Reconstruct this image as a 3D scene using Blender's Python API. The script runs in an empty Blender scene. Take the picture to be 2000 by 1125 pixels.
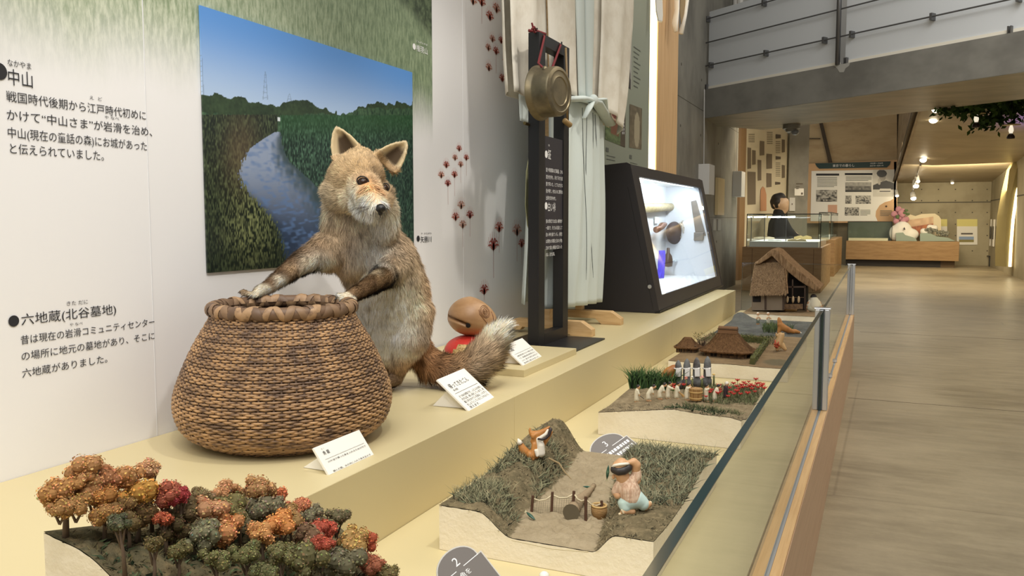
import bpy, bmesh, math, random
import numpy as np
from mathutils import Vector, Matrix
from mathutils.bvhtree import BVHTree

random.seed(7); RNG = np.random.default_rng(7)
SC = bpy.context.scene
COL = SC.collection

# ---------------------------------------------------------------- camera
F, CX, CY, H = 1620.0, 1000.0, 562.5, 0.98
TH = math.atan(131.5 / F); YAW = math.atan(719 / math.hypot(F, 131.5))
cam_d = bpy.data.cameras.new('camera'); cam = bpy.data.objects.new('camera', cam_d); COL.objects.link(cam)
cam_d.sensor_fit = 'HORIZONTAL'; cam_d.sensor_width = 36.0; cam_d.lens = F / 2000.0 * 36.0
cam_d.clip_start = 0.02; cam_d.clip_end = 200
cam.location = (0, 0, H); cam.rotation_euler = (math.pi / 2 - TH, 0, YAW)
SC.camera = cam
SC.view_settings.view_transform = 'Standard'; SC.view_settings.look = 'None'
SC.view_settings.gamma = 1.0; SC.view_settings.exposure = 0.0

# ---------------------------------------------------------------- ambient light and lamps
wd = bpy.data.worlds.new('hall_ambient'); SC.world = wd; wd.use_nodes = True
wd.node_tree.nodes['Background'].inputs[0].default_value = (1.0, 0.95, 0.88, 1)
wd.node_tree.nodes['Background'].inputs[1].default_value = 0.36

def lamp(name, kind, loc, target, energy, color=(1, .93, .82), size=.3, size_y=None, angle=60, blend=.6):
    d = bpy.data.lights.new(name, kind); o = bpy.data.objects.new(name, d); COL.objects.link(o)
    d.energy = energy; d.color = color
    if kind == 'AREA':
        d.size = size
        if size_y: d.shape = 'RECTANGLE'; d.size_y = size_y
    else: d.shadow_soft_size = size
    if kind == 'SPOT': d.spot_size = math.radians(angle); d.spot_blend = blend
    o.location = loc
    o.rotation_euler = (Vector(target) - Vector(loc)).to_track_quat('-Z', 'Y').to_euler()
    return o

lamp('ceiling_softlight', 'AREA', (-0.5, -0.2, 3.9), (-.95, 2.3, .5), 128, (1, .98, .95), 2.6, 4.0)
lamp('hall_softlight', 'AREA', (2.2, 5.5, 4.4), (1.4, 5.6, 0), 84, (1, .92, .78), 2.2, 5.0)
lamp('track_spot', 'SPOT', (0.05, 0.1, 2.9), (-1.2, 0.9, .75), 58, (1, .95, .86), .07, angle=62)
lamp('track_spot', 'SPOT', (0.15, 1.25, 3.0), (-1.15, 1.55, .65), 74, (1, .97, .90), .07, angle=46)
lamp('track_spot', 'SPOT', (0.0, 2.5, 3.0), (-1.15, 2.75, .8), 66, (1, .95, .86), .06, angle=50)
lamp('track_spot', 'SPOT', (0.15, 4.2, 3.0), (-.7, 3.4, .5), 52, (1, .92, .78), .06, angle=56)
lamp('track_spot', 'SPOT', (0.4, 6.2, 2.6), (-.6, 5.3, .4), 18, (1, .88, .7), .06, angle=50)
lamp('back_hall_light', 'AREA', (0.6, 15.2, 2.0), (0.6, 15.6, 0), 125, (1, .88, .68), 3.0, 5.0)
lamp('back_hall_light', 'AREA', (1.3, 17.3, 1.75), (1.6, 19.9, .8), 44, (1, .85, .58), 1.6, .5)
lamp('panel_wall_light', 'AREA', (-1.2, 12.8, 2.3), (-1.95, 13.6, 1.0), 14, (1, .85, .62), .6, 1.0)
lamp('purple_wash', 'SPOT', (1.75, 12.6, 1.75), (2.0, 12.9, 3.0), 16, (.30, .18, 1.0), .1, angle=130)
lamp('gallery_light', 'AREA', (1.2, 6.6, 4.3), (0.4, 8.6, 2.9), 40, (.92, .95, 1.0), 2.0, 1.0)

# ---------------------------------------------------------------- measuring helpers
FW = np.array([-math.sin(YAW) * math.cos(TH), math.cos(YAW) * math.cos(TH), -math.sin(TH)])
RT = np.array([math.cos(YAW), math.sin(YAW), 0.0]); UP = np.cross(RT, FW)
EYE = np.array([0, 0, H])
def ray(px, py): return FW * F + RT * (px - CX) + UP * (CY - py)
def aX(px, py, X): d = ray(px, py); return EYE + d * (X / d[0])
def aY(px, py, Y): d = ray(px, py); return EYE + d * (Y / d[1])
def aZ(px, py, Z): d = ray(px, py); return EYE + d * ((Z - H) / d[2])
def aD(px, py, D): return EYE + ray(px, py) * (D / F)
def proj(P):
    P = np.asarray(P, float) - EYE; z = P @ FW
    return CX + F * (P @ RT) / z, CY - F * (P @ UP) / z

# ---------------------------------------------------------------- materials
def C(r, g, b):
    f = lambda c: (c / 255 / 12.92) if c <= 10.31 else ((c / 255 + .055) / 1.055) ** 2.4
    return (f(r), f(g), f(b))
MATS = {}
class NT:
    def __init__(s, m):
        m.use_nodes = True; s.t = m.node_tree; s.b = s.t.nodes['Principled BSDF']
    def n(s, kind, **kw):
        o = s.t.nodes.new(kind)
        for k, v in kw.items(): setattr(o, k, v)
        return o
    def l(s, a, b): s.t.links.new(a, b)
    def coord(s, stretch=(1, 1, 1), rot=(0, 0, 0)):
        tc = s.n('ShaderNodeTexCoord'); mp = s.n('ShaderNodeMapping')
        mp.inputs['Scale'].default_value = stretch; mp.inputs['Rotation'].default_value = rot
        s.l(tc.outputs['Object'], mp.inputs['Vector']); return mp.outputs['Vector']
    def noise(s, scale, stretch=(1, 1, 1), detail=4, rough=.6):
        t = s.n('ShaderNodeTexNoise'); t.inputs['Scale'].default_value = scale
        t.inputs['Detail'].default_value = detail; t.inputs['Roughness'].default_value = rough
        s.l(s.coord(stretch), t.inputs['Vector']); return t.outputs['Fac']
    def ramp(s, fac, lo, hi):
        r = s.n('ShaderNodeMapRange'); r.inputs['From Min'].default_value = lo; r.inputs['From Max'].default_value = hi
        r.interpolation_type = 'SMOOTHSTEP'; s.l(fac, r.inputs['Value']); return r.outputs['Result']
    def mix(s, fac, a, b):
        m = s.n('ShaderNodeMix', data_type='RGBA')
        if isinstance(fac, (int, float)): m.inputs[0].default_value = fac
        else: s.l(fac, m.inputs[0])
        for i, v in ((6, a), (7, b)):
            if isinstance(v, tuple): m.inputs[i].default_value = (*v, 1)
            else: s.l(v, m.inputs[i])
        return m.outputs[2]
    def math(s, op, a, b=0.0):
        m = s.n('ShaderNodeMath', operation=op)
        for i, v in ((0, a), (1, b)):
            if isinstance(v, (int, float)): m.inputs[i].default_value = v
            else: s.l(v, m.inputs[i])
        return m.outputs[0]

def mat(name, col, rough=.6, metal=0.0, n=None, bump=None, spec=.5, emit=None, estr=1.0, attr=None, alpha=None, trans=0.0):
    """n=(colour2, scale, stretch, lo, hi) noise mottling; bump=(scale, strength, stretch)"""
    if name in MATS: return MATS[name]
    m = bpy.data.materials.new(name); t = NT(m); b = t.b
    b.inputs['Roughness'].default_value = rough; b.inputs['Metallic'].default_value = metal
    b.inputs['Specular IOR Level'].default_value = spec
    b.inputs['Base Color'].default_value = (*col, 1)
    src = None
    if attr:
        a = t.n('ShaderNodeAttribute'); a.attribute_name = attr; src = a.outputs['Color']
        t.l(src, b.inputs['Base Color'])
    if n:
        c2, sc, st, lo, hi = n
        src = t.mix(t.ramp(t.noise(sc, st), lo, hi), src if src else col, c2)
        t.l(src, b.inputs['Base Color'])
    if bump:
        sc, stg, st = bump
        bp = t.n('ShaderNodeBump'); bp.inputs['Strength'].default_value = stg; bp.inputs['Distance'].default_value = .01
        t.l(t.noise(sc, st), bp.inputs['Height']); t.l(bp.outputs['Normal'], b.inputs['Normal'])
    if emit:
        b.inputs['Emission Color'].default_value = (*emit, 1); b.inputs['Emission Strength'].default_value = estr
    if trans: b.inputs['Transmission Weight'].default_value = trans
    if alpha is not None: b.inputs['Alpha'].default_value = alpha
    MATS[name] = m; return m

S1 = (1, 1, 1)
def glass(name, tint=(.93, .97, .95), base=.04):
    """clear pane: light goes straight through, Schlick mirror on top"""
    if name in MATS: return MATS[name]
    m = bpy.data.materials.new(name); t = NT(m); nt = t.t
    out = [x for x in nt.nodes if x.type == 'OUTPUT_MATERIAL'][0]; nt.nodes.remove(t.b)
    g = t.n('ShaderNodeNewGeometry'); dp = t.n('ShaderNodeVectorMath', operation='DOT_PRODUCT')
    t.l(g.outputs['Normal'], dp.inputs[0]); t.l(g.outputs['Incoming'], dp.inputs[1])
    c = t.math('ABSOLUTE', dp.outputs['Value']); p = t.math('POWER', t.math('SUBTRACT', 1.0, c), 5.0)
    fr = t.math('ADD', t.math('MULTIPLY', p, 1 - base), base)
    tr = t.n('ShaderNodeBsdfTransparent'); tr.inputs[0].default_value = (*tint, 1)
    gl = t.n('ShaderNodeBsdfGlossy'); gl.inputs['Roughness'].default_value = .02
    mx = t.n('ShaderNodeMixShader'); t.l(fr, mx.inputs[0]); t.l(tr.outputs[0], mx.inputs[1]); t.l(gl.outputs[0], mx.inputs[2])
    t.l(mx.outputs[0], out.inputs['Surface']); MATS[name] = m; return m

# ---------------------------------------------------------------- mesh building
def sph(nu, nv):
    v = [(0, 0, 1)]; f = []
    for j in range(1, nv):
        a = math.pi * j / nv
        for i in range(nu):
            b = 2 * math.pi * i / nu; v.append((math.sin(a) * math.cos(b), math.sin(a) * math.sin(b), math.cos(a)))
    v.append((0, 0, -1)); L = len(v) - 1
    for i in range(nu):
        f.append((0, 1 + i, 1 + (i + 1) % nu)); q = 1 + (nv - 2) * nu
        f.append((L, q + (i + 1) % nu, q + i))
        for j in range(nv - 2):
            a = 1 + j * nu
            f.append((a + i, a + nu + i, a + nu + (i + 1) % nu, a + (i + 1) % nu))
    return np.array(v), f
_TXT = {}
class MB:
    def __init__(s): s.v = []; s.f = []; s.m = []; s.n = 0; s.c = []
    def add(s, v, f, mi=0, col=None):
        v = np.asarray(v, float).reshape(-1, 3); s.v.append(v)
        k = s.n; s.f += [tuple(int(i) + k for i in q) for q in f]; s.m += [mi] * len(f); s.n += len(v)
        s.c.append(np.tile(np.array(col if col is not None else (1, 1, 1), float), (len(v), 1)) if np.ndim(col) < 2 else np.asarray(col, float))
        return s
    def box(s, x0, x1, y0, y1, z0, z1, mi=0, col=None, M=None):
        v = np.array([(x, y, z) for x in (x0, x1) for y in (y0, y1) for z in (z0, z1)], float)
        if M is not None: v = xf(v, M)
        return s.add(v, [(0, 1, 3, 2), (4, 6, 7, 5), (0, 4, 5, 1), (2, 3, 7, 6), (0, 2, 6, 4), (1, 5, 7, 3)], mi, col)
    def prism(s, poly, off, mi=0, col=None):
        p = np.asarray(poly, float); n = len(p); o = np.asarray(off, float)
        f = [tuple(range(n)), tuple(range(2 * n - 1, n - 1, -1))] + [(i, n + i, n + (i + 1) % n, (i + 1) % n) for i in range(n)]
        return s.add(np.vstack([p, p + o]), f, mi, col)
    def tube(s, pts, r, n=8, mi=0, col=None, cap=True, flat=1.0):
        P = np.asarray(pts, float); k = len(P); R = np.broadcast_to(np.asarray(r, float), (k,))
        T = np.gradient(P, axis=0); T /= np.linalg.norm(T, axis=1)[:, None] + 1e-12
        u = np.cross(T[0], (0, 0, 1));  u = u if np.linalg.norm(u) > .05 else np.cross(T[0], (1, 0, 0)); u /= np.linalg.norm(u)
        V = []; a = np.linspace(0, 2 * math.pi, n, endpoint=False)
        for i in range(k):
            u = u - T[i] * (u @ T[i]); u /= np.linalg.norm(u) + 1e-12; w = np.cross(T[i], u)
            V.append(P[i] + R[i] * (np.cos(a)[:, None] * u + flat * np.sin(a)[:, None] * w))
        f = [(i * n + j, i * n + (j + 1) % n, (i + 1) * n + (j + 1) % n, (i + 1) * n + j) for i in range(k - 1) for j in range(n)]
        if cap: f += [tuple(range(n - 1, -1, -1)), tuple(range((k - 1) * n, k * n))]
        return s.add(np.vstack(V), f, mi, col)
    def lathe(s, prof, cen=(0, 0, 0), n=24, mi=0, col=None, M=None):
        a = np.linspace(0, 2 * math.pi, n, endpoint=False); V = []
        for r, z in prof: V.append(np.stack([r * np.cos(a), r * np.sin(a), np.full(n, z)], 1))
        V = np.vstack(V); k = len(prof)
        if M is not None: V = xf(V, M)
        f = [(i * n + j, i * n + (j + 1) % n, (i + 1) * n + (j + 1) % n, (i + 1) * n + j) for i in range(k - 1) for j in range(n)]
        if prof[0][0] > 1e-6: f.append(tuple(range(n - 1, -1, -1)))
        if prof[-1][0] > 1e-6: f.append(tuple(range((k - 1) * n, k * n)))
        return s.add(V + np.asarray(cen, float), f, mi, col)
    def ell(s, c, r, mi=0, col=None, M=None, n=(16, 10)):
        v, f = sph(*n); v = v * np.asarray(r, float)
        if M is not None: v = xf(v, M)
        return s.add(v + np.asarray(c, float), f, mi, col)
    def grid(s, P, mi=0, col=None, closeu=False):
        P = np.asarray(P, float); a, b = P.shape[:2]
        f = [(i * b + j, (i + 1) * b + j, (i + 1) * b + j + 1, i * b + j + 1) for i in range(a - 1) for j in range(b - 1)]
        if closeu: f += [((a - 1) * b + j, j, j + 1, (a - 1) * b + j + 1) for j in range(b - 1)]
        return s.add(P.reshape(-1, 3), f, mi, None if col is None else col)
    def text(s, t, size, o, xd, yd, mi=0, sx=1.0, center=False, col=None):
        if t not in _TXT:
            cu = bpy.data.curves.new('t', 'FONT'); cu.body = t; cu.size = 1.0; cu.resolution_u = 3; cu.fill_mode = 'FRONT'
            ob = bpy.data.objects.new('t', cu); COL.objects.link(ob)
            dg = bpy.context.evaluated_depsgraph_get(); dg.update(); me = bpy.data.meshes.new_from_object(ob.evaluated_get(dg))
            V = np.array([q.co[:2] for q in me.vertices]).reshape(-1, 2); Fc = [tuple(q.vertices) for q in me.polygons]
            bpy.data.objects.remove(ob); bpy.data.curves.remove(cu); bpy.data.meshes.remove(me); _TXT[t] = (V, Fc)
        V, Fc = _TXT[t]
        if not len(V): return 0
        V = V * size * np.array([sx, 1.0]); w = V[:, 0].max()
        if center: V = V - [w / 2, 0]
        xd = np.asarray(xd, float); yd = np.asarray(yd, float)
        s.add(np.asarray(o, float) + V[:, :1] * xd + V[:, 1:] * yd, Fc, mi, col); return w
    def build(s, name, mats, parent=None, smooth=False, bevel=0.0, colattr=False, local=False, solid=0.0, sub=0, autos=None):
        me = bpy.data.meshes.new(name)
        V = np.vstack(s.v) if s.v else np.zeros((0, 3)); me.from_pydata(V.tolist(), [], s.f)
        for m in (mats if isinstance(mats, (list, tuple)) else [mats]): me.materials.append(m)
        me.polygons.foreach_set('material_index', s.m)
        if smooth: me.polygons.foreach_set('use_smooth', [True] * len(s.f))
        if colattr:
            at = me.color_attributes.new('Col', 'FLOAT_COLOR', 'POINT'); c = np.vstack(s.c)
            at.data.foreach_set('color', np.hstack([c, np.ones((len(c), 1))]).astype(np.float32).ravel())
        me.update(); bm = bmesh.new(); bm.from_mesh(me); bmesh.ops.recalc_face_normals(bm, faces=bm.faces); bm.to_mesh(me); bm.free()
        o = bpy.data.objects.new(name, me); COL.objects.link(o)
        if autos is not None and hasattr(me, 'set_sharp_from_angle'): me.set_sharp_from_angle(angle=math.radians(autos))
        if parent is not None: attach(o, parent, local)
        if solid: md = o.modifiers.new('thickness', 'SOLIDIFY'); md.thickness = solid; md.offset = 0
        if bevel: md = o.modifiers.new('edge', 'BEVEL'); md.width = bevel; md.segments = 2; md.limit_method = 'ANGLE'
        if sub: md = o.modifiers.new('smooth', 'SUBSURF'); md.levels = md.render_levels = sub
        return o
def xf(v, M): M = np.array(M); return v @ M[:3, :3].T + M[:3, 3]
def attach(o, parent, local=False):
    """local: vertices are already relative to the thing; else they are in world coordinates"""
    o.parent = parent
    if not local and parent.type == 'EMPTY': o.matrix_parent_inverse = Matrix.Translation(-Vector(parent.location))
def tag(o, label, cat, group=None):
    o['label'] = label; o['category'] = cat
    if group: o['group'] = group
    return o
def thing(name, label, cat, loc=(0, 0, 0), group=None, rz=0.0):
    o = bpy.data.objects.new(name, None); COL.objects.link(o); o.empty_display_size = .05
    o.location = loc; o.rotation_euler = (0, 0, rz)
    return tag(o, label, cat, group)
def struct(o): o['kind'] = 'structure'; return o
def stuff(o): o['kind'] = 'stuff'; return o

def capsules(chains):
    """chains: list of [(x,y,z,r),...]; overlapping closed spheres and cones"""
    b = MB(); sv, sf = sph(18, 12)
    for ch in chains:
        for i, (x, y, z, r) in enumerate(ch):
            b.add(sv * r + (x, y, z), sf)
            if i:
                p, q = np.array(ch[i - 1]), np.array(ch[i]); L = np.linalg.norm(q[:3] - p[:3]); k = max(1, int(L / (.3 * min(p[3], q[3]))))
                for t in np.linspace(0, 1, k + 1)[1:-1]:
                    w = p * (1 - t) + q * t; b.add(sv * w[3] + w[:3], sf)
    return b
def blob(b, voxel, smooth=4, fac=.5):
    """union of overlapping closed shells as ONE continuous surface"""
    o = b.build('tmp', []); md = o.modifiers.new('r', 'REMESH'); md.mode = 'VOXEL'; md.voxel_size = voxel
    if smooth: s = o.modifiers.new('s', 'SMOOTH'); s.factor = fac; s.iterations = smooth
    dg = bpy.context.evaluated_depsgraph_get(); dg.update(); me = bpy.data.meshes.new_from_object(o.evaluated_get(dg))
    me.polygons.foreach_set('use_smooth', [True] * len(me.polygons))
    old = o.data; bpy.data.objects.remove(o); bpy.data.meshes.remove(old); return me
def mesh_obj(name, me, m, parent=None, local=False):
    o = bpy.data.objects.new(name, me); COL.objects.link(o); me.materials.clear()
    for x in (m if isinstance(m, (list, tuple)) else [m]): me.materials.append(x)
    if parent is not None: attach(o, parent, local)
    return o
def marr(me):
    V = np.empty(len(me.vertices) * 3); me.vertices.foreach_get('co', V); V = V.reshape(-1, 3)
    N = np.empty(len(me.vertices) * 3); me.vertices.foreach_get('normal', N); N = N.reshape(-1, 3)
    me.calc_loop_triangles(); T = np.empty(len(me.loop_triangles) * 3, dtype=np.int32); me.loop_triangles.foreach_get('vertices', T)
    return V, N, T.reshape(-1, 3)
def setcol(me, c):
    at = me.color_attributes.new('Col', 'FLOAT_COLOR', 'POINT')
    at.data.foreach_set('color', np.hstack([c, np.ones((len(c), 1))]).astype(np.float32).ravel())
def nz(v): return v / (np.linalg.norm(v, axis=-1, keepdims=True) + 1e-9)
def vnoise(P, s, seed=0):
    """cheap smooth 3-D value noise in 0..1"""
    Q = np.asarray(P, float) * s + seed * 17.31; i = np.floor(Q).astype(np.int64); f = Q - i; f = f * f * (3 - 2 * f); out = 0
    for dx in (0, 1):
        for dy in (0, 1):
            for dz in (0, 1):
                h = ((i[..., 0] + dx) * 73856093) ^ ((i[..., 1] + dy) * 19349663) ^ ((i[..., 2] + dz) * 83492791)
                h = (h * 2654435761) & 0xffffffff; h = ((h >> 13) ^ h) * 1274126177 & 0xffffffff; h = (h ^ (h >> 16)) & 0xffff
                w = (f[..., 0] if dx else 1 - f[..., 0]) * (f[..., 1] if dy else 1 - f[..., 1]) * (f[..., 2] if dz else 1 - f[..., 2])
                out = out + w * h / 65535.0
    return out
def fast_mesh(name, V, quads=None, tris=None, col=None, nrm=None, smooth=False):
    me = bpy.data.meshes.new(name); me.vertices.add(len(V)); me.vertices.foreach_set('co', np.asarray(V, np.float32).ravel())
    nq = 0 if quads is None else len(quads); ntr = 0 if tris is None else len(tris)
    li = np.concatenate([np.asarray(quads, np.int32).ravel() if nq else np.zeros(0, np.int32), np.asarray(tris, np.int32).ravel() if ntr else np.zeros(0, np.int32)])
    me.loops.add(len(li)); me.loops.foreach_set('vertex_index', li)
    tot = np.concatenate([np.full(nq, 4), np.full(ntr, 3)]).astype(np.int32); st = np.concatenate([[0], np.cumsum(tot)[:-1]]).astype(np.int32)
    me.polygons.add(nq + ntr); me.polygons.foreach_set('loop_start', st)
    try: me.polygons.foreach_set('loop_total', tot)
    except Exception: pass
    me.update(calc_edges=True); me.validate()
    if smooth: me.polygons.foreach_set('use_smooth', [True] * (nq + ntr))
    if col is not None: setcol(me, col)
    if nrm is not None:
        a = me.attributes.new('sn', 'FLOAT_VECTOR', 'POINT'); a.data.foreach_set('vector', np.asarray(nrm, np.float32).ravel())
    return me
def strands(name, P, D, L, W, N, col, tipcol, m, parent, local=False, droop=None, side=None):
    """thin tapered blades: roots P, unit directions D, lengths L, widths W, shading normals N"""
    n = len(P); L = L[:, None]; W = np.broadcast_to(W, (n,))[:, None]
    s = side if side is not None else nz(np.cross(D, N + RNG.normal(0, .25, (n, 3))))
    dr = 0 if droop is None else droop
    m1 = P + D * L * .55 + dr * L * .25; t1 = P + D * L + dr * L
    V = np.stack([P - s * W / 2, P + s * W / 2, m1 + s * W * .38, m1 - s * W * .38, t1], 1).reshape(-1, 3)
    k = np.arange(n)[:, None] * 5
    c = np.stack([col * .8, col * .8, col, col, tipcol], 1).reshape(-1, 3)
    me = fast_mesh(name, V, k + [[0, 1, 2, 3]], k + [[3, 2, 4]], c, np.repeat(N, 5, 0))
    return stuff(mesh_obj(name, me, m, parent, local))
def fur_mat(name, rough=.75):
    m = mat(name, (1, 1, 1), rough, spec=.2, attr='Col'); t = NT(m)
    a = t.n('ShaderNodeAttribute'); a.attribute_name = 'sn'; t.l(a.outputs['Vector'], t.b.inputs['Normal']); return m
def samp(V, N, T, n, wt=None):
    a = V[T[:, 0]]; b = V[T[:, 1]]; c = V[T[:, 2]]; ar = np.linalg.norm(np.cross(b - a, c - a), axis=1)
    if wt is not None: ar = ar * wt(a)
    i = RNG.choice(len(T), n, p=ar / ar.sum()); u = RNG.random((n, 2)); fl = u.sum(1) > 1; u[fl] = 1 - u[fl]; u1, u2 = u[:, :1], u[:, 1:]
    return a[i] + (b[i] - a[i]) * u1 + (c[i] - a[i]) * u2, nz(N[T[i, 0]] * (1 - u1 - u2) + N[T[i, 1]] * u1 + N[T[i, 2]] * u2)
def copy_thing(root, loc, rz, label=None, group=None, scale=None):
    """a copy of a thing with copies of its parts and sub-parts"""
    r = root.copy(); COL.objects.link(r); r.location = loc; r.rotation_euler = (0, 0, rz)
    if scale: r.scale = (scale,) * 3
    if label: r['label'] = label
    if group: r['group'] = group
    for ch in list(root.children):
        c = ch.copy(); COL.objects.link(c); c.parent = r
        for g in ch.children:
            d = g.copy(); COL.objects.link(d); d.parent = c
    return r
def smooth01(x, a, b): t = np.clip((x - a) / (b - a), 0, 1); return t * t * (3 - 2 * t)
# ================================================================ THE ROOM
XW, XF, ZS, ZP = -1.465, -.90, .50, .338        # mural wall, shelf front, shelf top, platform top
# floor: polished concrete
m = bpy.data.materials.new('polished_concrete'); t = NT(m); MATS['floor'] = m
big = t.ramp(t.noise(1.1, S1, 5), .35, .68); st_ = t.ramp(t.noise(1.6, (2.2, 9, 1), 6, .7), .35, .72); fine = t.noise(60, S1, 3)
c = t.mix(big, C(172, 158, 130), C(138, 125, 100)); c = t.mix(t.math('MULTIPLY', st_, .55), c, C(192, 177, 146)); c = t.mix(t.math('MULTIPLY', fine, .3), c, C(112, 101, 82))
wv = t.n('ShaderNodeTexVoronoi', feature='DISTANCE_TO_EDGE'); wv.inputs['Scale'].default_value = .55; t.l(t.coord((1, 1, 0)), wv.inputs['Vector'])
c = t.mix(t.math('MULTIPLY', t.ramp(wv.outputs['Distance'], .004, 0), .28), c, C(86, 76, 60))
t.l(c, t.b.inputs['Base Color']); t.b.inputs['Roughness'].default_value = .34
rr = t.n('ShaderNodeMapRange'); t.l(t.noise(3.5, (1, 5, 1)), rr.inputs['Value']); rr.inputs['To Min'].default_value = .22; rr.inputs['To Max'].default_value = .5; t.l(rr.outputs[0], t.b.inputs['Roughness'])
struct(MB().box(-3.2, 6.0, -4, 21.2, -.1, 0).build('floor', m))
b = MB(); b.box(-.13, 6, 1.86, 1.866, 0, .0006); b.box(-.13, 6, 4.9, 4.906, 0, .0006); b.box(-.13, 6, 7.9, 7.907, 0, .0006)
struct(b.build('trim_1', mat('joint', C(92, 80, 62), .7)))
# mural wall: white print with a green meadow along the top, green-grey at its far end
m = bpy.data.materials.new('mural_print'); t = NT(m)
sx = t.n('ShaderNodeSeparateXYZ'); tc = t.n('ShaderNodeTexCoord'); t.l(tc.outputs['Object'], sx.inputs[0]); Yc, Zc = sx.outputs['Y'], sx.outputs['Z']
wob = t.math('MULTIPLY', t.math('SUBTRACT', t.noise(5, (1, 1, .5)), .5), .10)
zz = t.math('ADD', Zc, wob)
gm = t.math('MULTIPLY', t.ramp(zz, 1.24, 1.46), t.ramp(Yc, 2.618, 2.612))
bl = t.ramp(t.noise(34, (1, 3.2, .75), 5, .7), .3, .7)
g1 = t.mix(bl, C(142, 158, 126), C(208, 214, 190)); g2 = t.mix(bl, C(100, 120, 92), C(152, 168, 136))
g = t.mix(t.ramp(t.math('ADD', Yc, t.math('MULTIPLY', Zc, .5)), 1.9, 3.1), g1, g2)
hill = t.ramp(t.math('ADD', t.math('SUBTRACT', Zc, t.math('MULTIPLY', t.math('SUBTRACT', 2.615, Yc), .38)), wob), 1.585, 1.65)
g = t.mix(hill, g, t.mix(t.ramp(t.noise(40), .35, .65), C(52, 66, 50), C(100, 116, 88)))
base = t.mix(t.ramp(Yc, 2.85, 4.3), C(240, 239, 240), C(146, 152, 136))
c = t.mix(gm, base, g)
t.l(c, t.b.inputs['Base Color']); t.b.inputs['Roughness'].default_value = .42; t.b.inputs['Specular IOR Level'].default_value = .35
wl = struct(MB().box(XW - .12, XW, -2.2, 5.62, 0, 3.8).build('wall_left', m))
INK = mat('black_ink', C(38, 38, 42), .6)
YD, ZD = (0, 1, 0), (0, 0, 1)
def wtext(b, s, px, py, size, lines=None, sx=1.0): b.text(s, size, aX(px, py, XW + .0015), YD, ZD, sx=sx)
def wfit(b, s, p0, p1, size, mi=0, X=XW + .0015):
    """text starting at wall pixel p0 whose width reaches p1"""
    a, e = aX(*p0, X), aX(*p1, X); tmp = MB(); w = tmp.text(s, size, (0, 0, 0), YD, ZD)
    b.text(s, size, a, YD, (0, 0, 1), mi, sx=(e[1] - a[1]) / w)
b = MB()
wfit(b, 'なかやま', (14, 127), (61, 132), .014); wfit(b, '中山', (14, 162), (64, 165), .032)
b.add(*[np.array([aX(-2, 139, XW + .0015) + .0155 * np.array((0, math.cos(a), math.sin(a))) for a in np.linspace(0, 2 * math.pi, 24, endpoint=False)]), [tuple(range(24))]])
wfit(b, '戦国時代後期から江戸時代初めに', (12, 196), (285, 228), .0215); wfit(b, 'え  ど', (174, 193), (200, 196), .0085)
wfit(b, 'かけて“中山さま”が岩滑を治め、', (12, 232), (297, 257), .0215); wfit(b, 'や なべ', (204, 231), (233, 233), .0075)
wfit(b, '中山(現在の童話の森)にお城があった', (14, 267), (287, 286), .0215)
wfit(b, 'と伝えられていました。', (16, 298), (203, 309), .0215)
b.add(np.array([aX(27, 627, XW + .0015) + .0105 * np.array((0, math.cos(a), math.sin(a))) for a in np.linspace(0, 2 * math.pi, 24, endpoint=False)]), [tuple(range(24))])
wfit(b, '六地蔵(北谷墓地)', (41, 634), (227, 613), .0235); wfit(b, 'きた だに', (129, 597), (172, 593), .010)
wfit(b, '昔は現在の岩滑コミュニティセンター', (40, 672), (302, 638), .0185); wfit(b, 'や なべ', (136, 637), (162, 634), .007)
wfit(b, 'の場所に地元の墓地があり、そこに', (41, 704), (302, 665), .0185)
wfit(b, '六地蔵がありました。', (43, 737), (210, 710), .0185)
b.add(np.array([aX(817, 466, XW + .0015) + np.array((0, .0105 * math.cos(a), .0105 * math.sin(a))) for a in np.linspace(0, 2 * math.pi, 20, endpoint=False)]), [tuple(range(20))])
wfit(b, '矢勝川', (821, 473), (843, 472), .024); wfit(b, 'や  かちがわ', (822, 458), (843, 458), .008)
o = b.build('wall_lettering', INK, wl); struct(o)
b = MB()
b.add(np.array([aX(809, 91, XW + .0015) + .0105 * np.array((0, math.cos(a), math.sin(a))) for a in np.linspace(0, 2 * math.pi, 20, endpoint=False)]), [tuple(range(20))])
wfit(b, '権現山', (813, 98), (835, 104), .024); wfit(b, 'ごんげんやま', (812, 81), (835, 87), .008)
o = b.build('wall_lettering', mat('white_ink', C(245, 245, 245), .6), wl); struct(o)
# panel seams in the mural
b = MB()
for px, y0, y1 in ((290, 100, 1000), (905, 0, 700)):
    yy = aX(px, 350, XW)[1]; b.box(XW, XW + .0006, yy - .0012, yy + .0012, ZS, 3.0)
struct(b.build('trim_2', mat('seam', C(226, 226, 229), .5)))
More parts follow.
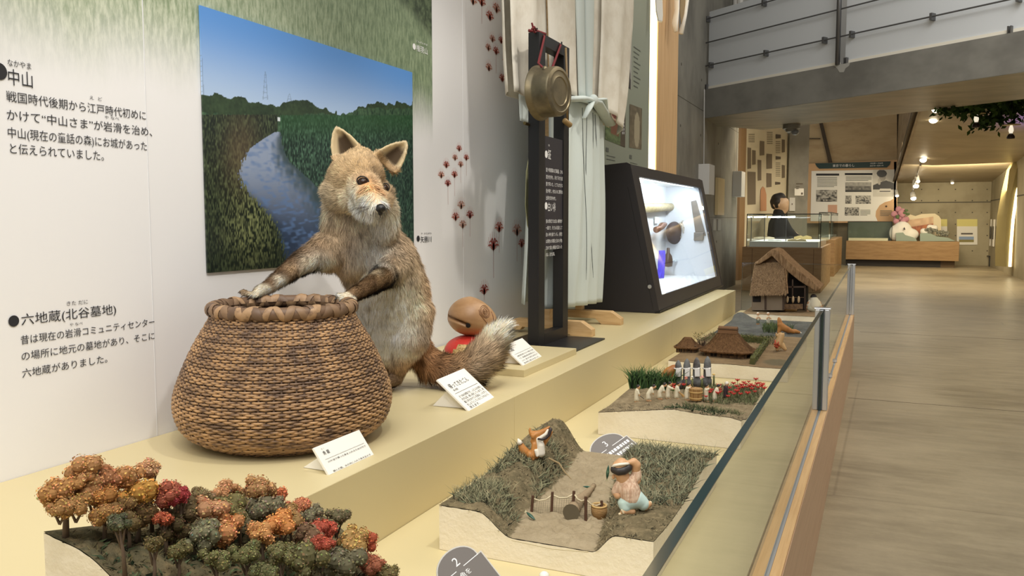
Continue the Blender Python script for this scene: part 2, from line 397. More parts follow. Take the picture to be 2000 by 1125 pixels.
# spider lilies printed on the white part
b = MB()
def lily(px, py, r, stem, k):
    c0 = aX(px, py, XW + .0012 + .0001 * (k % 5)); col = [C(198, 112, 96), C(176, 84, 74), C(212, 160, 142)][k % 3] if py > 350 else [C(190, 96, 78), C(206, 138, 116)][k % 2]
    def stroke(pts, ws):
        for u in range(len(pts) - 1):
            d = pts[u + 1] - pts[u]; nn = np.array((0, -d[2], d[1])); nn = nn / (np.linalg.norm(nn) + 1e-9) * r
            b.add([pts[u] - nn * ws[u], pts[u] + nn * ws[u], pts[u + 1] + nn * ws[u + 1], pts[u + 1] - nn * ws[u + 1]], [(0, 1, 2, 3)], 0, col)
    for a in (-62, -38, -14, 14, 38, 62):      # petals curling outward
        q_ = math.radians(a); stroke([c0 + (0, r * (.85 * math.sin(q_) * u + .28 * math.copysign(1, a) * u ** 3), r * (-.35 + .95 * math.cos(q_) * math.sin(u * 2.3))) for u in (0, .3, .6, .85, 1)], (.05, .075, .07, .05, .01))
    for a in (-78, -56, -33, -11, 11, 33, 56, 78):      # long thin stamens
        q_ = math.radians(a); stroke([c0 + (0, r * 1.05 * math.sin(q_) * math.sin(u * 1.7), r * (-.35 + 1.45 * u * (.35 + .65 * math.cos(q_)))) for u in (0, .35, .7, 1)], (.02, .02, .018, .012))
    b.add(c0 + np.array([(0, -r * .18, 0), (0, 0, -r * .5), (0, r * .18, 0), (0, 0, r * .35)]), [(0, 1, 2, 3)], 0, col)
    z1 = c0[2] - stem; b.add([(c0[0], c0[1] - r * .02, c0[2]), (c0[0], c0[1] + r * .02, c0[2]), (c0[0], c0[1] + r * .02, z1), (c0[0], c0[1] - r * .02, z1)], [(0, 1, 2, 3)], 0, tuple(.8 * np.array(col)))
ll = [(897, 291, 8, 0), (889, 309, 8, 0), (911, 309, 8, 35), (900, 322, 8, 37), (872, 323, 9, 0), (862, 343, 9, 0), (888, 342, 9, 42), (875, 359, 9, 42), (901, 402, 11, 0), (890, 425, 11, 0), (918, 421, 11, 43), (904, 440, 11, 45), (975, 446, 14, 50), (964, 480, 17, 66), (1010, 452, 16, 62), (1019, 477, 12, 42), (946, 568, 14, 20),
      (924, 2, 12, 0), (941, 5, 12, 40), (970, 18, 12, 0), (957, 33, 12, 0), (962, 77, 9, 0), (979, 80, 9, 0), (954, 94, 9, 0), (969, 101, 10, 42), (955, 133, 10, 0), (981, 154, 10, 0), (987, 119, 9, 0)]
for k, (px, py, r, sm) in enumerate(ll):
    d = np.linalg.norm(aX(px, py, XW) - EYE) / F; lily(px, py, r * d * 1.5, sm * d * .95, k)
o = b.build('lily_print', mat('lily_ink', (1, 1, 1), .6, attr='Col'), wl, colattr=True); struct(o)

# river photograph mounted on the wall: a real flat print, its colours computed per point
Yr0, Yr1, Zr0, Zr1 = 1.509, 2.467, 1.379, 2.0
Zr0, Zr1 = aX(403, 533, XW)[2], aX(385, 10, XW)[2]
nu, nv = 460, 310
gy, gz = np.meshgrid(np.linspace(Yr0, Yr1, nu), np.linspace(Zr0, Zr1, nv), indexing='ij'); GX = np.full_like(gy, XW + .004)
P = np.stack([GX, gy, gz], -1); px, py = proj(P)
def lin(pts, x): pts = np.array(pts, float); return np.interp(x, pts[:, 0], pts[:, 1])
A = lambda *c: np.array(C(*c))
def mixc(a, b_, f): return a + (b_ - a) * f[..., None]
nA = vnoise(np.stack([gy * 0, gy, gz], -1), 60); nB = vnoise(np.stack([gy * 0, gy * 240, gz * 85], -1), 1, 3); nC = vnoise(np.stack([gy * 0, gy, gz], -1), 14, 5); nD = vnoise(np.stack([gy * 0, gy, gz], -1), 170, 8)
v = np.clip((Zr1 - gz) / (Zr1 - Zr0), 0, 1)
col = mixc(A(92, 150, 222), A(190, 212, 240), smooth01(v, 0, .42))
tree = lin([(385, 183), (430, 187), (470, 192), (500, 203), (540, 206), (570, 198), (610, 202), (640, 215), (660, 222), (685, 219), (700, 208), (730, 203), (760, 200), (810, 203)], px) + (nA - .5) * 12
far = py > tree; col = np.where(far[..., None], mixc(A(26, 42, 32), A(64, 86, 58), nD * .6 + nA * .4), col)
mid = py > lin([(385, 222), (480, 224), (520, 232), (560, 228), (620, 222), (660, 224), (700, 214), (810, 210)], px) + (nA - .5) * 8
col = np.where(mid[..., None], mixc(A(30, 56, 42), A(88, 122, 88), np.clip(nB * .6 + nD * .7 - .3, 0, 1)), col)
house = (np.abs(py - (231 + (px - 530) * .12)) < 3.5) & (px > 500) & (px < 562); col[house] = A(220, 228, 232)
lb = lin([(255, 541), (270, 515), (290, 488), (310, 475), (330, 468), (350, 470), (370, 480), (390, 498), (410, 516), (440, 540), (470, 550), (500, 556), (540, 560)], py)
rb = lin([(255, 546), (275, 550), (300, 555), (320, 568), (345, 598), (370, 622), (400, 645), (440, 660), (480, 672), (540, 690)], py)
nE = vnoise(np.stack([gy * 0, gy * 420, gz * 150], -1), 1, 31); nF = vnoise(np.stack([gy * 0, gy * 90, gz * 60], -1), 1, 37)
e1 = lb + (nE - .5) * 22 * smooth01(py, 260, 340); e2 = rb + (nE - .5) * 10
riv = (px > e1) & (px < e2) & (py > 258); w_ = (px - lb) / np.maximum(rb - lb, 1)
cr = mixc(A(150, 164, 190), A(48, 66, 94), smooth01(py, 300, 470)); rip = vnoise(np.stack([gy * 0, gy * 60 + gz * 45, gz * 170 - gy * 20], -1), 1, 9)
cr = mixc(cr, A(96, 128, 176), np.clip(rip * 1.6 - .7, 0, .7)); cr = mixc(cr, A(34, 58, 52), np.clip((w_ - .55 + .25 * (nF - .5)) * 2.2, 0, .85)); cr = mixc(cr, A(30, 44, 44), np.clip((lb + 14 - px) / 30, 0, .8) * smooth01(py, 330, 420))
field = (px > rb) & (py > 225) & (px > 545); sp_ = np.clip((nE - .42) * 2.4, 0, 1) * (.35 + .65 * nF) * (1 - .35 * smooth01(px, 700, 805)); cf = mixc(A(20, 42, 36), A(104, 146, 118), sp_); cf = mixc(cf, A(46, 88, 50), smooth01(py, 290, 230) * .6)
col = np.where(field[..., None], cf, col); col = np.where(riv[..., None], cr, col)
lef = (px <= e1) & (py > 224); bl_ = np.clip((nE - .40) * 2.3, 0, 1); cl = mixc(A(22, 34, 28), A(96, 112, 78), bl_ * (.3 + .7 * nF)); cl = mixc(cl, A(112, 94, 70), np.exp(-((px - 470) / 34) ** 2 - ((py - 300) / 70) ** 2) * .55 * (.4 + nE)); clump_ = np.exp(-((px - 492) / 46) ** 2 - ((py - 440) / 85) ** 2); cl = mixc(cl, A(150, 156, 104), np.clip(clump_ * bl_ * 1.1, 0, .8)); cl = mixc(cl, A(18, 30, 24), smooth01(py, 420, 540) * .5)
col = np.where(lef[..., None], cl, col)
for tx, t0, t1 in ((392, 108, 185), (517, 140, 195), (564, 183, 200)):   # pylons
    w = (py - t0) / (t1 - t0); inp = (w > 0) & (w < 1) & (np.abs(px - tx) < 1.2 + 4.2 * np.abs(w)); arm = inp & ((np.abs(np.abs(px - tx) - (1 + 3.5 * w)) < 1.0) | (((py - t0) % 10) < 1.6))
    col[arm] = .6 * col[arm] + .4 * A(90, 100, 120)
b = MB(); b.grid(P, 0, col.reshape(-1, 3)); ob = b.build('river_photograph', [mat('photo_print', (1, 1, 1), .35, attr='Col')], colattr=True, solid=.004); tag(ob, 'large photograph of a reed-lined river under blue sky mounted on the white wall', 'photograph')

# photographs on the green end of the wall
b = MB()
def printq(b, pts, col, X=XW + .002, mi=0): b.add(np.array([aX(*p, X) for p in pts]), [tuple(range(len(pts)))], mi, C(*col))
def printg(b, pts, fn, X=XW + .002, n=(26, 34)):
    """photo print over a wall quad (tl,tr,br,bl), fn(u,v)->rgb array"""
    q = [aX(*p, X) for p in pts]; u, v = np.meshgrid(np.linspace(0, 1, n[0]), np.linspace(0, 1, n[1]), indexing='ij'); u_, v_ = u[..., None], v[..., None]
    P = (q[0] * (1 - u_) + q[1] * u_) * (1 - v_) + (q[3] * (1 - u_) + q[2] * u_) * v_; b.grid(P, 0, fn(u, v).reshape(-1, 3))
def ph_man(u, v):
    c = np.broadcast_to(A(168, 166, 158), u.shape + (3,)).copy(); c[((u - .52) / .42) ** 2 + ((v - .95) / .52) ** 2 < 1] = A(58, 52, 48)
    c[((u - .5) / .21) ** 2 + ((v - .27) / .17) ** 2 < 1] = A(196, 190, 180); c[(((u - .5) / .24) ** 2 + ((v - .17) / .11) ** 2 < 1)] = A(34, 32, 30); c[(np.abs(u - .5) < .06) & (v > .45) & (v < .62)] = A(150, 146, 138); c[(np.abs(v - .27) < .02) & (np.abs(np.abs(u - .5) - .09) < .05)] = A(50, 46, 44); return c
def ph_pot(u, v):
    n_ = vnoise(np.stack([u * 18, v * 30, u * 0], -1), 1); c = mixc(A(40, 66, 36), A(118, 140, 96), n_); c[(u > .72)] = A(70, 62, 54); c[(u > .42) & (u < .68) & (v < .34)] = mixc(A(90, 110, 150), A(190, 196, 220), n_)[(u > .42) & (u < .68) & (v < .34)]
    c[(np.abs(u - .46) < .21) & (v > .4) & (v < .82)] = A(122, 78, 60); c[((u - .46) / .23) ** 2 + ((v - .42) / .11) ** 2 < 1] = A(206, 180, 156); c[((u - .46) / .17) ** 2 + ((v - .42) / .075) ** 2 < 1] = A(112, 50, 42); return c
def ph_stone(u, v):
    c = mixc(A(122, 112, 92), A(90, 82, 66), vnoise(np.stack([u * 8, v * 14, u * 0], -1), 1)); c[((u - .6) / .24) ** 2 + ((v - .55) / .42) ** 2 < 1] = A(168, 158, 132); return c
def ph_flat(a, bb): return lambda u, v: mixc(A(*a), A(*bb), vnoise(np.stack([u * 9, v * 9, u * 0], -1), 1))
printg(b, [(1158, -40), (1205, -40), (1205, 160), (1158, 140)], ph_flat((64, 54, 46), (86, 74, 60)))
printg(b, [(1213, 62), (1234, 76), (1233, 175), (1212, 163)], ph_man)
printg(b, [(1183, 176), (1222, 193), (1221, 288), (1182, 272)], ph_pot)
printg(b, [(1230, 203), (1254, 212), (1253, 292), (1229, 288)], ph_stone)
printg(b, [(1145, 225), (1173, 232), (1173, 276), (1145, 262)], ph_flat((54, 50, 50), (112, 108, 106)))
o = struct(b.build('wall_photograph', mat('photo_print', (1, 1, 1)), wl, colattr=True))
b = MB()
for i in range(3):
    for j in range(13):
        a = aX(1197 + i * 3.2, 42 + j * 7, XW + .003); b.box(XW + .003, XW + .0035, a[1], a[1] + .012, a[2], a[2] + .02)
for i in range(2):
    for j in range(9):
        a = aX(1215.5 + i * 2.6, 206 + j * 7, XW + .003); b.box(XW + .003, XW + .0035, a[1], a[1] + .01, a[2], a[2] + .015)
struct(b.build('wall_caption', mat('white_ink', C(245, 245, 245)), wl))
b = MB()
for i in range(9): a = aX(1238, 92 + i * 9.5, XW + .002); b.box(XW + .0015, XW + .002, a[1], a[1] + .16 - .03 * (i % 3), a[2], a[2] + .006)
for (px_, py_) in ((1184, 292), (1230, 306)):
    a = aX(px_, py_, XW + .002); b.box(XW + .0015, XW + .002, a[1], a[1] + .05, a[2] - .012, a[2] + .012)
    for k in range(2): a = aX(px_ + 1, py_ + 12 + 7 * k, XW + .002); b.box(XW + .0015, XW + .002, a[1], a[1] + .17, a[2], a[2] + .004)
struct(b.build('wall_caption', mat('grey_ink', C(96, 100, 92)), wl))

# end of the mural wall: light strip, wooden fin, concrete wall beyond
b = MB(); b.box(XW - .11, XW - .012, 5.63, 5.86, 0.3, 3.8); ls = b.build('trim_3', mat('light_strip', (1, .8, .5), .5, emit=(1, .77, .42), estr=3.4)); struct(ls)
b = MB(); b.box(XW - .12, XW - .005, 5.86, 6.50, 0, 3.8); struct(b.build('trim_4', mat('oak_warm', C(216, 178, 130), .5, n=(C(200, 160, 112), 6, (1, 8, .4), .35, .7))))
XC = -2.0
CONC = mat('concrete', C(150, 146, 134), .6, n=(C(116, 113, 104), 1.6, (1, 1, .7), .35, .7), bump=(9, .15, S1))
b = MB(); b.box(XC - .2, XC, 6.0, 13.0, 0, 4.2); cw = struct(b.build('wall_concrete', CONC))
b = MB()
for y in (8.0, 9.0, 10.1, 11.3):
    for z in (.7, 1.35, 2.0, 2.65): b.lathe([(.016, 0), (.016, .003)], n=10, M=Matrix.Translation((XC, y, z)) @ Matrix.Rotation(math.pi / 2, 4, 'Y'))
for z in (1.02, 2.3): b.box(XC, XC + .002, 6.6, 13, z, z + .006)
struct(b.build('form_tie_hole', mat('tie_hole', C(92, 88, 78), .8), cw))
# ================================================================ PLINTHS AND GLASS BARRIER
KHAKI = mat('khaki_laminate', C(206, 191, 148), .42, spec=.3)
names = [(-1.6, 2.051, 'long khaki plinth block nearest the viewer, under the basket'), (2.051, 3.945, 'khaki plinth block under the gong stand and the robe'), (3.945, 5.52, 'khaki plinth block under the black showcase'), (5.52, 5.865, 'short khaki plinth block at the far end of the shelf')]
for y0, y1, lb in names:
    o = MB().box(XW + .001, XF, y0 + .001, y1 - .001, 0, ZS).build('display_plinth', KHAKI, bevel=.0015); tag(o, lb, 'plinth', 'khaki plinth blocks along the wall')
o = MB().box(XF + .001, -.20, -1.6, 6.10, 0, ZP).build('display_platform', mat('khaki_platform', C(212, 197, 152), .45, spec=.3), bevel=.001); tag(o, 'low khaki platform carrying the landscape models along the glass barrier', 'platform')
XG = -.168
WOOD = mat('oak', C(224, 184, 130), .45, n=(C(206, 162, 108), 9, (14, .5, 14), .35, .75))
WOODF = mat('oak_face', C(205, 172, 140), .5, n=(C(194, 160, 128), 7, (1, .5, 12), .35, .75))
CHROME = mat('chrome', C(214, 217, 222), .28, .75)
bar = thing('glass_barrier', 'low glass barrier with oak base and chrome posts beside the walkway', 'barrier', (XG, 3, 0))
b = MB(); b.box(-.197, XG - .004, -1.6, 6.20, 0, .336); b.box(XG + .004, -.144, -1.6, 6.20, 0, .336); b.box(XG - .0041, XG + .0041, -1.6, 6.2, 0, .322); b.build('oak_base', WOOD, bar, bevel=.001)
b = MB(); b.box(-.144, -.1425, -1.6, 6.199, .0, .330); b.build('oak_face', WOODF, bar)
b = MB(); b.box(XG - .004, XG - .0025, -1.6, 6.18, .32, .337); b.box(XG + .0025, XG + .004, -1.6, 6.18, .32, .337); b.box(XG - .0042, XG + .0042, -1.6, 6.18, .3225, .3352); b.build('metal_channel', mat('aluminium', C(176, 176, 178), .4, .3), bar)
GL = glass('barrier_glass'); GE = mat('glass_edge', C(38, 58, 60), .12, spec=.7)
def pane(x0, x1, y0, y1, z0, z1, par, gl=None, name='glass_pane', th=.008):
    b = MB()
    if abs(x1 - x0) < abs(y1 - y0):
        x = (x0 + x1) / 2; b.add([(x, y0, z0), (x, y1, z0), (x, y1, z1), (x, y0, z1)], [(0, 1, 2, 3)]); w = th / 2
        b.box(x - w, x + w, y0, y1, z1 - .0015, z1, 1); b.box(x - w, x + w, y0, y0 + .0015, z0, z1, 1); b.box(x - w, x + w, y1 - .0015, y1, z0, z1, 1)
    else:
        y = (y0 + y1) / 2; b.add([(x0, y, z0), (x1, y, z0), (x1, y, z1), (x0, y, z1)], [(0, 1, 2, 3)]); w = th / 2
        b.box(x0, x1, y - w, y + w, z1 - .0015, z1, 1); b.box(x0, x0 + .0015, y - w, y + w, z0, z1, 1); b.box(x1 - .0015, x1, y - w, y + w, z0, z1, 1)
    return b.build(name, [gl or GL, GE], par)
ZG = .682
pane(XG, XG, -1.6, 2.965, .325, ZG, bar, th=.0105); pane(XG, XG, 3.01, 6.12, .325, ZG - .002, bar)
pane(-.90, -.19, 6.14, 6.14, ZP, ZG - .004, bar, th=.006)
for y in (2.985, 6.12):
    b = MB(); b.box(XG - .024, XG - .006, y - .018, y + .018, .336, ZG); b.box(XG + .006, XG + .024, y - .018, y + .018, .336, ZG); b.box(XG - .006, XG + .006, y - .018, y + .018, .336, ZG - .006)
    po = b.build('post', CHROME, bar, bevel=.003); MB().box(XG - .027, XG + .027, y - .021, y + .021, ZG, ZG + .004).build('post_cap', CHROME, po, bevel=.0015)
for y in (3.62, 4.02): MB().box(XG - .009, XG + .009, y - .014, y + .014, .338, .350).build('glass_clip', CHROME, bar)

# ================================================================ BASKET
bc = aD(558, 800, 1.85); BX, BY = float(bc[0]), float(bc[1])
bk = thing('woven_basket', 'big round-bellied woven bamboo fish basket the fox leans on', 'basket', (BX, BY, ZS))
pz = np.array([(.0, .150), (.010, .188), (.030, .216), (.055, .228), (.085, .234), (.115, .230), (.15, .217), (.19, .200), (.225, .182), (.25, .166), (.272, .153), (.283, .149)])
rz_ = lambda z: np.interp(z, pz[:, 0], pz[:, 1])
# smooth the profile with a dense average
def rprof(z): return np.mean([rz_(np.clip(z + d, 0, .283)) for d in np.linspace(-.014, .014, 9)], axis=0)
NR, NRIB, SPR = 66, 96, 4; seg = NRIB * SPR; a = np.linspace(0, 2 * math.pi, seg, endpoint=False); arc = []
zs_, rs_ = [], []
zz = np.linspace(.002, .278, 400); rr_ = rprof(zz); s_ = np.concatenate([[0], np.cumsum(np.hypot(np.diff(zz), np.diff(rr_)))]); rows = np.interp(np.linspace(0, s_[-1], NR), s_, zz); hh = s_[-1] / NR
Vs, Fs, Cs = [], [], []; nv_ = 0
tan_, dk, mid_ = A(192, 152, 108), A(78, 62, 56), A(150, 116, 84)
for k, z in enumerate(rows):
    off = .0019 * np.cos(NRIB / 2 * a + math.pi * (k % 2)); r = rprof(z) + off; zr = z + .0012 * np.sin(3 * a + k * 1.7)
    dz = 1e-3; sl = (rprof(z + dz) - rprof(z - dz)) / (2 * dz); tl = np.array([sl, 1]) / math.hypot(sl, 1); nl = np.array([tl[1], -tl[0]])
    ring = []
    for (t_, n_) in ((-.50, -.0010), (-.36, .0014), (.36, .0014), (.50, -.0010)):
        R = r + tl[0] * t_ * hh + nl[0] * n_; Z = zr + tl[1] * t_ * hh + nl[1] * n_; ring.append(np.stack([BX + R * np.cos(a), BY + R * np.sin(a), ZS + np.maximum(Z, .001)], 1))
    V = np.stack(ring, 1).reshape(-1, 3); i = np.arange(seg); j = (i + 1) % seg
    for q in range(3): Fs.append(np.stack([nv_ + i * 4 + q, nv_ + j * 4 + q, nv_ + j * 4 + q + 1, nv_ + i * 4 + q + 1], 1))
    n1 = vnoise(np.stack([np.cos(a) * 6, np.sin(a) * 6, a * 0 + k * .35], 1), 1, 2); n2 = vnoise(np.stack([np.cos(a) * 26, np.sin(a) * 26, a * 0 + k * 3.1], 1), 1, 4); n3 = vnoise(np.stack([np.cos(a) * 2.2, np.sin(a) * 2.2, a * 0 + k * .06], 1), 1, 6)
    n4 = vnoise(np.stack([np.cos(a) * 9, np.sin(a) * 9, a * 0 + k * .09], 1), 1, 8); f = np.clip((n1 - .40) * 2.1, 0, 1) * .5 + np.clip((n4 - .45) * 3, 0, 1) * .4 + np.clip((n2 - .45) * 2.6, 0, 1) * .55
    c = mixc(tan_ * (1 - .25 * (n3 - .5)[:, None] * 2), dk, np.clip(f, 0, .92)); c = mixc(c, mid_, np.full(seg, .15)); Cs.append(np.repeat(c, 4, 0)); Vs.append(V); nv_ += len(V)
mesh_obj('woven_wall', fast_mesh('woven_wall', np.vstack(Vs), np.vstack(Fs), None, np.vstack(Cs), smooth=True), mat('bamboo_strand', (1, 1, 1), .5, attr='Col', spec=.4), bk)
b = MB()
for k in range(NRIB):
    an = 2 * math.pi * k / NRIB; pts = [(BX + (rprof(z) - .0015) * math.cos(an), BY + (rprof(z) - .0015) * math.sin(an), ZS + z) for z in np.linspace(.003, .28, 14)]; b.tube(pts, .0026, 5)
b.build('upright_stake', mat('bamboo_dark', C(78, 56, 38), .6), bk, smooth=True)
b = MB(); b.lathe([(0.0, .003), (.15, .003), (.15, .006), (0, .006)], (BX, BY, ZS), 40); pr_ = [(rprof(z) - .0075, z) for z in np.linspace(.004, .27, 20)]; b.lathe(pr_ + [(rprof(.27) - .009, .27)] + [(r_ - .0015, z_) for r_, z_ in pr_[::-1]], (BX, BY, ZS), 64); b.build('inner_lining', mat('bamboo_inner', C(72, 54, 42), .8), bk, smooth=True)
# bound rim: overlapping wrapped bands
b = MB(); RC, RZ = .147, .290
b.tube([(BX + RC * math.cos(x), BY + RC * math.sin(x), ZS + RZ) for x in np.linspace(0, 2 * math.pi, 65)], .0140, 10, 0, A(110, 84, 62), cap=False)
for k in range(46):
    a0 = 2 * math.pi * k / 46 + RNG.normal(0, .03); sg = 1 if k % 2 else -1; a1 = RNG.uniform(.22, .36); wd = RNG.uniform(.0065, .0105) / RC; rr0 = .0142 + .0016 * RNG.random(); P_ = np.zeros((17, 5, 3))
    for i_, u in enumerate(np.linspace(0, 1, 17)):
        for j_, s_ in enumerate((-1, -.6, 0, .6, 1)):
            an = a0 + a1 * u + wd * s_; t_ = math.pi + sg * 2 * math.pi * u; rr2 = rr0 + .0016 * (1 - s_ * s_); P_[i_, j_] = (BX + (RC + rr2 * math.cos(t_)) * math.cos(an), BY + (RC + rr2 * math.cos(t_)) * math.sin(an), ZS + RZ + rr2 * math.sin(t_))
    cc = mixc(A(172, 138, 102), A(96, 74, 58), np.array(RNG.random())); b.grid(P_, 0, np.tile(cc, (85, 1)))
b.build('bound_rim', mat('rim_bark', (1, 1, 1), .55, attr='Col', n=(C(90, 66, 50), 45, (1, 1, 1), .5, .8)), bk, smooth=True, colattr=True)

# ================================================================ TEXT CARDS
WHITE = mat('white_card', C(244, 241, 232), .5)
def card(bl, br, h, tilt, label, title, ruby, lines, sub=None, nl=2, group='white text cards on the shelf'):
    """tilted foam-board card; bl/br bottom corners on the shelf"""
    bl, br = np.array(bl, float), np.array(br, float); xd = (br - bl); w = np.linalg.norm(xd); xd /= w; back = np.array([-xd[1], xd[0], 0.0]); z = np.array([0, 0, 1.0])
    up = back * math.cos(tilt) + z * math.sin(tilt); nrm = np.cross(xd, up)
    t = thing('text_card', label, 'text card', (bl + br) / 2, group)
    b = MB(); o_ = bl + nrm * 0.0005; b.prism([o_, o_ + xd * w, o_ + xd * w + up * h, o_ + up * h], -nrm * .005); b.build('card', WHITE, t, bevel=.0006)
    c0 = bl + xd * w * .12 + up * h * .10 - nrm * .006; dep = h * math.cos(tilt) * .9
    b = MB(); p0 = bl + xd * .02 * w + back * .010; p1 = bl + xd * .02 * w + back * (h * math.cos(tilt) + .035); top = bl + xd * .02 * w + up * h * .62 - nrm * .005
    pp = [bl + xd * w * .12 + up * h * .08 - nrm * .0056, bl + xd * w * .12 + up * h * .70 - nrm * .0056]; g_ = pp[1].copy() + back * .045; g_[2] = bl[2] + .001; g0 = pp[0].copy(); g0[2] = bl[2] + .001
    b.prism([pp[0], pp[1], g_, g0], xd * w * .76); b.build('stand', WHITE, t)
    b = MB(); at = lambda u, v_: bl + xd * w * u + up * h * v_ + nrm * .0012
    if title: b.text(title, h * .15, at(.10, .66), xd, up)
    if ruby: b.text(ruby, h * .06, at(.11, .84), xd, up)
    if sub: b.text(sub, h * .06, at(.12, .57), xd, up)
    b.prism([at(.08, .50), at(.93, .50), at(.93, .506), at(.08, .506)], nrm * .0002)
    for i, ln in enumerate(lines): b.text(ln, h * .075, at(.10, .37 - i * (.34 / max(1, len(lines) - 1) if len(lines) > 1 else .2)), xd, up, sx=.84 * w / (h * .075 * max(10, len(ln)) * 1.0))
    b.build('lettering', INK, t); return t
card((*(aZ(634, 927, ZS)[:2] + [.010, 0]), ZS), (*(aZ(722, 887, ZS)[:2] + [.010, 0]), ZS), .060, math.radians(54), 'white text card on the shelf in front of the woven basket', '魚 籠', 'び  く', ['川や池で捕った魚を入れるための竹で', '編んだ籠。水の中に入れて魚を生かす'], None)
card((*aZ(916, 803, ZS)[:2], ZS), (*aZ(965, 776, ZS)[:2], ZS), .116, math.radians(40), 'white text card on the shelf in front of the fox tail', '帰ってきたごん', None, ['きつねの剥製です。ふさふさの尾と', '大きな耳、鋭い目をしています。魚', '籠に手をかけている姿は、いたずら', 'をしようとしているところのように', '見えます。'], '狐の剥製')
# the raised board with the wooden fish drum
fb = aZ(1015, 738, ZS); br_ = aZ(1107, 688, ZS)
o = MB().box(-1.455, -.985, 2.02 + .30, 2.80, ZS, ZS + .022).build('display_board', KHAKI, bevel=.001); tag(o, 'thin khaki riser board under the carved wooden drum', 'board')
ZB = ZS + .022
card((*aZ(1022, 714, ZB)[:2], ZB), (*aZ(1058, 696, ZB)[:2], ZB), .092, math.radians(40), 'white text card on the riser board beside the wooden drum', '木魚', 'もく ぎょ', ['お経を読む時にたたいて鳴らす仏具', 'です。魚は昼も夜も目を閉じないこ', 'とから、眠らずに修行にはげむよう', '魚の形に彫られました。'], None)

# ================================================================ WOODEN FISH DRUM ON ITS CUSHION
mc = aD(920, 640, 2.60); MX, MY = float(mc[0]), float(mc[1])
t = thing('drum_cushion', 'round red and gold zabuton cushion under the carved wooden drum', 'cushion', (MX, MY, ZB))
mg = bpy.data.materials.new('cushion_cloth'); n_ = NT(mg); RED, GOLD = C(214, 58, 48), C(196, 168, 112)
b = MB(); v_, f_ = sph(48, 20); R_ = .086
for q in f_:
    ce = np.mean(v_[list(q)], 0); an = (math.atan2(ce[1], ce[0]) + .55) % (math.pi / 2) - math.pi / 4; wv = .85 * (1 - (ce[2] + .1) * .75)
    b.f.append(tuple(q)); b.m.append(1 if abs(an) < wv * .75 and ce[2] < .62 else 0)
b.v.append(v_ * [R_, R_, .052] + [MX, MY, ZB + .050]); b.n = len(v_); b.c.append(np.ones((len(v_), 3)))
b.build('cushion_cover', [mat('red_silk', C(208, 56, 46), .5, bump=(120, .15, S1)), mat('gold_brocade', C(200, 172, 116), .5, n=(C(160, 124, 70), 160, S1, .45, .6))], t, smooth=True)
for k in range(4):
    an = k * math.pi / 2 + .23; MB().tube([(MX + R_ * .98 * math.cos(an) * x, MY + R_ * .98 * math.sin(an) * x, ZB + z) for x, z in ((1, .05), (1.08, .03), (1.2, .012))], [.006, .007, .009], 7).build('tassel', mat('maroon_tassel', C(96, 34, 36), .8), t, smooth=True)
t = thing('wooden_fish_drum', 'hollow brown carved wooden temple drum on the red cushion', 'drum', (MX, MY, ZB + .098))
KD = .775; ZC = ZB + .158
# body: slit sphere with a cut mouth
v_, f_ = sph(72, 48); out = np.array([math.cos(math.radians(-56)), math.sin(math.radians(-56)), 0.]); sd = np.array([-out[1], out[0], 0.]);
X_ = v_ @ out; Y_ = v_ @ sd; Z_ = v_[:, 2]
sq = 1 - .10 * np.clip(-Z_ - .2, 0, 1); slit = np.exp(-((Z_ + .40 + .47 * Y_) / .055) ** 2) * smooth01(-Y_, .12, .26) * (X_ > -.2)
rr2 = (1 - .30 * slit); vv = v_ * rr2[:, None] * np.array([.095, .095, .082]) * KD * sq[:, None]
vv = vv + np.outer(np.clip(Y_, 0, 1) ** 2 * .009, sd); vv[:, 2] += -.22 * (vv @ sd) * (Y_ > 0)
WOODM = mat('carved_wood', C(172, 134, 94), .45, n=(C(154, 116, 78), 14, (1, 1, 3), .35, .7)); b = MB(); b.add(vv + [MX, MY, ZC], f_); b.build('drum_body', WOODM, t, smooth=True)
hp = MB(); hd = nz(out * .92 - sd * .24 + np.array([0, 0, -.29])); sp = np.array([MX, MY, ZC]) + (out * .925 - sd * .24) * .0955 * KD + np.array([0, 0, -.29 * .0825 * KD])
hp.lathe([(0, -.004), (.0072, -.004), (.0072, .0012), (0, .0012)], n=16, M=Matrix.Translation(sp) @ Vector(hd).to_track_quat('Z', 'Y').to_matrix().to_4x4()); hp.build('sound_hole', mat('dark_hole', C(24, 16, 12), .9), t)
b = MB()   # carved eye and scroll lines
def onsph(y, z, k=1.0):
    v0 = out * math.sqrt(max(0, 1 - y * y - z * z)) + sd * y + np.array([0, 0, z]); w = v0 * np.array([.0962, .0962, .083]) * KD * k
    w = w + sd * max(0, y) ** 2 * .009; w[2] += -.22 * (w @ sd) * (y > 0); return w + [MX, MY, ZC]
for r_ in (.27, .21):
    b.tube([onsph(.46 + r_ * .72 * math.cos(x), .46 + r_ * math.sin(x)) for x in np.linspace(0, 2 * math.pi, 26)], .0011, 5, cap=False)
for k in range(5): b.tube([onsph(.46 + .10 * math.cos(x) * (1 - .15 * k), .46 + .02 * k + .15 * math.sin(x) * (1 - .18 * k)) for x in np.linspace(0, 6.2, 14)], .0007, 4)
b.tube([onsph(.22, .5), onsph(.24, .30), onsph(.40, .10), onsph(.55, -.1), onsph(.60, -.3), onsph(.55, -.5)], .0013, 5); b.tube([onsph(.72, .5), onsph(.78, .30), onsph(.80, .1), onsph(.76, -.1)], .0018, 5)
b.build('carving', mat('carved_wood_dark', C(128, 88, 54), .5), t, smooth=True)

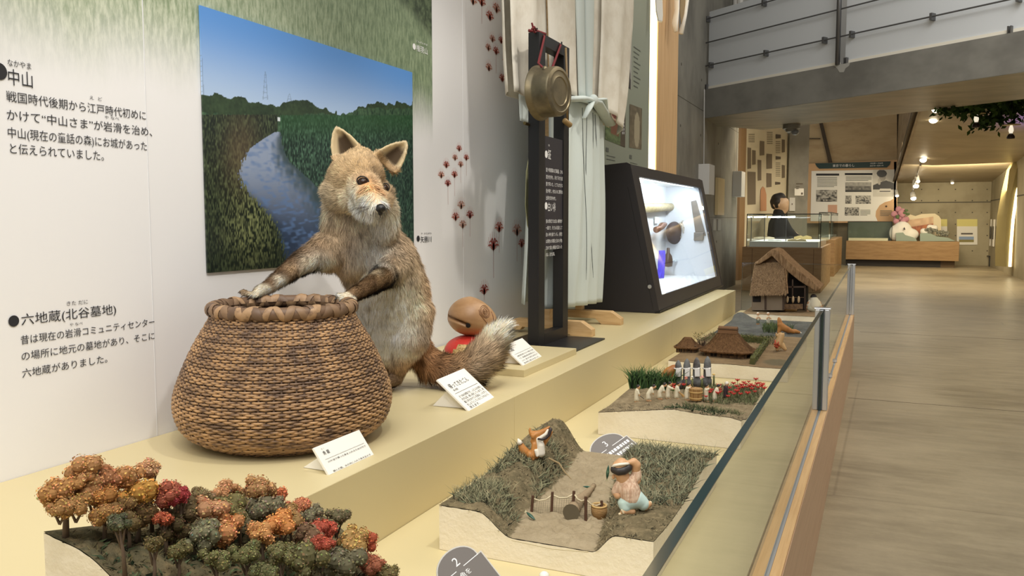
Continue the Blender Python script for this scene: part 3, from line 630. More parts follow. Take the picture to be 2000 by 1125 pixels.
# ================================================================ GONG STAND
XP = -1.18; gs = thing('gong_stand', 'tall slim black metal frame stand holding the gong and a text panel', 'stand', (XP, 3.0, ZS))
BLK = mat('black_metal', C(34, 33, 34), .42, .3)
y0, y1, zt_ = 2.895, 3.155, 1.668
MB().box(-1.335, -1.004, 2.81, 3.20, ZS, ZS + .006).build('base_plate', BLK, gs)
for y in (y0, y1): MB().box(XP - .022, XP + .022, y - .030, y + .030, ZS + .006, zt_ - .001).build('upright', BLK, gs, bevel=.001)
MB().box(XP - .022, XP + .022, y0 + .030, y1 - .030, zt_ - .042, zt_ - .001).build('top_bar', BLK, gs); MB().box(XP - .022, XP + .022, y0 + .030, y1 - .030, ZS + .006, ZS + .05).build('bottom_bar', BLK, gs)
for y in (y0, y1): MB().tube([(XP, y, zt_ - .002), (XP, y, zt_ + .02)], .003, 6).build('peg', BLK, gs)
MB().tube([(XP - .02, y0 - .02, 1.335), (XP - .02, y0 - .07, 1.335)], .006, 8).build('side_peg', mat('brass_dark', C(112, 96, 60), .4, .8), gs)
XS = XP + .018; sp = MB().box(XS - .006, XS, y0 + .028, y1 - .022, .872, 1.298).build('text_panel', mat('charcoal_panel', C(46, 43, 50), .5), gs)
b = MB(); X2 = XS + .0008
def sgn(s, y, z, size, w=None):
    k = MB().text(s, size, (0, 0, 0), YD, ZD); b.text(s, size, (X2, y0 + (y - y0) * .84 + .006, z), YD, ZD, sx=(w * .80 / k if w else .84))
for z in (1.222, 1.028): b.add([(X2, y0 + .050 + .015 * math.cos(x), z + .014 * math.sin(x) + .008) for x in np.linspace(0, 2 * math.pi, 20, endpoint=False)], [tuple(range(20))])
sgn('鉦', y0 + .072, 1.216, .040); sgn('かね', y0 + .075, 1.262, .010)
for i, s in enumerate(['鉦や青銅製の打楽器。ひも', '部分を持ち、吊り下げた状', '態で叩いた。とても大きな', '音が鳴り、村の人々に葬列の', '出発を知らせた。']): sgn(s, y0 + .05, 1.166 - i * .0265, .017, .225 if i < 4 else .135)
sgn('白い裃', y0 + .072, 1.018, .038, .105); sgn('かみしも', y0 + .12, 1.064, .010)
for i, s in enumerate(['昔の葬式では白い着物が', '一般的で、子どもも礼服として', '白い裃を着ている。(現在', 'は黒色の洋服と白の小物)', '日本で黒い喪服が広まった', 'のは、近代以降。']): sgn(s, y0 + .05, .972 - i * .0255, .016, .222 if i < 5 else .12)
b.build('panel_lettering', mat('white_ink', C(245, 245, 245)), sp)
# gong, hung by red cords in front of the frame
gc = aX(1084, 177, -1.06); GY, GZ = float(gc[1]), float(gc[2]); gr = .0875
g = thing('brass_gong', 'dull brass bell gong hung by red cords on the black stand', 'gong', (-1.09, GY, GZ))
M = Matrix.Translation((-1.05, GY + .02, GZ)) @ Matrix.Rotation(math.radians(-10), 4, 'Z') @ Matrix.Rotation(math.pi / 2, 4, 'Y')
BR = mat('aged_brass', C(132, 120, 94), .42, .75, n=(C(98, 90, 72), 12, S1, .35, .7))
MB().lathe([(0, .0), (gr * .55, .0), (gr * .58, .003), (gr * .62, .0005), (gr * .80, .0005), (gr * .83, .0035), (gr * .90, .002), (gr * .97, -.001), (gr, -.008), (gr * 1.0, -.062), (gr * 1.02, -.068), (gr * 1.11, -.080), (gr * 1.12, -.085), (gr * 1.0, -.076), (gr * .9, -.02), (0, -.01)], n=56, M=M).build('gong_bowl', BR, g, smooth=True, autos=40)
lug = []
for sg in (-1, 1):
    L0 = np.array(M @ Vector((-gr * .98 * math.cos(.55), sg * gr * .98 * math.sin(.55) , -.035))); lug.append(L0); MB().ell(L0, (.010, .008, .012)).build('lug', BR, g, smooth=True)
b = MB(); RED_ = mat('red_cord', C(112, 30, 34), .75)
for L0, yy in ((lug[0], y0 + .01), (lug[1], y1 - .08)):
    for d in (-.004, .004): b.tube([L0 + (0, d, 0), (XP + .030, (L0[1] * .45 + yy * .55) + d, zt_ - .12), (XP + .026, yy + d * .4, zt_ - .01), (XP, yy, zt_ + .004)], .0034, 7)
b.tube([(XP - .02, y0 - .03, zt_ + .006), (XP, y0, zt_ + .008), (XP + .02, y0 + .035, zt_ + .002)], .006, 7)
for d in (0, .02): b.tube([(XP, y0, zt_ + .006), (XP + .012, y0 - .055, zt_ + .012 - d), (XP + .015, y0 - .085, zt_ - .002 + d)], .0036, 6)
b.build('cord', RED_, g, smooth=True)
# mallet hanging from the right post
mh = aX(1108, 240, -1.145); mt_ = aX(1105, 93, -1.145)
k = thing('gong_mallet', 'wooden mallet hanging beside the gong', 'mallet', mh)
MB().tube([mt_, mt_ * .5 + mh * .5 + (0, .008, 0), mh], .0045, 8).build('handle', mat('mallet_handle', C(128, 104, 66), .5), k, smooth=True)
ax = nz(np.array([.35, .8, -.42])); MB().tube([mh - ax * .022, mh - ax * .019, mh + ax * .019, mh + ax * .022], [.008, .011, .011, .008], 14).build('mallet_head', mat('mallet_wood', C(150, 122, 76), .5), k, smooth=True)

# ================================================================ ROBE ON ITS WOODEN STAND
PALE = mat('pale_blue_cloth', C(212, 221, 217), .85, bump=(45, .25, (1, 1, .25)), spec=.1); CREAM = mat('cream_cloth', C(232, 226, 212), .85, n=(C(220, 212, 196), 10, S1, .4, .65), bump=(40, .25, (1, 1, .3)), spec=.1)
PINE = mat('pale_pine', C(214, 180, 130), .5, n=(C(196, 158, 108), 8, (1, 9, 9), .35, .7))
st = thing('robe_stand', 'pale pine stand with two chamfered feet under the robe', 'stand', (-1.28, 3.5, ZS))
for yc, xr in ((3.27, -1.075), (3.69, -1.075)):
    MB().prism([(-1.455, yc - .022, ZS + .012), (-1.40, yc - .022, ZS + .012), (-1.39, yc - .022, ZS + .026), (-1.20, yc - .022, ZS + .026), (-1.17, yc - .022, ZS), (xr, yc - .022, ZS), (xr, yc - .022, ZS + .03), (xr - .05, yc - .022, ZS + .062), (-1.42, yc - .022, ZS + .062), (-1.455, yc - .022, ZS + .04)], (0, .044, 0)).build('foot', PINE, st, bevel=.002)
    MB().box(-1.30, -1.265, yc - .018, yc + .018, ZS + .05, 2.18).build('stand_post', PINE, st, bevel=.002)
MB().box(-1.30, -1.268, 3.29, 3.67, ZS + .10, ZS + .14).build('crossbar', PINE, st); MB().tube([(-1.283, 2.86, 2.14), (-1.283, 4.16, 2.14)], .014, 10).build('hanging_rod', PINE, st)
rb_ = thing('ceremonial_robe', 'cream and pale blue pleated ceremonial robe hanging on the pine stand', 'robe', (-1.26, 3.5, ZS + .08))
XR = -1.255
def drape(top, bot, zt, zb, depth, folds, amp, name, m, xoff=0, nu=60, nv=30, bulge=.0, solid=.003, curve=0, ph=0.):
    """cloth panel hung in Y between two outline functions; top/bot = (y0,y1)"""
    u, v = np.meshgrid(np.linspace(0, 1, nu), np.linspace(0, 1, nv), indexing='ij'); l = top[0] + (bot[0] - top[0]) * v + curve * np.sin(v * math.pi); r = top[1] + (bot[1] - top[1]) * v
    y = l + (r - l) * u; ztp = zt[0] + (zt[1] - zt[0]) * u if isinstance(zt, tuple) else zt; zbt = zb[0] + (zb[1] - zb[0]) * u if isinstance(zb, tuple) else zb; z = ztp + (zbt - ztp) * v
    x = XR + xoff + depth * np.sin(u * math.pi) ** .6 + amp * np.cos(2 * math.pi * folds * u + ph + .8 * np.sin(v * 3)) * (.35 + .65 * v) + bulge * np.sin(v * math.pi) + .006 * (vnoise(np.stack([y * 9, z * 5, y * 0], -1), 1) - .5)
    return MB().grid(np.stack([x, y, z], -1)).build(name, m, rb_, smooth=True, solid=solid)
drape((3.20, 3.88), (3.045, 3.90), 1.50, (.625, .585), .055, 5.5, .013, 'pleated_skirt', PALE, .0, 120, 40, .02)
drape((3.20, 3.88), (3.08, 3.86), 1.50, .64, -.05, 5, .01, 'skirt_back', PALE, -.06, 60, 20)
b = MB()
for i, yy in enumerate((3.40, 3.47, 3.56, 3.64)):
    pts = [(XR + .078 - .006 * i + .004 * math.sin(z * 9 + i), yy + (z - 1.5) * (-.10 + .03 * i) + .012 * math.sin(z * 7 + i * 2), z) for z in np.linspace(1.46, .72 + .1 * (i % 2), 16)]; b.tube(pts, [.0014] * 15 + [.0005], 5)
b.build('pleat_line', mat('dark_pleat', C(46, 58, 58), .8), rb_)
MB().tube([(XR + .045, 3.20, 1.47), (XR + .085, 3.38, 1.495), (XR + .095, 3.55, 1.50), (XR + .06, 3.86, 1.44)], .028, 12, flat=.45).build('waist_tie', PALE, rb_, smooth=True)
b = MB(); kn = (XR + .105, 3.47, 1.50); b.ell(kn, (.02, .03, .024)); b.tube([kn, (XR + .11, 3.60, 1.52), (XR + .09, 3.70, 1.46)], [.012, .018, .012], 8, flat=.4); b.tube([kn, (XR + .11, 3.40, 1.46), (XR + .10, 3.36, 1.41)], [.012, .016, .01], 8, flat=.4); b.build('tie_knot', PALE, rb_, smooth=True)
drape((3.10, 3.40), (3.16, 3.44), 2.2, 1.50, .05, 1.5, .006, 'left_front', CREAM, .02); drape((3.50, 3.86), (3.45, 3.80), 2.2, 1.50, .05, 1.5, .006, 'right_front', CREAM, .02)
drape((3.30, 3.42), (3.38, 3.47), 2.2, 1.50, .02, .5, .004, 'collar_band', PALE, .065, 12, 24); drape((3.44, 3.60), (3.48, 3.56), 2.2, 1.50, .02, .5, .004, 'collar_band', PALE, .062, 12, 24)
drape((3.34, 3.345), (3.43, 3.435), 2.2, 1.50, .0, .5, .001, 'collar_edge', mat('dark_pleat', C(46, 58, 58)), .078, 6, 20); drape((3.555, 3.56), (3.51, 3.515), 2.2, 1.52, .0, .5, .001, 'collar_edge', MATS['dark_pleat'], .075, 6, 20)
drape((2.80, 3.14), (2.85, 3.20), 2.2, (1.455, 1.44), .03, 2, .012, 'left_sleeve', CREAM, -.01, 40, 30); drape((2.80, 3.14), (2.87, 3.18), 2.2, (1.46, 1.45), -.03, 2, .008, 'left_sleeve_back', CREAM, -.04, 30, 20)
drape((2.94, 3.06), (2.945, 3.06), 1.46, (1.36, 1.355), .01, 1, .004, 'left_cuff', PALE, -.02, 14, 8)
b_ = drape((3.66, 4.18), (3.60, 3.97), (2.2, 2.06), (1.50, 1.40), .045, 2.5, .012, 'right_sleeve', CREAM, .07, 50, 34, .01); drape((3.70, 4.15), (3.64, 3.92), (2.2, 2.06), (1.52, 1.43), -.02, 2, .008, 'right_sleeve_back', CREAM, .03, 30, 20)
b = MB(); sl = [aX(*p, XR - .02) for p in ((1037, 285), (1028, 335), (1026, 400), (1030, 440), (1040, 470), (1046, 400), (1046, 300))]; b.add(sl, [tuple(range(7))]); b.build('skirt_side_slit', mat('olive_lining', C(150, 150, 112), .8), rb_, solid=.003)

# ================================================================ BLACK SLOPED SHOWCASE
YA, YB = 4.22, 6.13; sc_ = thing('showcase', 'black sloping showcase with a lit white interior of old farm tools', 'showcase', (-1.25, 5.1, ZS))
CH = mat('charcoal_laminate', C(48, 44, 46), .45); WI = mat('white_interior', C(226, 230, 236), .5)
PF, PT = np.array([-1.033, ZS + .004]), np.array([-1.195, 1.272])    # front foot and front top (x,z)
prof = [(XW + .012, ZS + .002), (-1.045, ZS + .002), tuple(PF + (0, .012)), tuple(PT), (-1.215, 1.282), (XW + .012, 1.262)]
for y, nm in ((YA, 'side_panel'), (YB - .02, 'side_panel')): MB().prism([(x, y, z) for x, z in prof], (0, .02, 0)).build(nm, CH, sc_)
along = lambda s, d=0: (PF + (PT - PF) * s) + d * np.array([-(PT - PF)[1], (PT - PF)[0]]) / np.linalg.norm(PT - PF)
def sl(s0, s1, ya, yb, d0, d1): return [np.array([q[0], y, q[1]]) for y in (ya, yb) for q in (along(s0, d0), along(s1, d0), along(s1, d1), along(s0, d1))]
HEX = [(0, 1, 2, 3), (7, 6, 5, 4), (0, 4, 5, 1), (1, 5, 6, 2), (2, 6, 7, 3), (3, 7, 4, 0)]
WY0, WY1, S0, S1_ = YA + .13, YB - .11, .105, .925
b = MB()
for a_ in ((0, S0, YA + .02, YB - .02), (S1_, 1.0, YA + .02, YB - .02), (S0, S1_, YA + .02, WY0), (S0, S1_, WY1, YB - .02)): b.add(sl(*a_, 0, .018), HEX)
b.build('front_frame', CH, sc_)
MB().add(sl(0, .012, YA - .002, YB, -.006, .02), HEX).build('foot_strip', BLK, sc_)
b = MB(); b.box(XW + .012, -1.2, YA + .02, YB - .02, 1.255, 1.262); b.build('top_panel', CH, sc_)
b = MB(); xb = XW + .02; fl = along(S0, .02)
b.box(xb, xb + .006, WY0 - .03, WY1 + .03, ZS + .02, 1.25); b.box(xb, fl[0] - .002, WY0 - .03, WY1 + .03, fl[1] - .01, fl[1]); b.box(xb, along(S1_, .02)[0], WY0 - .03, WY1 + .03, 1.225, 1.232)
for y in (WY0 - .03, WY1 + .024): b.prism([(xb, y, fl[1]), (along(S0, .02)[0], y, fl[1]), (along(S1_, .02)[0], y, 1.225), (xb, y, 1.225)], (0, .006, 0))
b.build('white_interior', WI, sc_)
b = MB(); q = along(S1_ - .01, .035); b.box(q[0] - .03, q[0], WY0, WY1 - .05, 1.215, 1.224); b.build('light_bar', mat('cool_light', (1, 1, 1), .5, emit=(.86, .93, 1.0), estr=7), sc_)
lamp('showcase_light', 'AREA', (along(.86, .045)[0], (YA + YB) / 2, 1.205), (XW + .02, (YA + YB) / 2, .75), 9, (.86, .92, 1), 1.6, .04)
b = MB(); q = [np.array([p[0], y, p[1]]) for y, s in ((WY0, S0), (WY1, S0), (WY1, S1_), (WY0, S1_)) for p in (along(s, .004),)]; b.add(q, [(0, 1, 2, 3)]); b.build('glass_pane', glass('case_glass', base=.012), sc_)
lk = MB(); lq = aY(1269, 560, YA - .001); lk.lathe([(0, 0), (.011, 0), (.010, .004), (0, .004)], n=18, M=Matrix.Translation(lq) @ Matrix.Rotation(math.pi / 2, 4, 'X')); lk.build('lock', CHROME, sc_)
b = MB()
seam_a, seam_b = aY(1226, 365, YA - .0005), aY(1276, 605, YA - .0005); d_ = (seam_b - seam_a) / np.linalg.norm(seam_b - seam_a); n_ = np.array([-d_[2], 0, d_[0]]) * .0012
b.add([seam_a - n_, seam_a + n_, seam_b + n_, seam_b - n_], [(0, 1, 2, 3)]); b.build('door_seam', mat('seam_black', C(18, 17, 18)), sc_)
def back(px, py, dx=.0): return aX(px, py, XW + .030 + dx)
def hung(name, label, cat): return thing(name, label, cat, back(1300, 450), 'old tools in the lit showcase')
t = hung('bamboo_flute', 'long pale bamboo tube on the back of the lit showcase', 'tube'); p0, p1 = back(1238, 407, .03), back(1314, 404, .03); MB().tube([p0, p0 * .5 + p1 * .5, p1], [.030, .032, .027], 14).build('tube', mat('bamboo_pale', C(196, 182, 140), .5, n=(C(150, 132, 96), 9, (1, 6, 6), .35, .7)), t, smooth=True); MB().tube([p1 - (0, .06, -.0), p1 + (0, .015, .01)], [.030, .020], 12).build('dark_end', mat('dark_wood', C(84, 66, 50), .6), t, smooth=True)
t = hung('leather_pouch', 'dark hanging pouch with pale cords in the showcase', 'pouch'); pc = back(1319, 452, .06); b = MB(); b.ell(pc, (.055, .21, .075)); b.ell(pc + (0, .04, -.035), (.055, .20, .065)); mesh_obj('pouch', blob(b, .008, 6), mat('pouch_leather', C(58, 46, 50), .6, bump=(30, .3, S1)), t)
b = MB()
for k in range(7): b.tube([pc + (.05, RNG.uniform(-.12, .1), .06), pc + (.07, RNG.uniform(-.14, .1), RNG.uniform(.02, .1)), pc + (.065, RNG.uniform(-.1, .15), RNG.uniform(-.06, .02)), pc + (.05, RNG.uniform(-.05, .16), RNG.uniform(-.08, -.02))], .006, 6)
b.build('cord', mat('pale_cord', C(188, 184, 176), .7), t, smooth=True)
b = MB(); q = back(1286, 447, .06); b.tube([q + (0, -.06, -.005), q + (0, .02, 0), q + (0, .1, .02), q + (0, .2, .03)], [.022, .018, .024, .014], 12); b.build('toggle', mat('toggle_copper', C(130, 92, 74), .35, .4), t, smooth=True)
t = hung('saw_blade', 'rusty saw-like blade hanging at the right side of the showcase', 'saw'); sp0, sp1 = aY(1355, 392, WY1 + .015), aY(1369, 462, WY1 + .015)
b = MB(); dv = sp1 - sp0; wv = np.array([.035, 0, .008]); b.prism([sp0 - wv * .6, sp0 + wv * .5, sp1 + wv, sp1 - wv], (0, .006, 0)); b.build('blade', mat('grey_iron', C(128, 122, 116), .5, .5), t); MB().box(sp1[0] - .05, sp1[0] + .02, WY1 + .005, WY1 + .012, sp1[2] - .03, sp1[2] + .03).build('bracket', mat('grey_iron', C(128, 122, 116)), t, bevel=.004)
t = hung('small_bottle', 'small dark brown bottle in the showcase', 'bottle'); q = back(1305, 505, .07); MB().lathe([(0, -.06), (.030, -.055), (.034, -.02), (.026, .02), (.012, .04), (.011, .075), (0, .078)], q, 16).build('bottle', mat('brown_glass', C(62, 44, 46), .3), t, smooth=True)
t = hung('iron_fitting', 'round brown iron fitting on a small shelf in the showcase', 'fitting'); q = back(1324, 495, .07); b = MB(); b.lathe([(0, -.01), (.06, -.01), (.06, .012), (0, .014)], q, 20, M=Matrix.Rotation(math.radians(70), 4, 'Y')); b.box(q[0] - .02, q[0] + .02, q[1] + .04, q[1] + .12, q[2] - .035, q[2] - .02); b.box(q[0] - .01, q[0] + .01, q[1] + .1, q[1] + .115, q[2] - .13, q[2] - .02); b.build('fitting', mat('rust_brown', C(96, 66, 50), .6, .3), t, smooth=False); MB().box(q[0] - .04, q[0] + .02, q[1] - .18, q[1] + .06, q[2] - .05, q[2] - .042).build('glass_shelf', mat('clear_shelf', C(220, 232, 238), .2), t)
t = hung('blue_cloth', 'vivid blue cloth scrap at the left of the showcase', 'cloth'); q = back(1291, 515, .06); b = MB(); u, v = np.meshgrid(np.linspace(0, 1, 10), np.linspace(0, 1, 14), indexing='ij'); b.grid(np.stack([q[0] + .02 * np.sin(u * 7 + v * 3), q[1] + (u - .5) * .10 * (1 - .5 * v), q[2] + .09 - v * .19], -1)); b.build('cloth', mat('blue_cloth', C(78, 70, 226), .7), t, smooth=True, solid=.004)
for p, lb in (((1282, 430), 'white square tag above the pouch toggle in the showcase'), ((1308, 540), 'white square tag under the bottle in the showcase')):
    q = back(*p, .005); t = thing('small_tag', lb, 'tag', q); MB().box(q[0], q[0] + .004, q[1] - .05, q[1] + .05, q[2] - .022, q[2] + .022).build('tag', WHITE, t)
# ================================================================ THE STUFFED FOX
def J(px, py, D, rpx): p = aD(px, py, D); return (p[0], p[1], p[2], rpx * D / F)
fx = thing('stuffed_fox', 'upright stuffed fox leaning with both front paws on the woven basket', 'fox', (*aD(760, 745, 2.42)[:2], ZS))
torso = [J(768, 655, 2.36, 60), J(768, 615, 2.34, 72), J(762, 575, 2.31, 76), J(742, 520, 2.27, 76), J(712, 470, 2.24, 64), J(698, 432, 2.21, 52), J(695, 395, 2.17, 46)]
chest = [J(690, 500, 2.20, 44), J(690, 460, 2.18, 44), J(693, 430, 2.17, 40)]
ruffL = [J(662, 400, 2.15, 30), J(664, 440, 2.17, 36)]; ruffR = [J(742, 405, 2.15, 30), J(746, 440, 2.18, 34)]
head = [J(694, 351, 2.10, 52), J(699, 344, 2.07, 48)]; brow = [J(703, 327, 2.08, 38), J(708, 337, 2.05, 39)]
cheekL = [J(668, 376, 2.10, 36), J(690, 385, 2.05, 28)]; cheekR = [J(740, 380, 2.09, 28), J(742, 392, 2.06, 22)]
muz = [J(712, 367, 2.025, 34), J(722, 384, 1.975, 26), J(733, 398, 1.93, 18.5), J(742, 406, 1.91, 12.5)]; jaw = [J(706, 397, 2.02, 23), J(718, 412, 1.97, 15), J(731, 419, 1.935, 9.5)]
armL = [J(648, 485, 2.17, 40), J(618, 497, 2.13, 27), J(578, 521, 2.06, 21), J(545, 545, 2.00, 16), J(522, 562, 1.965, 13), J(505, 571, 1.945, 12)]
armR = [J(768, 500, 2.25, 36), J(762, 528, 2.17, 27), J(738, 548, 2.08, 20), J(708, 566, 1.995, 15.5), J(688, 577, 1.955, 13), J(679, 582, 1.94, 13)]
hipR = [J(800, 610, 2.30, 46), J(797, 650, 2.30, 42), J(784, 690, 2.32, 26), J(778, 720, 2.35, 17), J(772, 742, 2.35, 13), J(752, 748, 2.30, 11)]
hipL = [J(745, 640, 2.36, 44), J(752, 690, 2.40, 26), J(757, 725, 2.43, 17), J(752, 748, 2.42, 13), J(735, 752, 2.38, 10)]
tail = [J(812, 660, 2.40, 22), J(824, 694, 2.42, 25), J(846, 718, 2.41, 28), J(882, 729, 2.38, 29), J(918, 721, 2.36, 29), J(946, 698, 2.36, 28), J(964, 670, 2.37, 23), J(977, 650, 2.38, 12)]
bb = capsules([torso, chest, ruffL, ruffR, head, brow, cheekL, cheekR, muz, jaw, armL, armR, hipR, hipL, tail])
# cupped ears
def ear(base_a, base_b, tip, D, push, thick):
    A_, B_, T_ = aD(*base_a, D), aD(*base_b, D), aD(*tip, D + .012); mid = (A_ + B_) / 2; outw = nz(mid - aD(700, 345, 2.2)); ax = nz(T_ - mid); sd = nz(B_ - A_); dp = np.cross(sd, ax); dp = dp if dp @ FW > 0 else -dp; g = MB(); n1, n2 = 13, 12; P = np.zeros((n1, n2, 3))
    for i, u in enumerate(np.linspace(-1, 1, n1)):
        for j, v in enumerate(np.linspace(-.12, 1, n2)):
            wd = (1 - max(0, v) ** 1.7) ** .85 if v < 1 else 0; c = mid * (1 - v) + T_ * v; P[i, j] = c + sd * np.linalg.norm(B_ - A_) / 2 * u * wd + dp * push * (1 - u * u) * (wd ** .5) * (1 - .35 * v)
    g.grid(P); o = g.build('tmp', [], solid=thick); dg = bpy.context.evaluated_depsgraph_get(); dg.update(); me = bpy.data.meshes.new_from_object(o.evaluated_get(dg))
    V = np.array([q.co[:] for q in me.vertices]); Fc = [tuple(q.vertices) for q in me.polygons]; old = o.data; bpy.data.objects.remove(o); bpy.data.meshes.remove(old); bpy.data.meshes.remove(me); return V, Fc, (A_, B_, T_, mid, dp, ax)
eL = ear((650, 308), (704, 288), (655, 247), 2.075, .036, .0075); eR = ear((736, 296), (776, 334), (795, 276), 2.065, .034, .0075)
for e in (eL, eR): bb.add(e[0], e[1])
# toes
for (px, py, D) in ((492, 576, 1.93), (483, 574, 1.925), (476, 570, 1.93), (500, 578, 1.925)): bb.ell(aD(px, py, D), (.009, .009, .0075))
for (px, py, D) in ((664, 578, 1.925), (671, 585, 1.918), (681, 588, 1.918), (690, 585, 1.925)): bb.ell(aD(px, py, D), (.010, .010, .009))
for (px, py, D) in ((742, 751, 2.28), (748, 754, 2.28), (755, 753, 2.29), (728, 753, 2.37), (735, 756, 2.37)): bb.ell(aD(px, py, D), (.012, .012, .010))
me = blob(bb, .0042, 5, .5); V, N, T = marr(me)
low = V[:, 2] < ZS + .002; V[low, 2] = ZS + .002; me.vertices.foreach_set('co', V.astype(np.float32).ravel()); me.update()
# colour landmarks: (px, py, D, radius m, colour, weight)
LM = []
bvh = BVHTree.FromPolygons([Vector(v) for v in V], [tuple(t_) for t_ in T])
def hit(px, py, dflt=2.1):
    d = Vector(ray(px, py)).normalized(); h = bvh.ray_cast(Vector(EYE), d)
    if h[0] is None: return aD(px, py, dflt), -FW
    return np.array(h[0]), np.array(h[1])
def lm(px, py, D, r, c, w=1.0): LM.append((hit(px, py, D)[0], r, A(*c), w))
TAW, GRZ, PALEF, GREY, DKB = (206, 170, 124), (186, 156, 118), (240, 224, 196), (214, 206, 192), (112, 86, 60)
lm(695, 305, 2.040, .05, (215, 179, 128)); lm(680, 325, 2.040, .04, (210, 172, 122)); lm(730, 325, 2.040, .04, (190, 157, 116)); lm(640, 345, 2.090, .04, (203, 168, 122))
lm(665, 365, 2.040, .035, (228, 197, 150)); lm(690, 392, 2.010, .035, (245, 229, 201)); lm(640, 395, 2.090, .04, (222, 204, 170)); lm(655, 425, 2.100, .045, (207, 186, 156)); lm(765, 400, 2.100, .04, (222, 200, 163)); lm(762, 360, 2.060, .03, (199, 164, 120))
lm(722, 368, 1.980, .022, (219, 157, 99), 1.6); lm(734, 388, 1.950, .016, (225, 172, 116), 1.5); lm(712, 350, 2.010, .02, (202, 151, 102), 1.1); lm(716, 398, 1.990, .02, (247, 236, 215), 1.6); lm(734, 416, 1.960, .018, (244, 237, 223), 1.6); lm(708, 412, 2.020, .025, (239, 221, 189), 1.2); lm(748, 398, 1.960, .016, (244, 232, 211), 1.3)
lm(690, 458, 2.1, .04, (146, 122, 94), 1.2); lm(655, 450, 2.1, .03, (150, 124, 92), 1.1); lm(722, 482, 2.1, .045, (218, 212, 202), 1.2); lm(705, 500, 2.1, .035, (176, 164, 144)); lm(735, 435, 2.1, .035, (238, 232, 220)); lm(700, 435, 2.1, .03, (190, 176, 152)); lm(650, 470, 2.1, .045, (176, 146, 108)); lm(630, 470, 2.1, .03, (150, 120, 86)); lm(775, 470, 2.2, .05, (160, 134, 102)); lm(800, 520, 2.2, .06, (168, 140, 106)); lm(832, 575, 2.2, .04, (176, 138, 98)); lm(838, 620, 2.2, .035, (176, 140, 102)); lm(785, 545, 2.2, .045, (188, 170, 138)); lm(690, 540, 2.2, .045, (176, 150, 116)); lm(670, 510, 2.2, .03, (150, 122, 88))
lm(765, 590, 2.2, .045, (226, 217, 198), 1.8); lm(735, 640, 2.2, .05, (244, 239, 229), 2.2); lm(725, 670, 2.3, .04, (240, 233, 220), 1.8); lm(715, 610, 2.2, .03, (196, 180, 156)); lm(800, 595, 2.2, .045, (206, 188, 150)); lm(812, 645, 2.2, .04, (178, 166, 146)); lm(772, 660, 2.2, .045, (222, 215, 202), 1.4); lm(742, 612, 2.2, .018, (110, 86, 60), .9); lm(780, 705, 2.2, .03, (160, 126, 90)); lm(765, 735, 2.3, .03, (150, 122, 92)); lm(745, 690, 2.3, .03, (196, 184, 164))
lm(622, 476, 2.1, .02, (100, 74, 48), 1.3); lm(600, 487, 2.1, .018, (104, 78, 52), 1.3); lm(630, 508, 2.1, .028, (232, 216, 190), 1.1); lm(600, 520, 2.1, .02, (224, 204, 172)); lm(580, 505, 2.0, .018, (92, 68, 44), 1.4); lm(575, 532, 2.0, .018, (150, 122, 88), 1.0); lm(552, 530, 2.0, .016, (92, 68, 44), 1.4); lm(552, 552, 2.0, .014, (232, 216, 186), 1.3); lm(528, 548, 1.95, .013, (104, 78, 52), 1.2); lm(520, 568, 1.95, .012, (232, 216, 186), 1.2); lm(500, 575, 1.93, .016, (226, 206, 172), 1.2); lm(485, 564, 1.92, .010, (130, 102, 72))
lm(770, 505, 2.1, .025, (150, 120, 84)); lm(755, 540, 2.1, .022, (124, 96, 62), 1.2); lm(722, 562, 2.0, .018, (104, 78, 50), 1.4); lm(715, 540, 2.0, .012, (236, 220, 190), 1.2); lm(738, 530, 2.1, .012, (200, 178, 142)); lm(695, 568, 1.95, .012, (120, 92, 62)); lm(675, 583, 1.92, .015, (226, 208, 178), 1.3)
lm(815, 665, 2.3, .03, (150, 110, 70)); lm(822, 700, 2.3, .035, (156, 110, 66), 1.3); lm(850, 712, 2.3, .035, (152, 108, 66), 1.2); lm(870, 750, 2.3, .03, (128, 106, 82)); lm(895, 712, 2.3, .03, (164, 126, 84), 1.1); lm(925, 735, 2.3, .035, (170, 146, 116)); lm(940, 690, 2.3, .035, (170, 142, 108)); lm(960, 655, 2.3, .03, (212, 190, 156), 1.2); lm(980, 642, 2.3, .03, (226, 208, 176), 1.3)
LP, LR, LC, LW = np.array([q[0] for q in LM]), np.array([q[1] for q in LM]), np.array([q[2] for q in LM]), np.array([q[3] for q in LM])
def foxcol(P):
    out_ = np.empty((len(P), 3))
    for i in range(0, len(P), 20000):
        d = np.linalg.norm(P[i:i + 20000, None] - LP[None], axis=2) / LR; w = LW * np.exp(-np.minimum(d * d, 200) * .9) + 1e-9 / (d ** 4 + .01); out_[i:i + 20000] = (w @ LC) / w.sum(1)[:, None]
    return out_
def inear(P):
    f = np.zeros(len(P)); back_ = np.zeros(len(P))
    for V_, F_, (A_, B_, T_, mid, dp, ax) in (eL, eR):
        L = np.linalg.norm(T_ - mid); h = (P - mid) @ ax / L; w = np.abs((P - mid) @ nz(B_ - A_)) / (np.linalg.norm(B_ - A_) / 2); d = (P - mid) @ dp
        near = np.linalg.norm(P - (mid + T_) / 2, axis=1) < L * .75
        f = np.maximum(f, near * smooth01(h, .02, .18)); back_ = np.maximum(back_, near * smooth01(h, .02, .18) * (1 - smooth01(w / np.maximum(.05, 1 - np.clip(h, 0, .98) ** 1.7), .45, .75)) * (1 - smooth01(h, .6, .85)))
    return f, back_
cv = foxcol(V); ef, ei = inear(V); cv = mixc(cv, A(220, 200, 160), ef * .8); cv = mixc(cv, A(62, 46, 36), ei * .92)
setcol(me, cv * .85); body = mesh_obj('body', me, mat('fox_skin', (1, 1, 1), .85, attr='Col', spec=.1), fx)
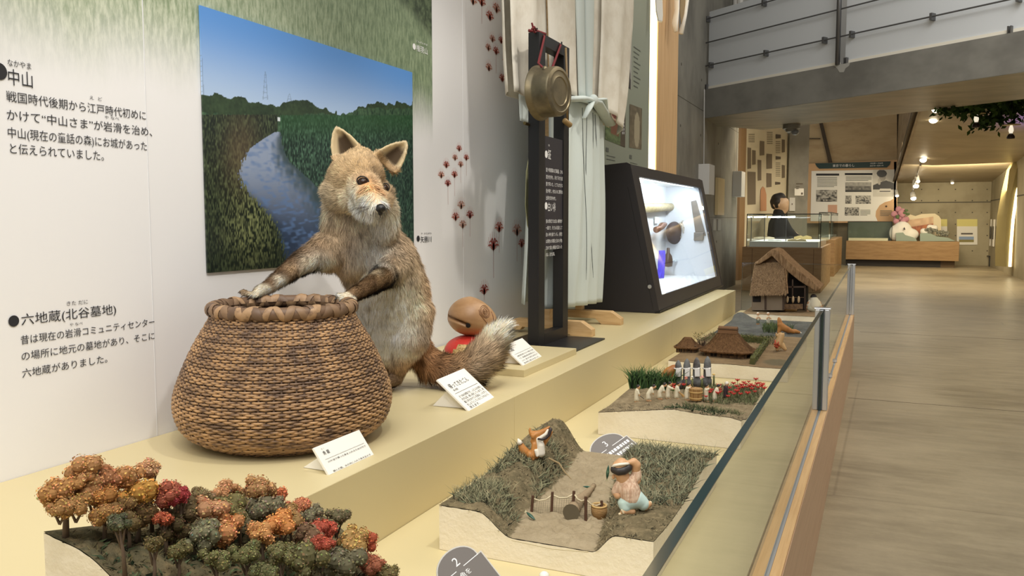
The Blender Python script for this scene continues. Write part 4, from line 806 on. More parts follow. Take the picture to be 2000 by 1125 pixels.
# eyes, nose, mouth, whiskers
DK = mat('eye_brown', C(44, 26, 14), .12, spec=.35); RIM = mat('eye_rim', C(28, 20, 16), .6); NOSE = mat('nose_black', C(24, 22, 22), .3, bump=(300, .2, S1))
for (px, py, rx, ry, rot) in ((709, 355, .0136, .0114, -.35), (752, 367, .0096, .0104, -.5)):
    h, n = hit(px, py); M = Vector(-FW).to_track_quat('Z', 'Y').to_matrix().to_4x4() @ Matrix.Rotation(rot, 4, 'Z'); q = Vector(n * .5 - FW * .5).normalized().to_track_quat('Z', 'Y').to_matrix().to_4x4() @ Matrix.Rotation(0, 4, 'Z')
    e = MB().ell(h - n * .0016, (rx, ry, .009), M=M).build('eye', DK, fx, smooth=True)
    ring = MB(); u_ = np.array(M.to_3x3() @ Vector((1, 0, 0))); w_ = np.array(M.to_3x3() @ Vector((0, 1, 0))); R1, R2 = rx * .97, ry * .97
    ring.tube([h + n * .0015 + u_ * R1 * math.cos(x) * 1.08 + w_ * R2 * math.sin(x) for x in np.linspace(0, 2 * math.pi, 22)], .0017, 6, cap=False); ring.build('eyelid', RIM, e, smooth=True)
h, n = hit(744, 407); ns = MB(); ns.ell(h - n * .002, (.0125, .0105, .0105)); ns.ell(h - n * .004 + (0, 0, -.008), (.006, .006, .009)); ns.build('nose', NOSE, fx, smooth=True)
def along_surf(pts, off=.0012): return [hit(*p)[0] + hit(*p)[1] * off for p in pts]
MB().tube(along_surf([(745, 418), (738, 422), (728, 420), (718, 416), (708, 411)], .0035), [.0022, .0022, .002, .0016, .0008], 6).build('mouth', RIM, fx, smooth=True)
b = MB()
for k in range(14):
    h, n = hit(RNG.uniform(706, 728), RNG.uniform(392, 408)); d = nz(-RT * 1.0 + np.array([0, 0, RNG.uniform(-.25, .2)]) + n * .35); L = RNG.uniform(.03, .06); b.tube([h, h + d * L * .5, h + d * L + (0, 0, -.008)], [.00035, .0003, .0001], 4)
b.build('whisker', mat('whisker', C(60, 46, 36), .6), fx)
b = MB()
for (px, py, D, dx) in ((474, 567, 1.93, -1), (480, 575, 1.922, -1), (490, 579, 1.92, -.6), (660, 581, 1.92, -.7), (669, 590, 1.912, -.4), (681, 593, 1.912, 0), (741, 755, 2.275, -.6), (748, 757, 2.275, -.4)):
    p = aD(px, py, D); d = nz(RT * dx - FW * .5 + np.array([0, 0, -.45])); p = p if py < 700 else np.array([p[0], p[1], ZS + .006]); b.tube([p - d * .004, p + d * .006, p + d * .012 + (0, 0, -.002 if py < 700 else .0)], [.0026, .002, .0005], 6)
b.build('claw', mat('claw', C(70, 60, 50), .4), fx, smooth=True)
# fur
FUR = fur_mat('fox_fur')
hd_c, nose_p = aD(700, 345, 2.10), aD(742, 406, 1.915); hd_ax = nz(hd_c - nose_p)
arms = [np.array([q[:3] for q in ch]) for ch in (armL, armR)]; tl = np.array([q[:3] for q in tail]); tors = np.array([q[:3] for q in torso]); legs = [np.array([q[:3] for q in ch]) for ch in (hipR, hipL)]
def segd(P, ch):
    best = np.full(len(P), 9.); dr = np.zeros((len(P), 3)); tt = np.zeros(len(P))
    for i in range(len(ch) - 1):
        a_, b__ = ch[i], ch[i + 1]; ab = b__ - a_; t_ = np.clip((P - a_) @ ab / (ab @ ab), 0, 1); d = np.linalg.norm(P - a_ - t_[:, None] * ab, axis=1); m_ = d < best; best[m_] = d[m_]; dr[m_] = ab / np.linalg.norm(ab); tt[m_] = (i + t_[m_]) / (len(ch) - 1)
    return best, dr, tt
def fur(n, seed):
    P, Nn = samp(V, N, T, n); front = (Nn @ -FW) > -.45; P, Nn = P[front], Nn[front]
    flow = np.tile(np.array([0, 0, -1.0]) + FW * .2, (len(P), 1)); L = np.full(len(P), .019)
    dT, _, _ = segd(P, tors); dh = np.linalg.norm(P - hd_c, axis=1); dn = np.linalg.norm(P - nose_p, axis=1)
    dA = [segd(P, ch) for ch in arms]; dl = segd(P, tl); dL = [segd(P, ch) for ch in legs]
    for d_, dr_, t_ in dA:
        w = smooth01(d_, .062, .04) * smooth01(t_, .12, .35); flow = flow * (1 - w)[:, None] + dr_ * w[:, None]; L = L * (1 - w) + w * (.016 - .009 * t_)
    for d_, dr_, t_ in dL:
        w = smooth01(d_, .07, .045) * smooth01(t_, .35, .6); flow = flow * (1 - w)[:, None] + dr_ * w[:, None]; L = L * (1 - w) + w * (.016 - .008 * t_)
    w = smooth01(dl[0], .085, .06) * smooth01(dl[2], .0, .12); flow = flow * (1 - w)[:, None] + dl[1] * w[:, None]; L = L * (1 - w) + w * (.026 + .020 * dl[2])
    hz = smooth01(P[:, 2], aD(700, 430, 2.1)[2], aD(700, 405, 2.1)[2]) * smooth01(dh, .15, .11); rad = nz(P - nose_p); flow = flow * (1 - hz)[:, None] + rad * hz[:, None]; L = L * (1 - hz) + hz * np.interp(dn, [0, .03, .06, .10, .16, .2], [.002, .0032, .0048, .0075, .014, .020])
    L = L * (1 - .50 * hz * smooth01(P[:, 2], hd_c[2] - .01, hd_c[2] + .03)); ef, ei = inear(P); L = L * (1 - ef * .82); up_ = np.array([0, 0, 1.]); flow = flow * (1 - ef)[:, None] + up_ * ef[:, None]
    for px_, py_ in ((709, 355), (752, 368), (744, 407)):
        dd = np.linalg.norm(P - hit(px_, py_)[0], axis=1); L = L * smooth01(dd, .012, .021)
    flow = nz(flow - Nn * (flow * Nn).sum(1)[:, None] * .8 + RNG.normal(0, .16, P.shape)); clump = vnoise(P, 55, seed); flow = nz(flow + np.stack([vnoise(P, 40, 11) - .5, vnoise(P, 40, 12) - .5, vnoise(P, 40, 13) - .5], 1) * .8)
    lift = .38 + .3 * w; D = nz(flow + Nn * lift[:, None]); L = L * RNG.uniform(.65, 1.2, len(P)); ok = L > .0022; P, Nn, D, L = P[ok], Nn[ok], D[ok], L[ok]
    hitlow = P[:, 2] + D[:, 2] * L < ZS + .002; D[hitlow, 2] = np.abs(D[hitlow, 2]) * .2; D = nz(D)
    c = foxcol(P); ef, ei = inear(P); c = mixc(c, A(226, 206, 168), ef * .8); c = mixc(c, A(70, 52, 40), ei * .85)
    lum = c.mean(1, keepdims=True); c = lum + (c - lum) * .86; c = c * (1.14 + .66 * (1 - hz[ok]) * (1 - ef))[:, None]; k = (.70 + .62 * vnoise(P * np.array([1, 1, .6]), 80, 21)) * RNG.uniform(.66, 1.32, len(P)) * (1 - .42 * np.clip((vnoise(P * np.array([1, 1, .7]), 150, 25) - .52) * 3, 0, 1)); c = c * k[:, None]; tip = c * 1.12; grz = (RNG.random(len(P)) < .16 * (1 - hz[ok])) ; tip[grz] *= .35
    return P, D, L, Nn, np.clip(c, 0, 1), np.clip(tip, 0, 1)
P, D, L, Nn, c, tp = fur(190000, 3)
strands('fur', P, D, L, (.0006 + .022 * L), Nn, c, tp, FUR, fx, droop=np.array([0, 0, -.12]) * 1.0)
# ================================================================ LANDSCAPE MODELS ON THE PLATFORM
PLAS = mat('cream_plaster', C(238, 228, 206), .75, n=(C(226, 214, 188), 5, S1, .4, .7), bump=(90, .22, S1), spec=.2)
LEAF = fur_mat('leaf_tint', .7)
def terrain(root, x0, x1, y0, y1, hf, gm, nx=90, ny=110, rough=.004, sc=45, plas=PLAS, colf=None, name='ground', inset=.0):
    X_, Y_ = np.meshgrid(np.linspace(x0, x1, nx), np.linspace(y0, y1, ny), indexing='ij'); Z_ = hf(X_, Y_)
    def side(xs, ys): return np.stack([xs, ys], 1)
    b = MB(); n_ = 70
    pr = np.vstack([side(np.linspace(x0, x1, n_), np.full(n_, y0)), side(np.full(n_, x1), np.linspace(y0, y1, n_))[1:], side(np.linspace(x1, x0, n_), np.full(n_, y1))[1:], side(np.full(n_, x0), np.linspace(y1, y0, n_))[1:-1]])
    top = hf(pr[:, 0], pr[:, 1]) - .0015 + .0012 * (vnoise(np.stack([pr[:, 0], pr[:, 1], pr[:, 0] * 0], 1), 120) - .5); k = len(pr); bt = np.full(k, ZP + .0008)
    V_ = np.vstack([np.c_[pr, bt], np.c_[pr, top]]); b.add(V_, [(i, (i + 1) % k, k + (i + 1) % k, k + i) for i in range(k)] + [tuple(range(k))])
    b.build('plaster_base', plas, root)
    e = np.minimum(np.minimum(X_ - x0, x1 - X_), np.minimum(Y_ - y0, y1 - Y_)); w = smooth01(e, 0, .02)
    P3 = np.stack([X_, Y_, X_ * 0], -1); Zd = Z_ + w * rough * ((vnoise(P3, sc) - .45) + .6 * (vnoise(P3, sc * 2.7, 3) - .5))
    b = MB(); cc = None
    if colf is not None: cc = colf(X_, Y_, Zd).reshape(-1, 3)
    b.grid(np.stack([X_, Y_, Zd], -1), 0, cc); b.build(name, gm, root, smooth=True, colattr=colf is not None)
def blades(name, root, xy, hf, h, w, c1, c2, lean=.35, m=None, up=1.0, zoff=-.002):
    n = len(xy)
    if n == 0: return None
    z = hf(xy[:, 0], xy[:, 1]) + zoff; P = np.c_[xy, z]; D = nz(np.c_[RNG.normal(0, lean, (n, 2)), np.full(n, up)]); L = h * RNG.uniform(.55, 1.15, n); f = RNG.random(n)
    c = mixc(np.array(c1), np.array(c2), f); N_ = nz(np.c_[RNG.normal(0, .3, (n, 2)), np.ones(n)] - FW * .6)
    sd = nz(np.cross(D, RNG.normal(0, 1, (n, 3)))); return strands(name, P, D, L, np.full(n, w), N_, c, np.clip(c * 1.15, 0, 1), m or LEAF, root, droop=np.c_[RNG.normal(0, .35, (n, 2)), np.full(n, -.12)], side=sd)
def rndxy(n, x0, x1, y0, y1, test=None):
    q = np.c_[RNG.uniform(x0, x1, n), RNG.uniform(y0, y1, n)]; return q if test is None else q[test(q[:, 0], q[:, 1])]

# ---- 1: hill of autumn trees (nearest)
t0 = thing('autumn_hill_model', 'landscape model of a hillside crowded with autumn trees, nearest the viewer', 'landscape model', (-.61, .85, ZP), 'landscape models along the platform')
x0, x1, y0, y1 = -.885, -.56, .643, 1.09
hill = lambda x, y: np.maximum(.617 - .28 * (x - x0) - .5 * (x - x0) ** 2 - .24 * (y - y0) + .012 * np.sin((x - x0) * 19 + 1.0) * smooth01(x - x0, 0, .1), .40)
GRD = mat('scrub_ground', (1, 1, 1), .9, attr='Col', bump=(160, .5, S1), spec=.1)
def colh(X_, Y_, Z_): n_ = vnoise(np.stack([X_, Y_, X_ * 0], -1), 55); n2 = vnoise(np.stack([X_, Y_, X_ * 0], -1), 170, 4); return mixc(mixc(A(110, 98, 74), A(84, 82, 62), n_), A(146, 126, 92), np.clip(n2 * 1.6 - .9, 0, 1))
terrain(t0, x0, x1, y0, y1, hill, GRD, rough=.012, sc=60, colf=colh)
BARK = mat('bark', C(96, 78, 62), .8)
crowns = [  # px, py, r, D, colour
 (125, 958, 34, .965, (176, 124, 66)), (170, 922, 34, .985, (178, 128, 76)), (150, 985, 30, .96, (150, 110, 58)), (205, 935, 30, 1.0, (170, 112, 70)), (200, 972, 28, .985, (164, 108, 48)), (245, 935, 34, 1.02, (176, 124, 70)), (292, 916, 24, 1.06, (176, 132, 90)), (268, 962, 34, 1.02, (184, 132, 48)), (118, 994, 26, .95, (160, 118, 66)), (205, 1003, 27, .97, (150, 108, 58)), (248, 1015, 28, .99, (96, 84, 52)), (182, 955, 28, .985, (172, 124, 74)), (235, 985, 30, 1.0, (120, 92, 52)), (275, 1005, 30, 1.02, (78, 62, 36)),
 (322, 965, 32, 1.04, (160, 78, 60)), (352, 968, 24, 1.05, (158, 44, 56)), (318, 1012, 19, 1.02, (168, 76, 50)), (360, 1000, 34, 1.07, (92, 82, 56)), (335, 1035, 28, 1.04, (72, 66, 44)),
 (395, 968, 22, 1.12, (110, 98, 66)), (436, 958, 24, 1.14, (180, 126, 82)), (404, 995, 34, 1.09, (178, 128, 88)), (462, 985, 36, 1.13, (104, 104, 62)), (500, 955, 30, 1.17, (170, 128, 78)), (545, 966, 17, 1.19, (180, 92, 54)), (520, 990, 34, 1.16, (98, 100, 78)), (440, 1035, 36, 1.08, (188, 124, 70)), (398, 1045, 34, 1.05, (104, 110, 84)),
 (548, 1025, 34, 1.12, (196, 122, 58)), (510, 1042, 26, 1.09, (190, 130, 70)), (582, 988, 22, 1.2, (184, 106, 72)), (566, 1008, 28, 1.18, (150, 116, 66)), (608, 1008, 26, 1.2, (104, 106, 84)), (655, 1010, 25, 1.24, (96, 96, 70)), (632, 1036, 28, 1.19, (178, 72, 56)), (606, 1050, 32, 1.15, (112, 88, 66)), (685, 1052, 32, 1.22, (166, 132, 70)), (712, 1056, 24, 1.24, (176, 74, 50)),
 (595, 1090, 40, 1.09, (92, 96, 62)), (668, 1095, 38, 1.15, (94, 98, 76)), (728, 1098, 24, 1.23, (156, 86, 62)), (752, 1118, 24, 1.24, (100, 96, 58)), (630, 1062, 20, 1.14, (164, 66, 50)), (232, 1022, 20, .93, (74, 86, 66)), (480, 1080, 26, 1.03, (92, 100, 60)), (545, 1085, 24, 1.05, (100, 104, 66)), (350, 1075, 22, .98, (90, 92, 56)), (420, 1090, 26, 1.0, (98, 104, 64)), (520, 1118, 26, 1.02, (88, 98, 62)), (300, 1062, 18, .95, (84, 80, 50))]
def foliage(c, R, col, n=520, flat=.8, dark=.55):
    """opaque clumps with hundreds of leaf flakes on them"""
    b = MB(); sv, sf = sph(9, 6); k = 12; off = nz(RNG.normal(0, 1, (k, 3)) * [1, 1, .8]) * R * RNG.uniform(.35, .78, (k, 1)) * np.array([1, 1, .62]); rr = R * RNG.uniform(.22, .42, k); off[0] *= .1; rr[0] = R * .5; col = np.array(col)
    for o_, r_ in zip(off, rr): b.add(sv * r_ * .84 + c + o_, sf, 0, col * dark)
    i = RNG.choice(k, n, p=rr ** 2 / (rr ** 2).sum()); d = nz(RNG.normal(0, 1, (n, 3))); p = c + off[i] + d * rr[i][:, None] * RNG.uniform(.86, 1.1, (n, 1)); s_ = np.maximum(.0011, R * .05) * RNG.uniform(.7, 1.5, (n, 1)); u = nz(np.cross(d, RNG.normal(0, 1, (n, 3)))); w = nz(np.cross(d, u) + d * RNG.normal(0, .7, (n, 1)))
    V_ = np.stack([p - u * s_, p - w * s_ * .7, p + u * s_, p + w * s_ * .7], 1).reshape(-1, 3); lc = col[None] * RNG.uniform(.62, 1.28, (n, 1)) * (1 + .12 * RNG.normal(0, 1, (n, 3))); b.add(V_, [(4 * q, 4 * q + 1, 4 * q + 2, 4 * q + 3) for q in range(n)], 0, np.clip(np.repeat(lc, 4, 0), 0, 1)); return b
FOL = mat('foliage', (1, 1, 1), .8, attr='Col', spec=.15)
for (px, py, r, D, c_) in crowns:
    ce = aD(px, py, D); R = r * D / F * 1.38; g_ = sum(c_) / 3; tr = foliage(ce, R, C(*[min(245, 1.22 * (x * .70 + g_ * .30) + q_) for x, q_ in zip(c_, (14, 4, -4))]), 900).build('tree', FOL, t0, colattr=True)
    gz_ = float(hill(np.array(ce[0]), np.array(ce[1]))); b = MB(); bx, by = ce[0] + RNG.normal(0, .003), ce[1] + RNG.normal(0, .003)
    if px < 262 and py < 1012 and (px, py) not in ((125, 958), (200, 972), (245, 935)):
        n_ = min(((125, 958, .965), (200, 972, .985), (245, 935, 1.02)), key=lambda q: abs(q[0] - px) + abs(q[1] - py)); e_ = aD(*n_); b.tube([tuple(ce), tuple((ce + e_) / 2 - (0, 0, R * .2)), tuple(e_ - (0, 0, R * .35))], [.0012, .002, .0026], 6)
    elif ce[2] - R * .3 > gz_: b.tube([(bx, by, gz_ - .004), ((bx + ce[0]) / 2 + .002, (by + ce[1]) / 2, gz_ * .5 + ce[2] * .5 - .002), tuple(ce)], [.0030, .0020, .0011] if px > 160 or py > 990 else [.0042, .0032, .0016], 7)
    else: b.tube([(bx, by, gz_ - .006), tuple(ce)], [.003, .002], 6)
    for s_ in (-1, 1): b.tube([((bx + ce[0]) / 2, (by + ce[1]) / 2, gz_ * .45 + ce[2] * .55), ce + RT * s_ * R * .5 + (0, 0, R * .1)], [.0018, .0008], 5)
    b.build('trunk', BARK, tr, smooth=True)
q = rndxy(5200, x0 + .01, x1 - .01, y0 + .004, y1 - .01); blades('scrub', t0, q, hill, .011, .0022, C(70, 66, 44), C(120, 108, 70), 1.0)
q = rndxy(900, x0 + .05, x1 - .05, y0 + .01, y0 + .25); blades('leafy_scrub', t0, q, hill, .014, .0045, C(62, 78, 54), C(104, 116, 78), 1.2)

# ---- grey plaques
PLQ = mat('grey_plaque', C(112, 106, 102), .5)
def plaque(p, xd, up, w, h, label, num, lines):
    """dark plaque with an arched shoulder; p = lower left corner of its square part"""
    xd, up = nz(np.array(xd, float)), nz(np.array(up, float)); n_ = nz(np.cross(xd, up)); t = thing('plaque', label, 'plaque', p, 'grey plaques between the models')
    at = lambda u, v_: np.array(p) + xd * w * u + up * h * v_
    def outl(k):
        pts = [at(0 + k, k), at(1 - k, k), at(1 - k, .66 - k), at(.92 - k, .66 - k)]; pts += [at(.5 + (.42 - k) * math.cos(x), .68 + (.30 - k) * math.sin(x)) for x in np.linspace(0, math.pi, 18)]; return pts + [at(.08 + k, .66 - k), at(k, .66 - k)]
    MB().prism(outl(0), -n_ * .003).build('plate', mat('pale_edge', C(200, 196, 188), .5), t); b = MB(); b.add(np.array(outl(.022)) + n_ * .0006, [tuple(range(len(outl(0))))]); b.build('face', PLQ, t)
    b = MB(); b.add([at(.09, .64) + n_ * .001, at(.42, .64) + n_ * .001, at(.42, .652) + n_ * .001, at(.09, .652) + n_ * .001], [(0, 1, 2, 3)]); b.add([at(.58, .64) + n_ * .001, at(.91, .64) + n_ * .001, at(.91, .652) + n_ * .001, at(.58, .652) + n_ * .001], [(0, 1, 2, 3)])
    if num: b.text(num, h * .2, at(.46, .70) + n_ * .001, xd, up)
    for i, s_ in enumerate(lines):
        if isinstance(s_, str): b.text(s_, h * .105, at(.08, .50 - i * .125) + n_ * .001, xd, up)
        else:
            u_ = .08
            while u_ < s_: k = RNG.uniform(.03, .075); b.add([at(u_, .50 - i * .125) + n_ * .001, at(u_ + k, .50 - i * .125) + n_ * .001, at(u_ + k, .57 - i * .125) + n_ * .001, at(u_, .57 - i * .125) + n_ * .001], [(0, 1, 2, 3)]); u_ += k + .02
    b.build('lettering', mat('white_ink', C(245, 245, 245)), t); bk = MB(); foot = at(.5, .05); bk.prism([at(.4, 0) - n_ * .003, at(.6, 0) - n_ * .003, at(.6, .8) - n_ * .003, at(.4, .8) - n_ * .003], np.array([0, .0, 0]) - n_ * .012); bk.build('backing_block', PLQ, t); return t
def plq_at(pl, pr, tl, Dl, Dr, Dt, *a): L_, R_, T_ = aD(*pl, Dl), aD(*pr, Dr), aD(*tl, Dt); xd = R_ - L_; up = T_ - L_; up = up - nz(xd) * (up @ nz(xd)); plaque(L_, xd, up, np.linalg.norm(xd), np.linalg.norm(up), *a)
plq_at((1200, 940), (1270, 888), (1140, 872), 2.12, 2.20, 2.20, 'grey plaque numbered 3 behind the river model', '3', [.9, .92, .9, .93, .7])
plq_at((905, 1215), (990, 1140), (835, 1105), 1.33, 1.38, 1.36, 'grey plaque cut by the lower edge, in front of the river model', '2', ['の中の魚を', 'びく', .6, .5])
t = thing('clear_peg', 'small clear acrylic peg on the platform at the lower edge', 'peg', aZ(1063, 1123, ZP)); MB().lathe([(0, .0), (.009, 0), (.009, .006), (.004, .010), (0, .011)], aZ(1063, 1127, ZP), 14).build('peg', mat('clear_acrylic', C(235, 235, 228), .1), t, smooth=True)

# ---- 2: river with the crouching man
t1 = thing('river_model', 'landscape model of a dry brown river between grassy banks', 'landscape model', (-.55, 1.7, ZP), 'landscape models along the platform')
x0, x1, y0, y1 = -.768, -.343, 1.385, 2.0; RZ_ = .386
lb_ = np.array([aZ(*p, RZ_)[:2] for p in ((1000, 1053), (1032, 1000), (1075, 962), (1105, 930), (1130, 893))]); rb2 = np.array([aZ(*p, RZ_)[:2] for p in ((1158, 1075), (1178, 1010), (1188, 965), (1200, 930), (1212, 893))])
XL = lambda y: np.interp(y, lb_[:, 1], lb_[:, 0]); XR2 = lambda y: np.interp(y, rb2[:, 1], rb2[:, 0])
def riverh(x, y):
    dl, dr = XL(y) - x, x - XR2(y); k = smooth01(y, y0, y0 + .25)
    left = .428 + .035 * smooth01(y, 1.55, 1.9) - .012 * smooth01(-(x + .70), 0, .06) * 0; right = .426 + .012 * np.sin(y * 7); right = right - .02 * smooth01(y, 1.85, 2.0)
    hl = RZ_ + (left - RZ_) * smooth01(dl, 0, .075) ; hr = RZ_ + (right - RZ_) * smooth01(dr, 0, .045); z = np.where(dl > 0, hl, np.where(dr > 0, hr, RZ_)); return z
rough_ = lambda x, y: riverh(x, y)
def colr(X_, Y_, Z_):
    n_ = vnoise(np.stack([X_, Y_, X_ * 0], -1), 40); n2 = vnoise(np.stack([X_, Y_, X_ * 0], -1), 190, 2); inside = (XL(Y_) - X_ < .004) & (X_ - XR2(Y_) < .004)
    ban = mixc(mixc(A(126, 112, 86), A(98, 90, 68), n_), A(166, 148, 114), np.clip(n2 * 1.5 - .75, 0, 1)); riv_ = mixc(A(176, 160, 132), A(154, 138, 110), n_ * .6 + n2 * .4); return np.where(inside[..., None], riv_, ban)
terrain(t1, x0, x1, y0, y1, riverh, GRD, 110, 150, .010, 60, colf=colr)
ml = lambda x, y: (XL(y) - x > .012); mr = lambda x, y: (x - XR2(y) > .015) & (y > 1.47)
q = rndxy(26000, x0, x1, y0, y1, ml); q = q[(vnoise(np.c_[q, q[:, :1] * 0], 14) > .38) & (q[:, 1] > 1.42) & (q[:, 1] < 1.86)]
blades('grass', t1, q[:1700], riverh, .030, .0014, C(104, 104, 76), C(168, 160, 124), .5); blades('curly_weed', t1, q[2600:4300], riverh, .020, .0036, C(90, 96, 72), C(138, 136, 104), 1.0)
q = rndxy(40000, x0, x1, y0, y1, mr); q = q[(vnoise(np.c_[q, q[:, :1] * 0], 14, 5) > .34) & (q[:, 1] > 1.6)]
blades('grass', t1, q[:1600], riverh, .036, .0014, C(108, 110, 84), C(176, 170, 136), .5); blades('curly_weed', t1, q[2800:4300], riverh, .020, .0036, C(92, 98, 76), C(142, 142, 110), 1.0)
q = rndxy(9000, x0, x1, y0, y1, lambda x, y: (XL(y) - x > .004) | (x - XR2(y) > .004)); blades('moss', t1, q, riverh, .009, .0024, C(98, 90, 66), C(150, 136, 104), 1.1)
b = MB(); ol = [(1000, 1055), (1080, 1072), (1150, 1078)]; pts = [aY(p[0], p[1], y0 + .002) for p in ol]; b.tube(pts, .0022, 6); b.build('shore_edge', mat('yellow_moss', C(150, 132, 70), .8), t1)
tw = [aD(x, y, d) for x, y, d in ((1072, 895, 1.86), (1092, 905, 1.84), (1103, 922, 1.80), (1116, 936, 1.77))]; o = MB().tube(tw, [.002, .0022, .0018, .0008], 6).build('stick', mat('pale_twig', C(150, 128, 92), .7)); tag(o, 'thin curved twig lying down the left bank of the river model', 'stick')
# net fence
nf = thing('net_fence', 'five dark stakes with a pale rope and net across the model river', 'fence', aZ(1080, 990, RZ_)); stk_ = []
for (xb, yb, xt, yt) in ((1038, 1003, 1041, 968), (1077, 1006, 1079, 961), (1118, 1008, 1121, 959), (1144, 1018, 1144, 970), (1176, 1012, 1175, 978)):
    bs = aZ(xb, yb, RZ_ - .004 if xb < 1150 else RZ_ - .004); d_ = (bs - EYE) @ FW; tp_ = aD(xt, yt, d_); stk_.append((bs, tp_)); MB().tube([bs, tp_], .0030, 8).build('stake', mat('stake_brown', C(84, 56, 38), .7), nf)
b = MB()
for (a_, b__) in zip(stk_[:-1], stk_[1:]):
    p, q_ = a_[1] - (0, 0, .006), b__[1] - (0, 0, .006); b.tube([p, p * .66 + q_ * .34 - (0, 0, .007), p * .33 + q_ * .67 - (0, 0, .007), q_], .0016, 6)
b.build('rope', mat('cream_rope', C(214, 200, 166), .7), nf, smooth=True)
b = MB(); NETM = mat('net_thread', C(120, 112, 92), .8)
for (a_, b__) in zip(stk_[:-1], stk_[1:]):
    for k in range(9):
        u_ = k / 9; f0 = a_[0] * (1 - u_) + b__[0] * u_; f1 = a_[1] * (1 - u_) + b__[1] * u_ - (0, 0, .008 + .008 * math.sin(u_ * math.pi)); b.tube([f0, f1], .00028, 3, cap=False)
        w_ = (k + 1) / 10; b.tube([a_[0] * (1 - w_) + a_[1] * w_ - (0, 0, .006 * w_), b__[0] * (1 - w_) + b__[1] * w_ - (0, 0, .006 * w_)], .00028, 3, cap=False)
b.build('net', NETM, nf)
# fish trap, small basket, fish
tr_ = thing('trap_net', 'tapered tube net lying on the model river behind the fence', 'net', aZ(1130, 985, RZ_)); p = [aZ(x, y, RZ_ + z) for x, y, z in ((1116, 1000, .014), (1130, 978, .012), (1148, 962, .010), (1160, 948, .004))]
b = MB(); v_ = np.array(p); cs_ = np.array([v_[0] * (1 - t_) + v_[1] * t_ for t_ in np.linspace(0, 1, 8)] + [v_[1] * (1 - t_) + v_[2] * t_ for t_ in np.linspace(.1, 1, 8)] + [v_[2] * (1 - t_) + v_[3] * t_ for t_ in np.linspace(.1, 1, 6)]); b.tube(cs_, [.014 - .0095 * i / 21 + .0007 * (i % 2) for i in range(22)], 14); b.build('net_tube', mat('net_cloth', C(160, 138, 108), .85, bump=(120, .3, S1)), tr_, smooth=True)
MB().tube([p[0] + nz(p[0] - p[1]) * .001, p[0] + nz(p[0] - p[1]) * .003], [.0165, .017], 18).build('hoop', mat('trap_hoop', C(96, 86, 66), .8), tr_)
kc = aZ(1170, 1010, RZ_); t = thing('catch_basket', 'small round model basket beside the net fence', 'basket', kc); MB().lathe([(0, 0), (.013, 0), (.016, .012), (.0165, .022), (.0125, .024), (.010, .0235), (.010, .012), (0, .010)], kc - (0, 0, .001), 20).build('basket_body', mat('tiny_wicker', C(166, 128, 78), .7, bump=(220, .6, (1, 1, 3))), t, smooth=True); MB().tube([kc + np.array([.0145 * math.cos(x), .0145 * math.sin(x), .024]) for x in np.linspace(0, 6.283, 20)], .0022, 6, cap=False).build('rim', mat('wicker_rim', C(196, 162, 104), .7), t, smooth=True)
FISH = mat('fish_green', C(46, 84, 68), .35, n=(C(112, 140, 110), 60, S1, .5, .7))
def fish(p, d, L, label):
    p, d = np.array(p), nz(np.array(d, float)); t = thing('fish', label, 'fish', p, 'tiny fish in the river model'); b = MB(); b.tube([p - d * L * .5, p - d * L * .32, p, p + d * L * .3, p + d * L * .5], [.0004, L * .09, L * .16, L * .12, L * .03], 10, flat=.7); b.build('fish_body', FISH, t, smooth=True)
    s_ = nz(np.cross(d, FW)); b = MB(); b.prism([p + d * L * .46, p + d * L * .66 + s_ * L * .14, p + d * L * .66 - s_ * L * .14], FW * .0012); b.build('tail_fin', mat('fin_cream', C(206, 196, 160), .5), t)
fish(aD(1187, 922, 1.72), (-.1, 0, -1), .030, 'tiny green fish standing on its tail left of the crouching man'); fish(aZ(1147, 951, RZ_ + .014), (.5, .5, -.15), .022, 'tiny green fish on top of the tube net'); fish(aZ(1037, 1008, RZ_ + .008), (-.8, .3, .35), .026, 'tiny green fish beside the leftmost stake')

# ---- figurines built as one continuous blob per colour
SKIN = mat('clay_skin', C(206, 160, 118), .5); HAIRB = mat('clay_black', C(48, 42, 40), .5); FOXO = mat('clay_fox_orange', C(188, 128, 66), .5, n=(C(164, 104, 50), 20, S1, .4, .7)); CLW = mat('clay_white', C(236, 228, 212), .5)
def pblob(name, m, chains, D, root, vox, sm=3): return mesh_obj(name, blob(capsules([[J(x, y, D + d, r) for (x, y, d, r) in ch] for ch in chains]), vox, sm), m, root)
D_ = 1.612; mn = thing('man_figurine', 'clay man in cream jumper and pale blue shorts crouching over the model river', 'figurine', (*aD(1232, 1003, D_)[:2], .42))
pblob('body', SKIN, [[(1222, 945, 0, 13), (1212, 920, -.004, 14), (1210, 913, -.004, 15), (1214, 908, -.004, 14)], [(1243, 938, 0, 9), (1242, 922, .0, 8), (1243, 908, -.004, 9), (1238, 902, -.006, 8), (1230, 903, -.008, 5)], [(1208, 950, .004, 8), (1203, 963, -.002, 7), (1206, 968, -.004, 7)], [(1218, 985, -.004, 9), (1226, 997, -.008, 8), (1216, 1000, -.012, 5), (1236, 999, -.008, 6)], [(1250, 985, 0, 8), (1260, 990, -.002, 7), (1268, 984, -.002, 6)], [(1222, 945, 0, 12), (1228, 972, 0, 14), (1218, 985, -.004, 9)], [(1228, 972, 0, 14), (1250, 985, 0, 8)], [(1222, 945, 0, 12), (1243, 938, 0, 9)], [(1222, 945, 0, 12), (1208, 950, .004, 8)]], D_, mn, .0017)
KNIT = mat('cream_knit', C(228, 198, 170), .7, n=(C(206, 168, 140), 260, (1, 1, .05), .4, .6), bump=(300, .5, (1, 1, .06)))
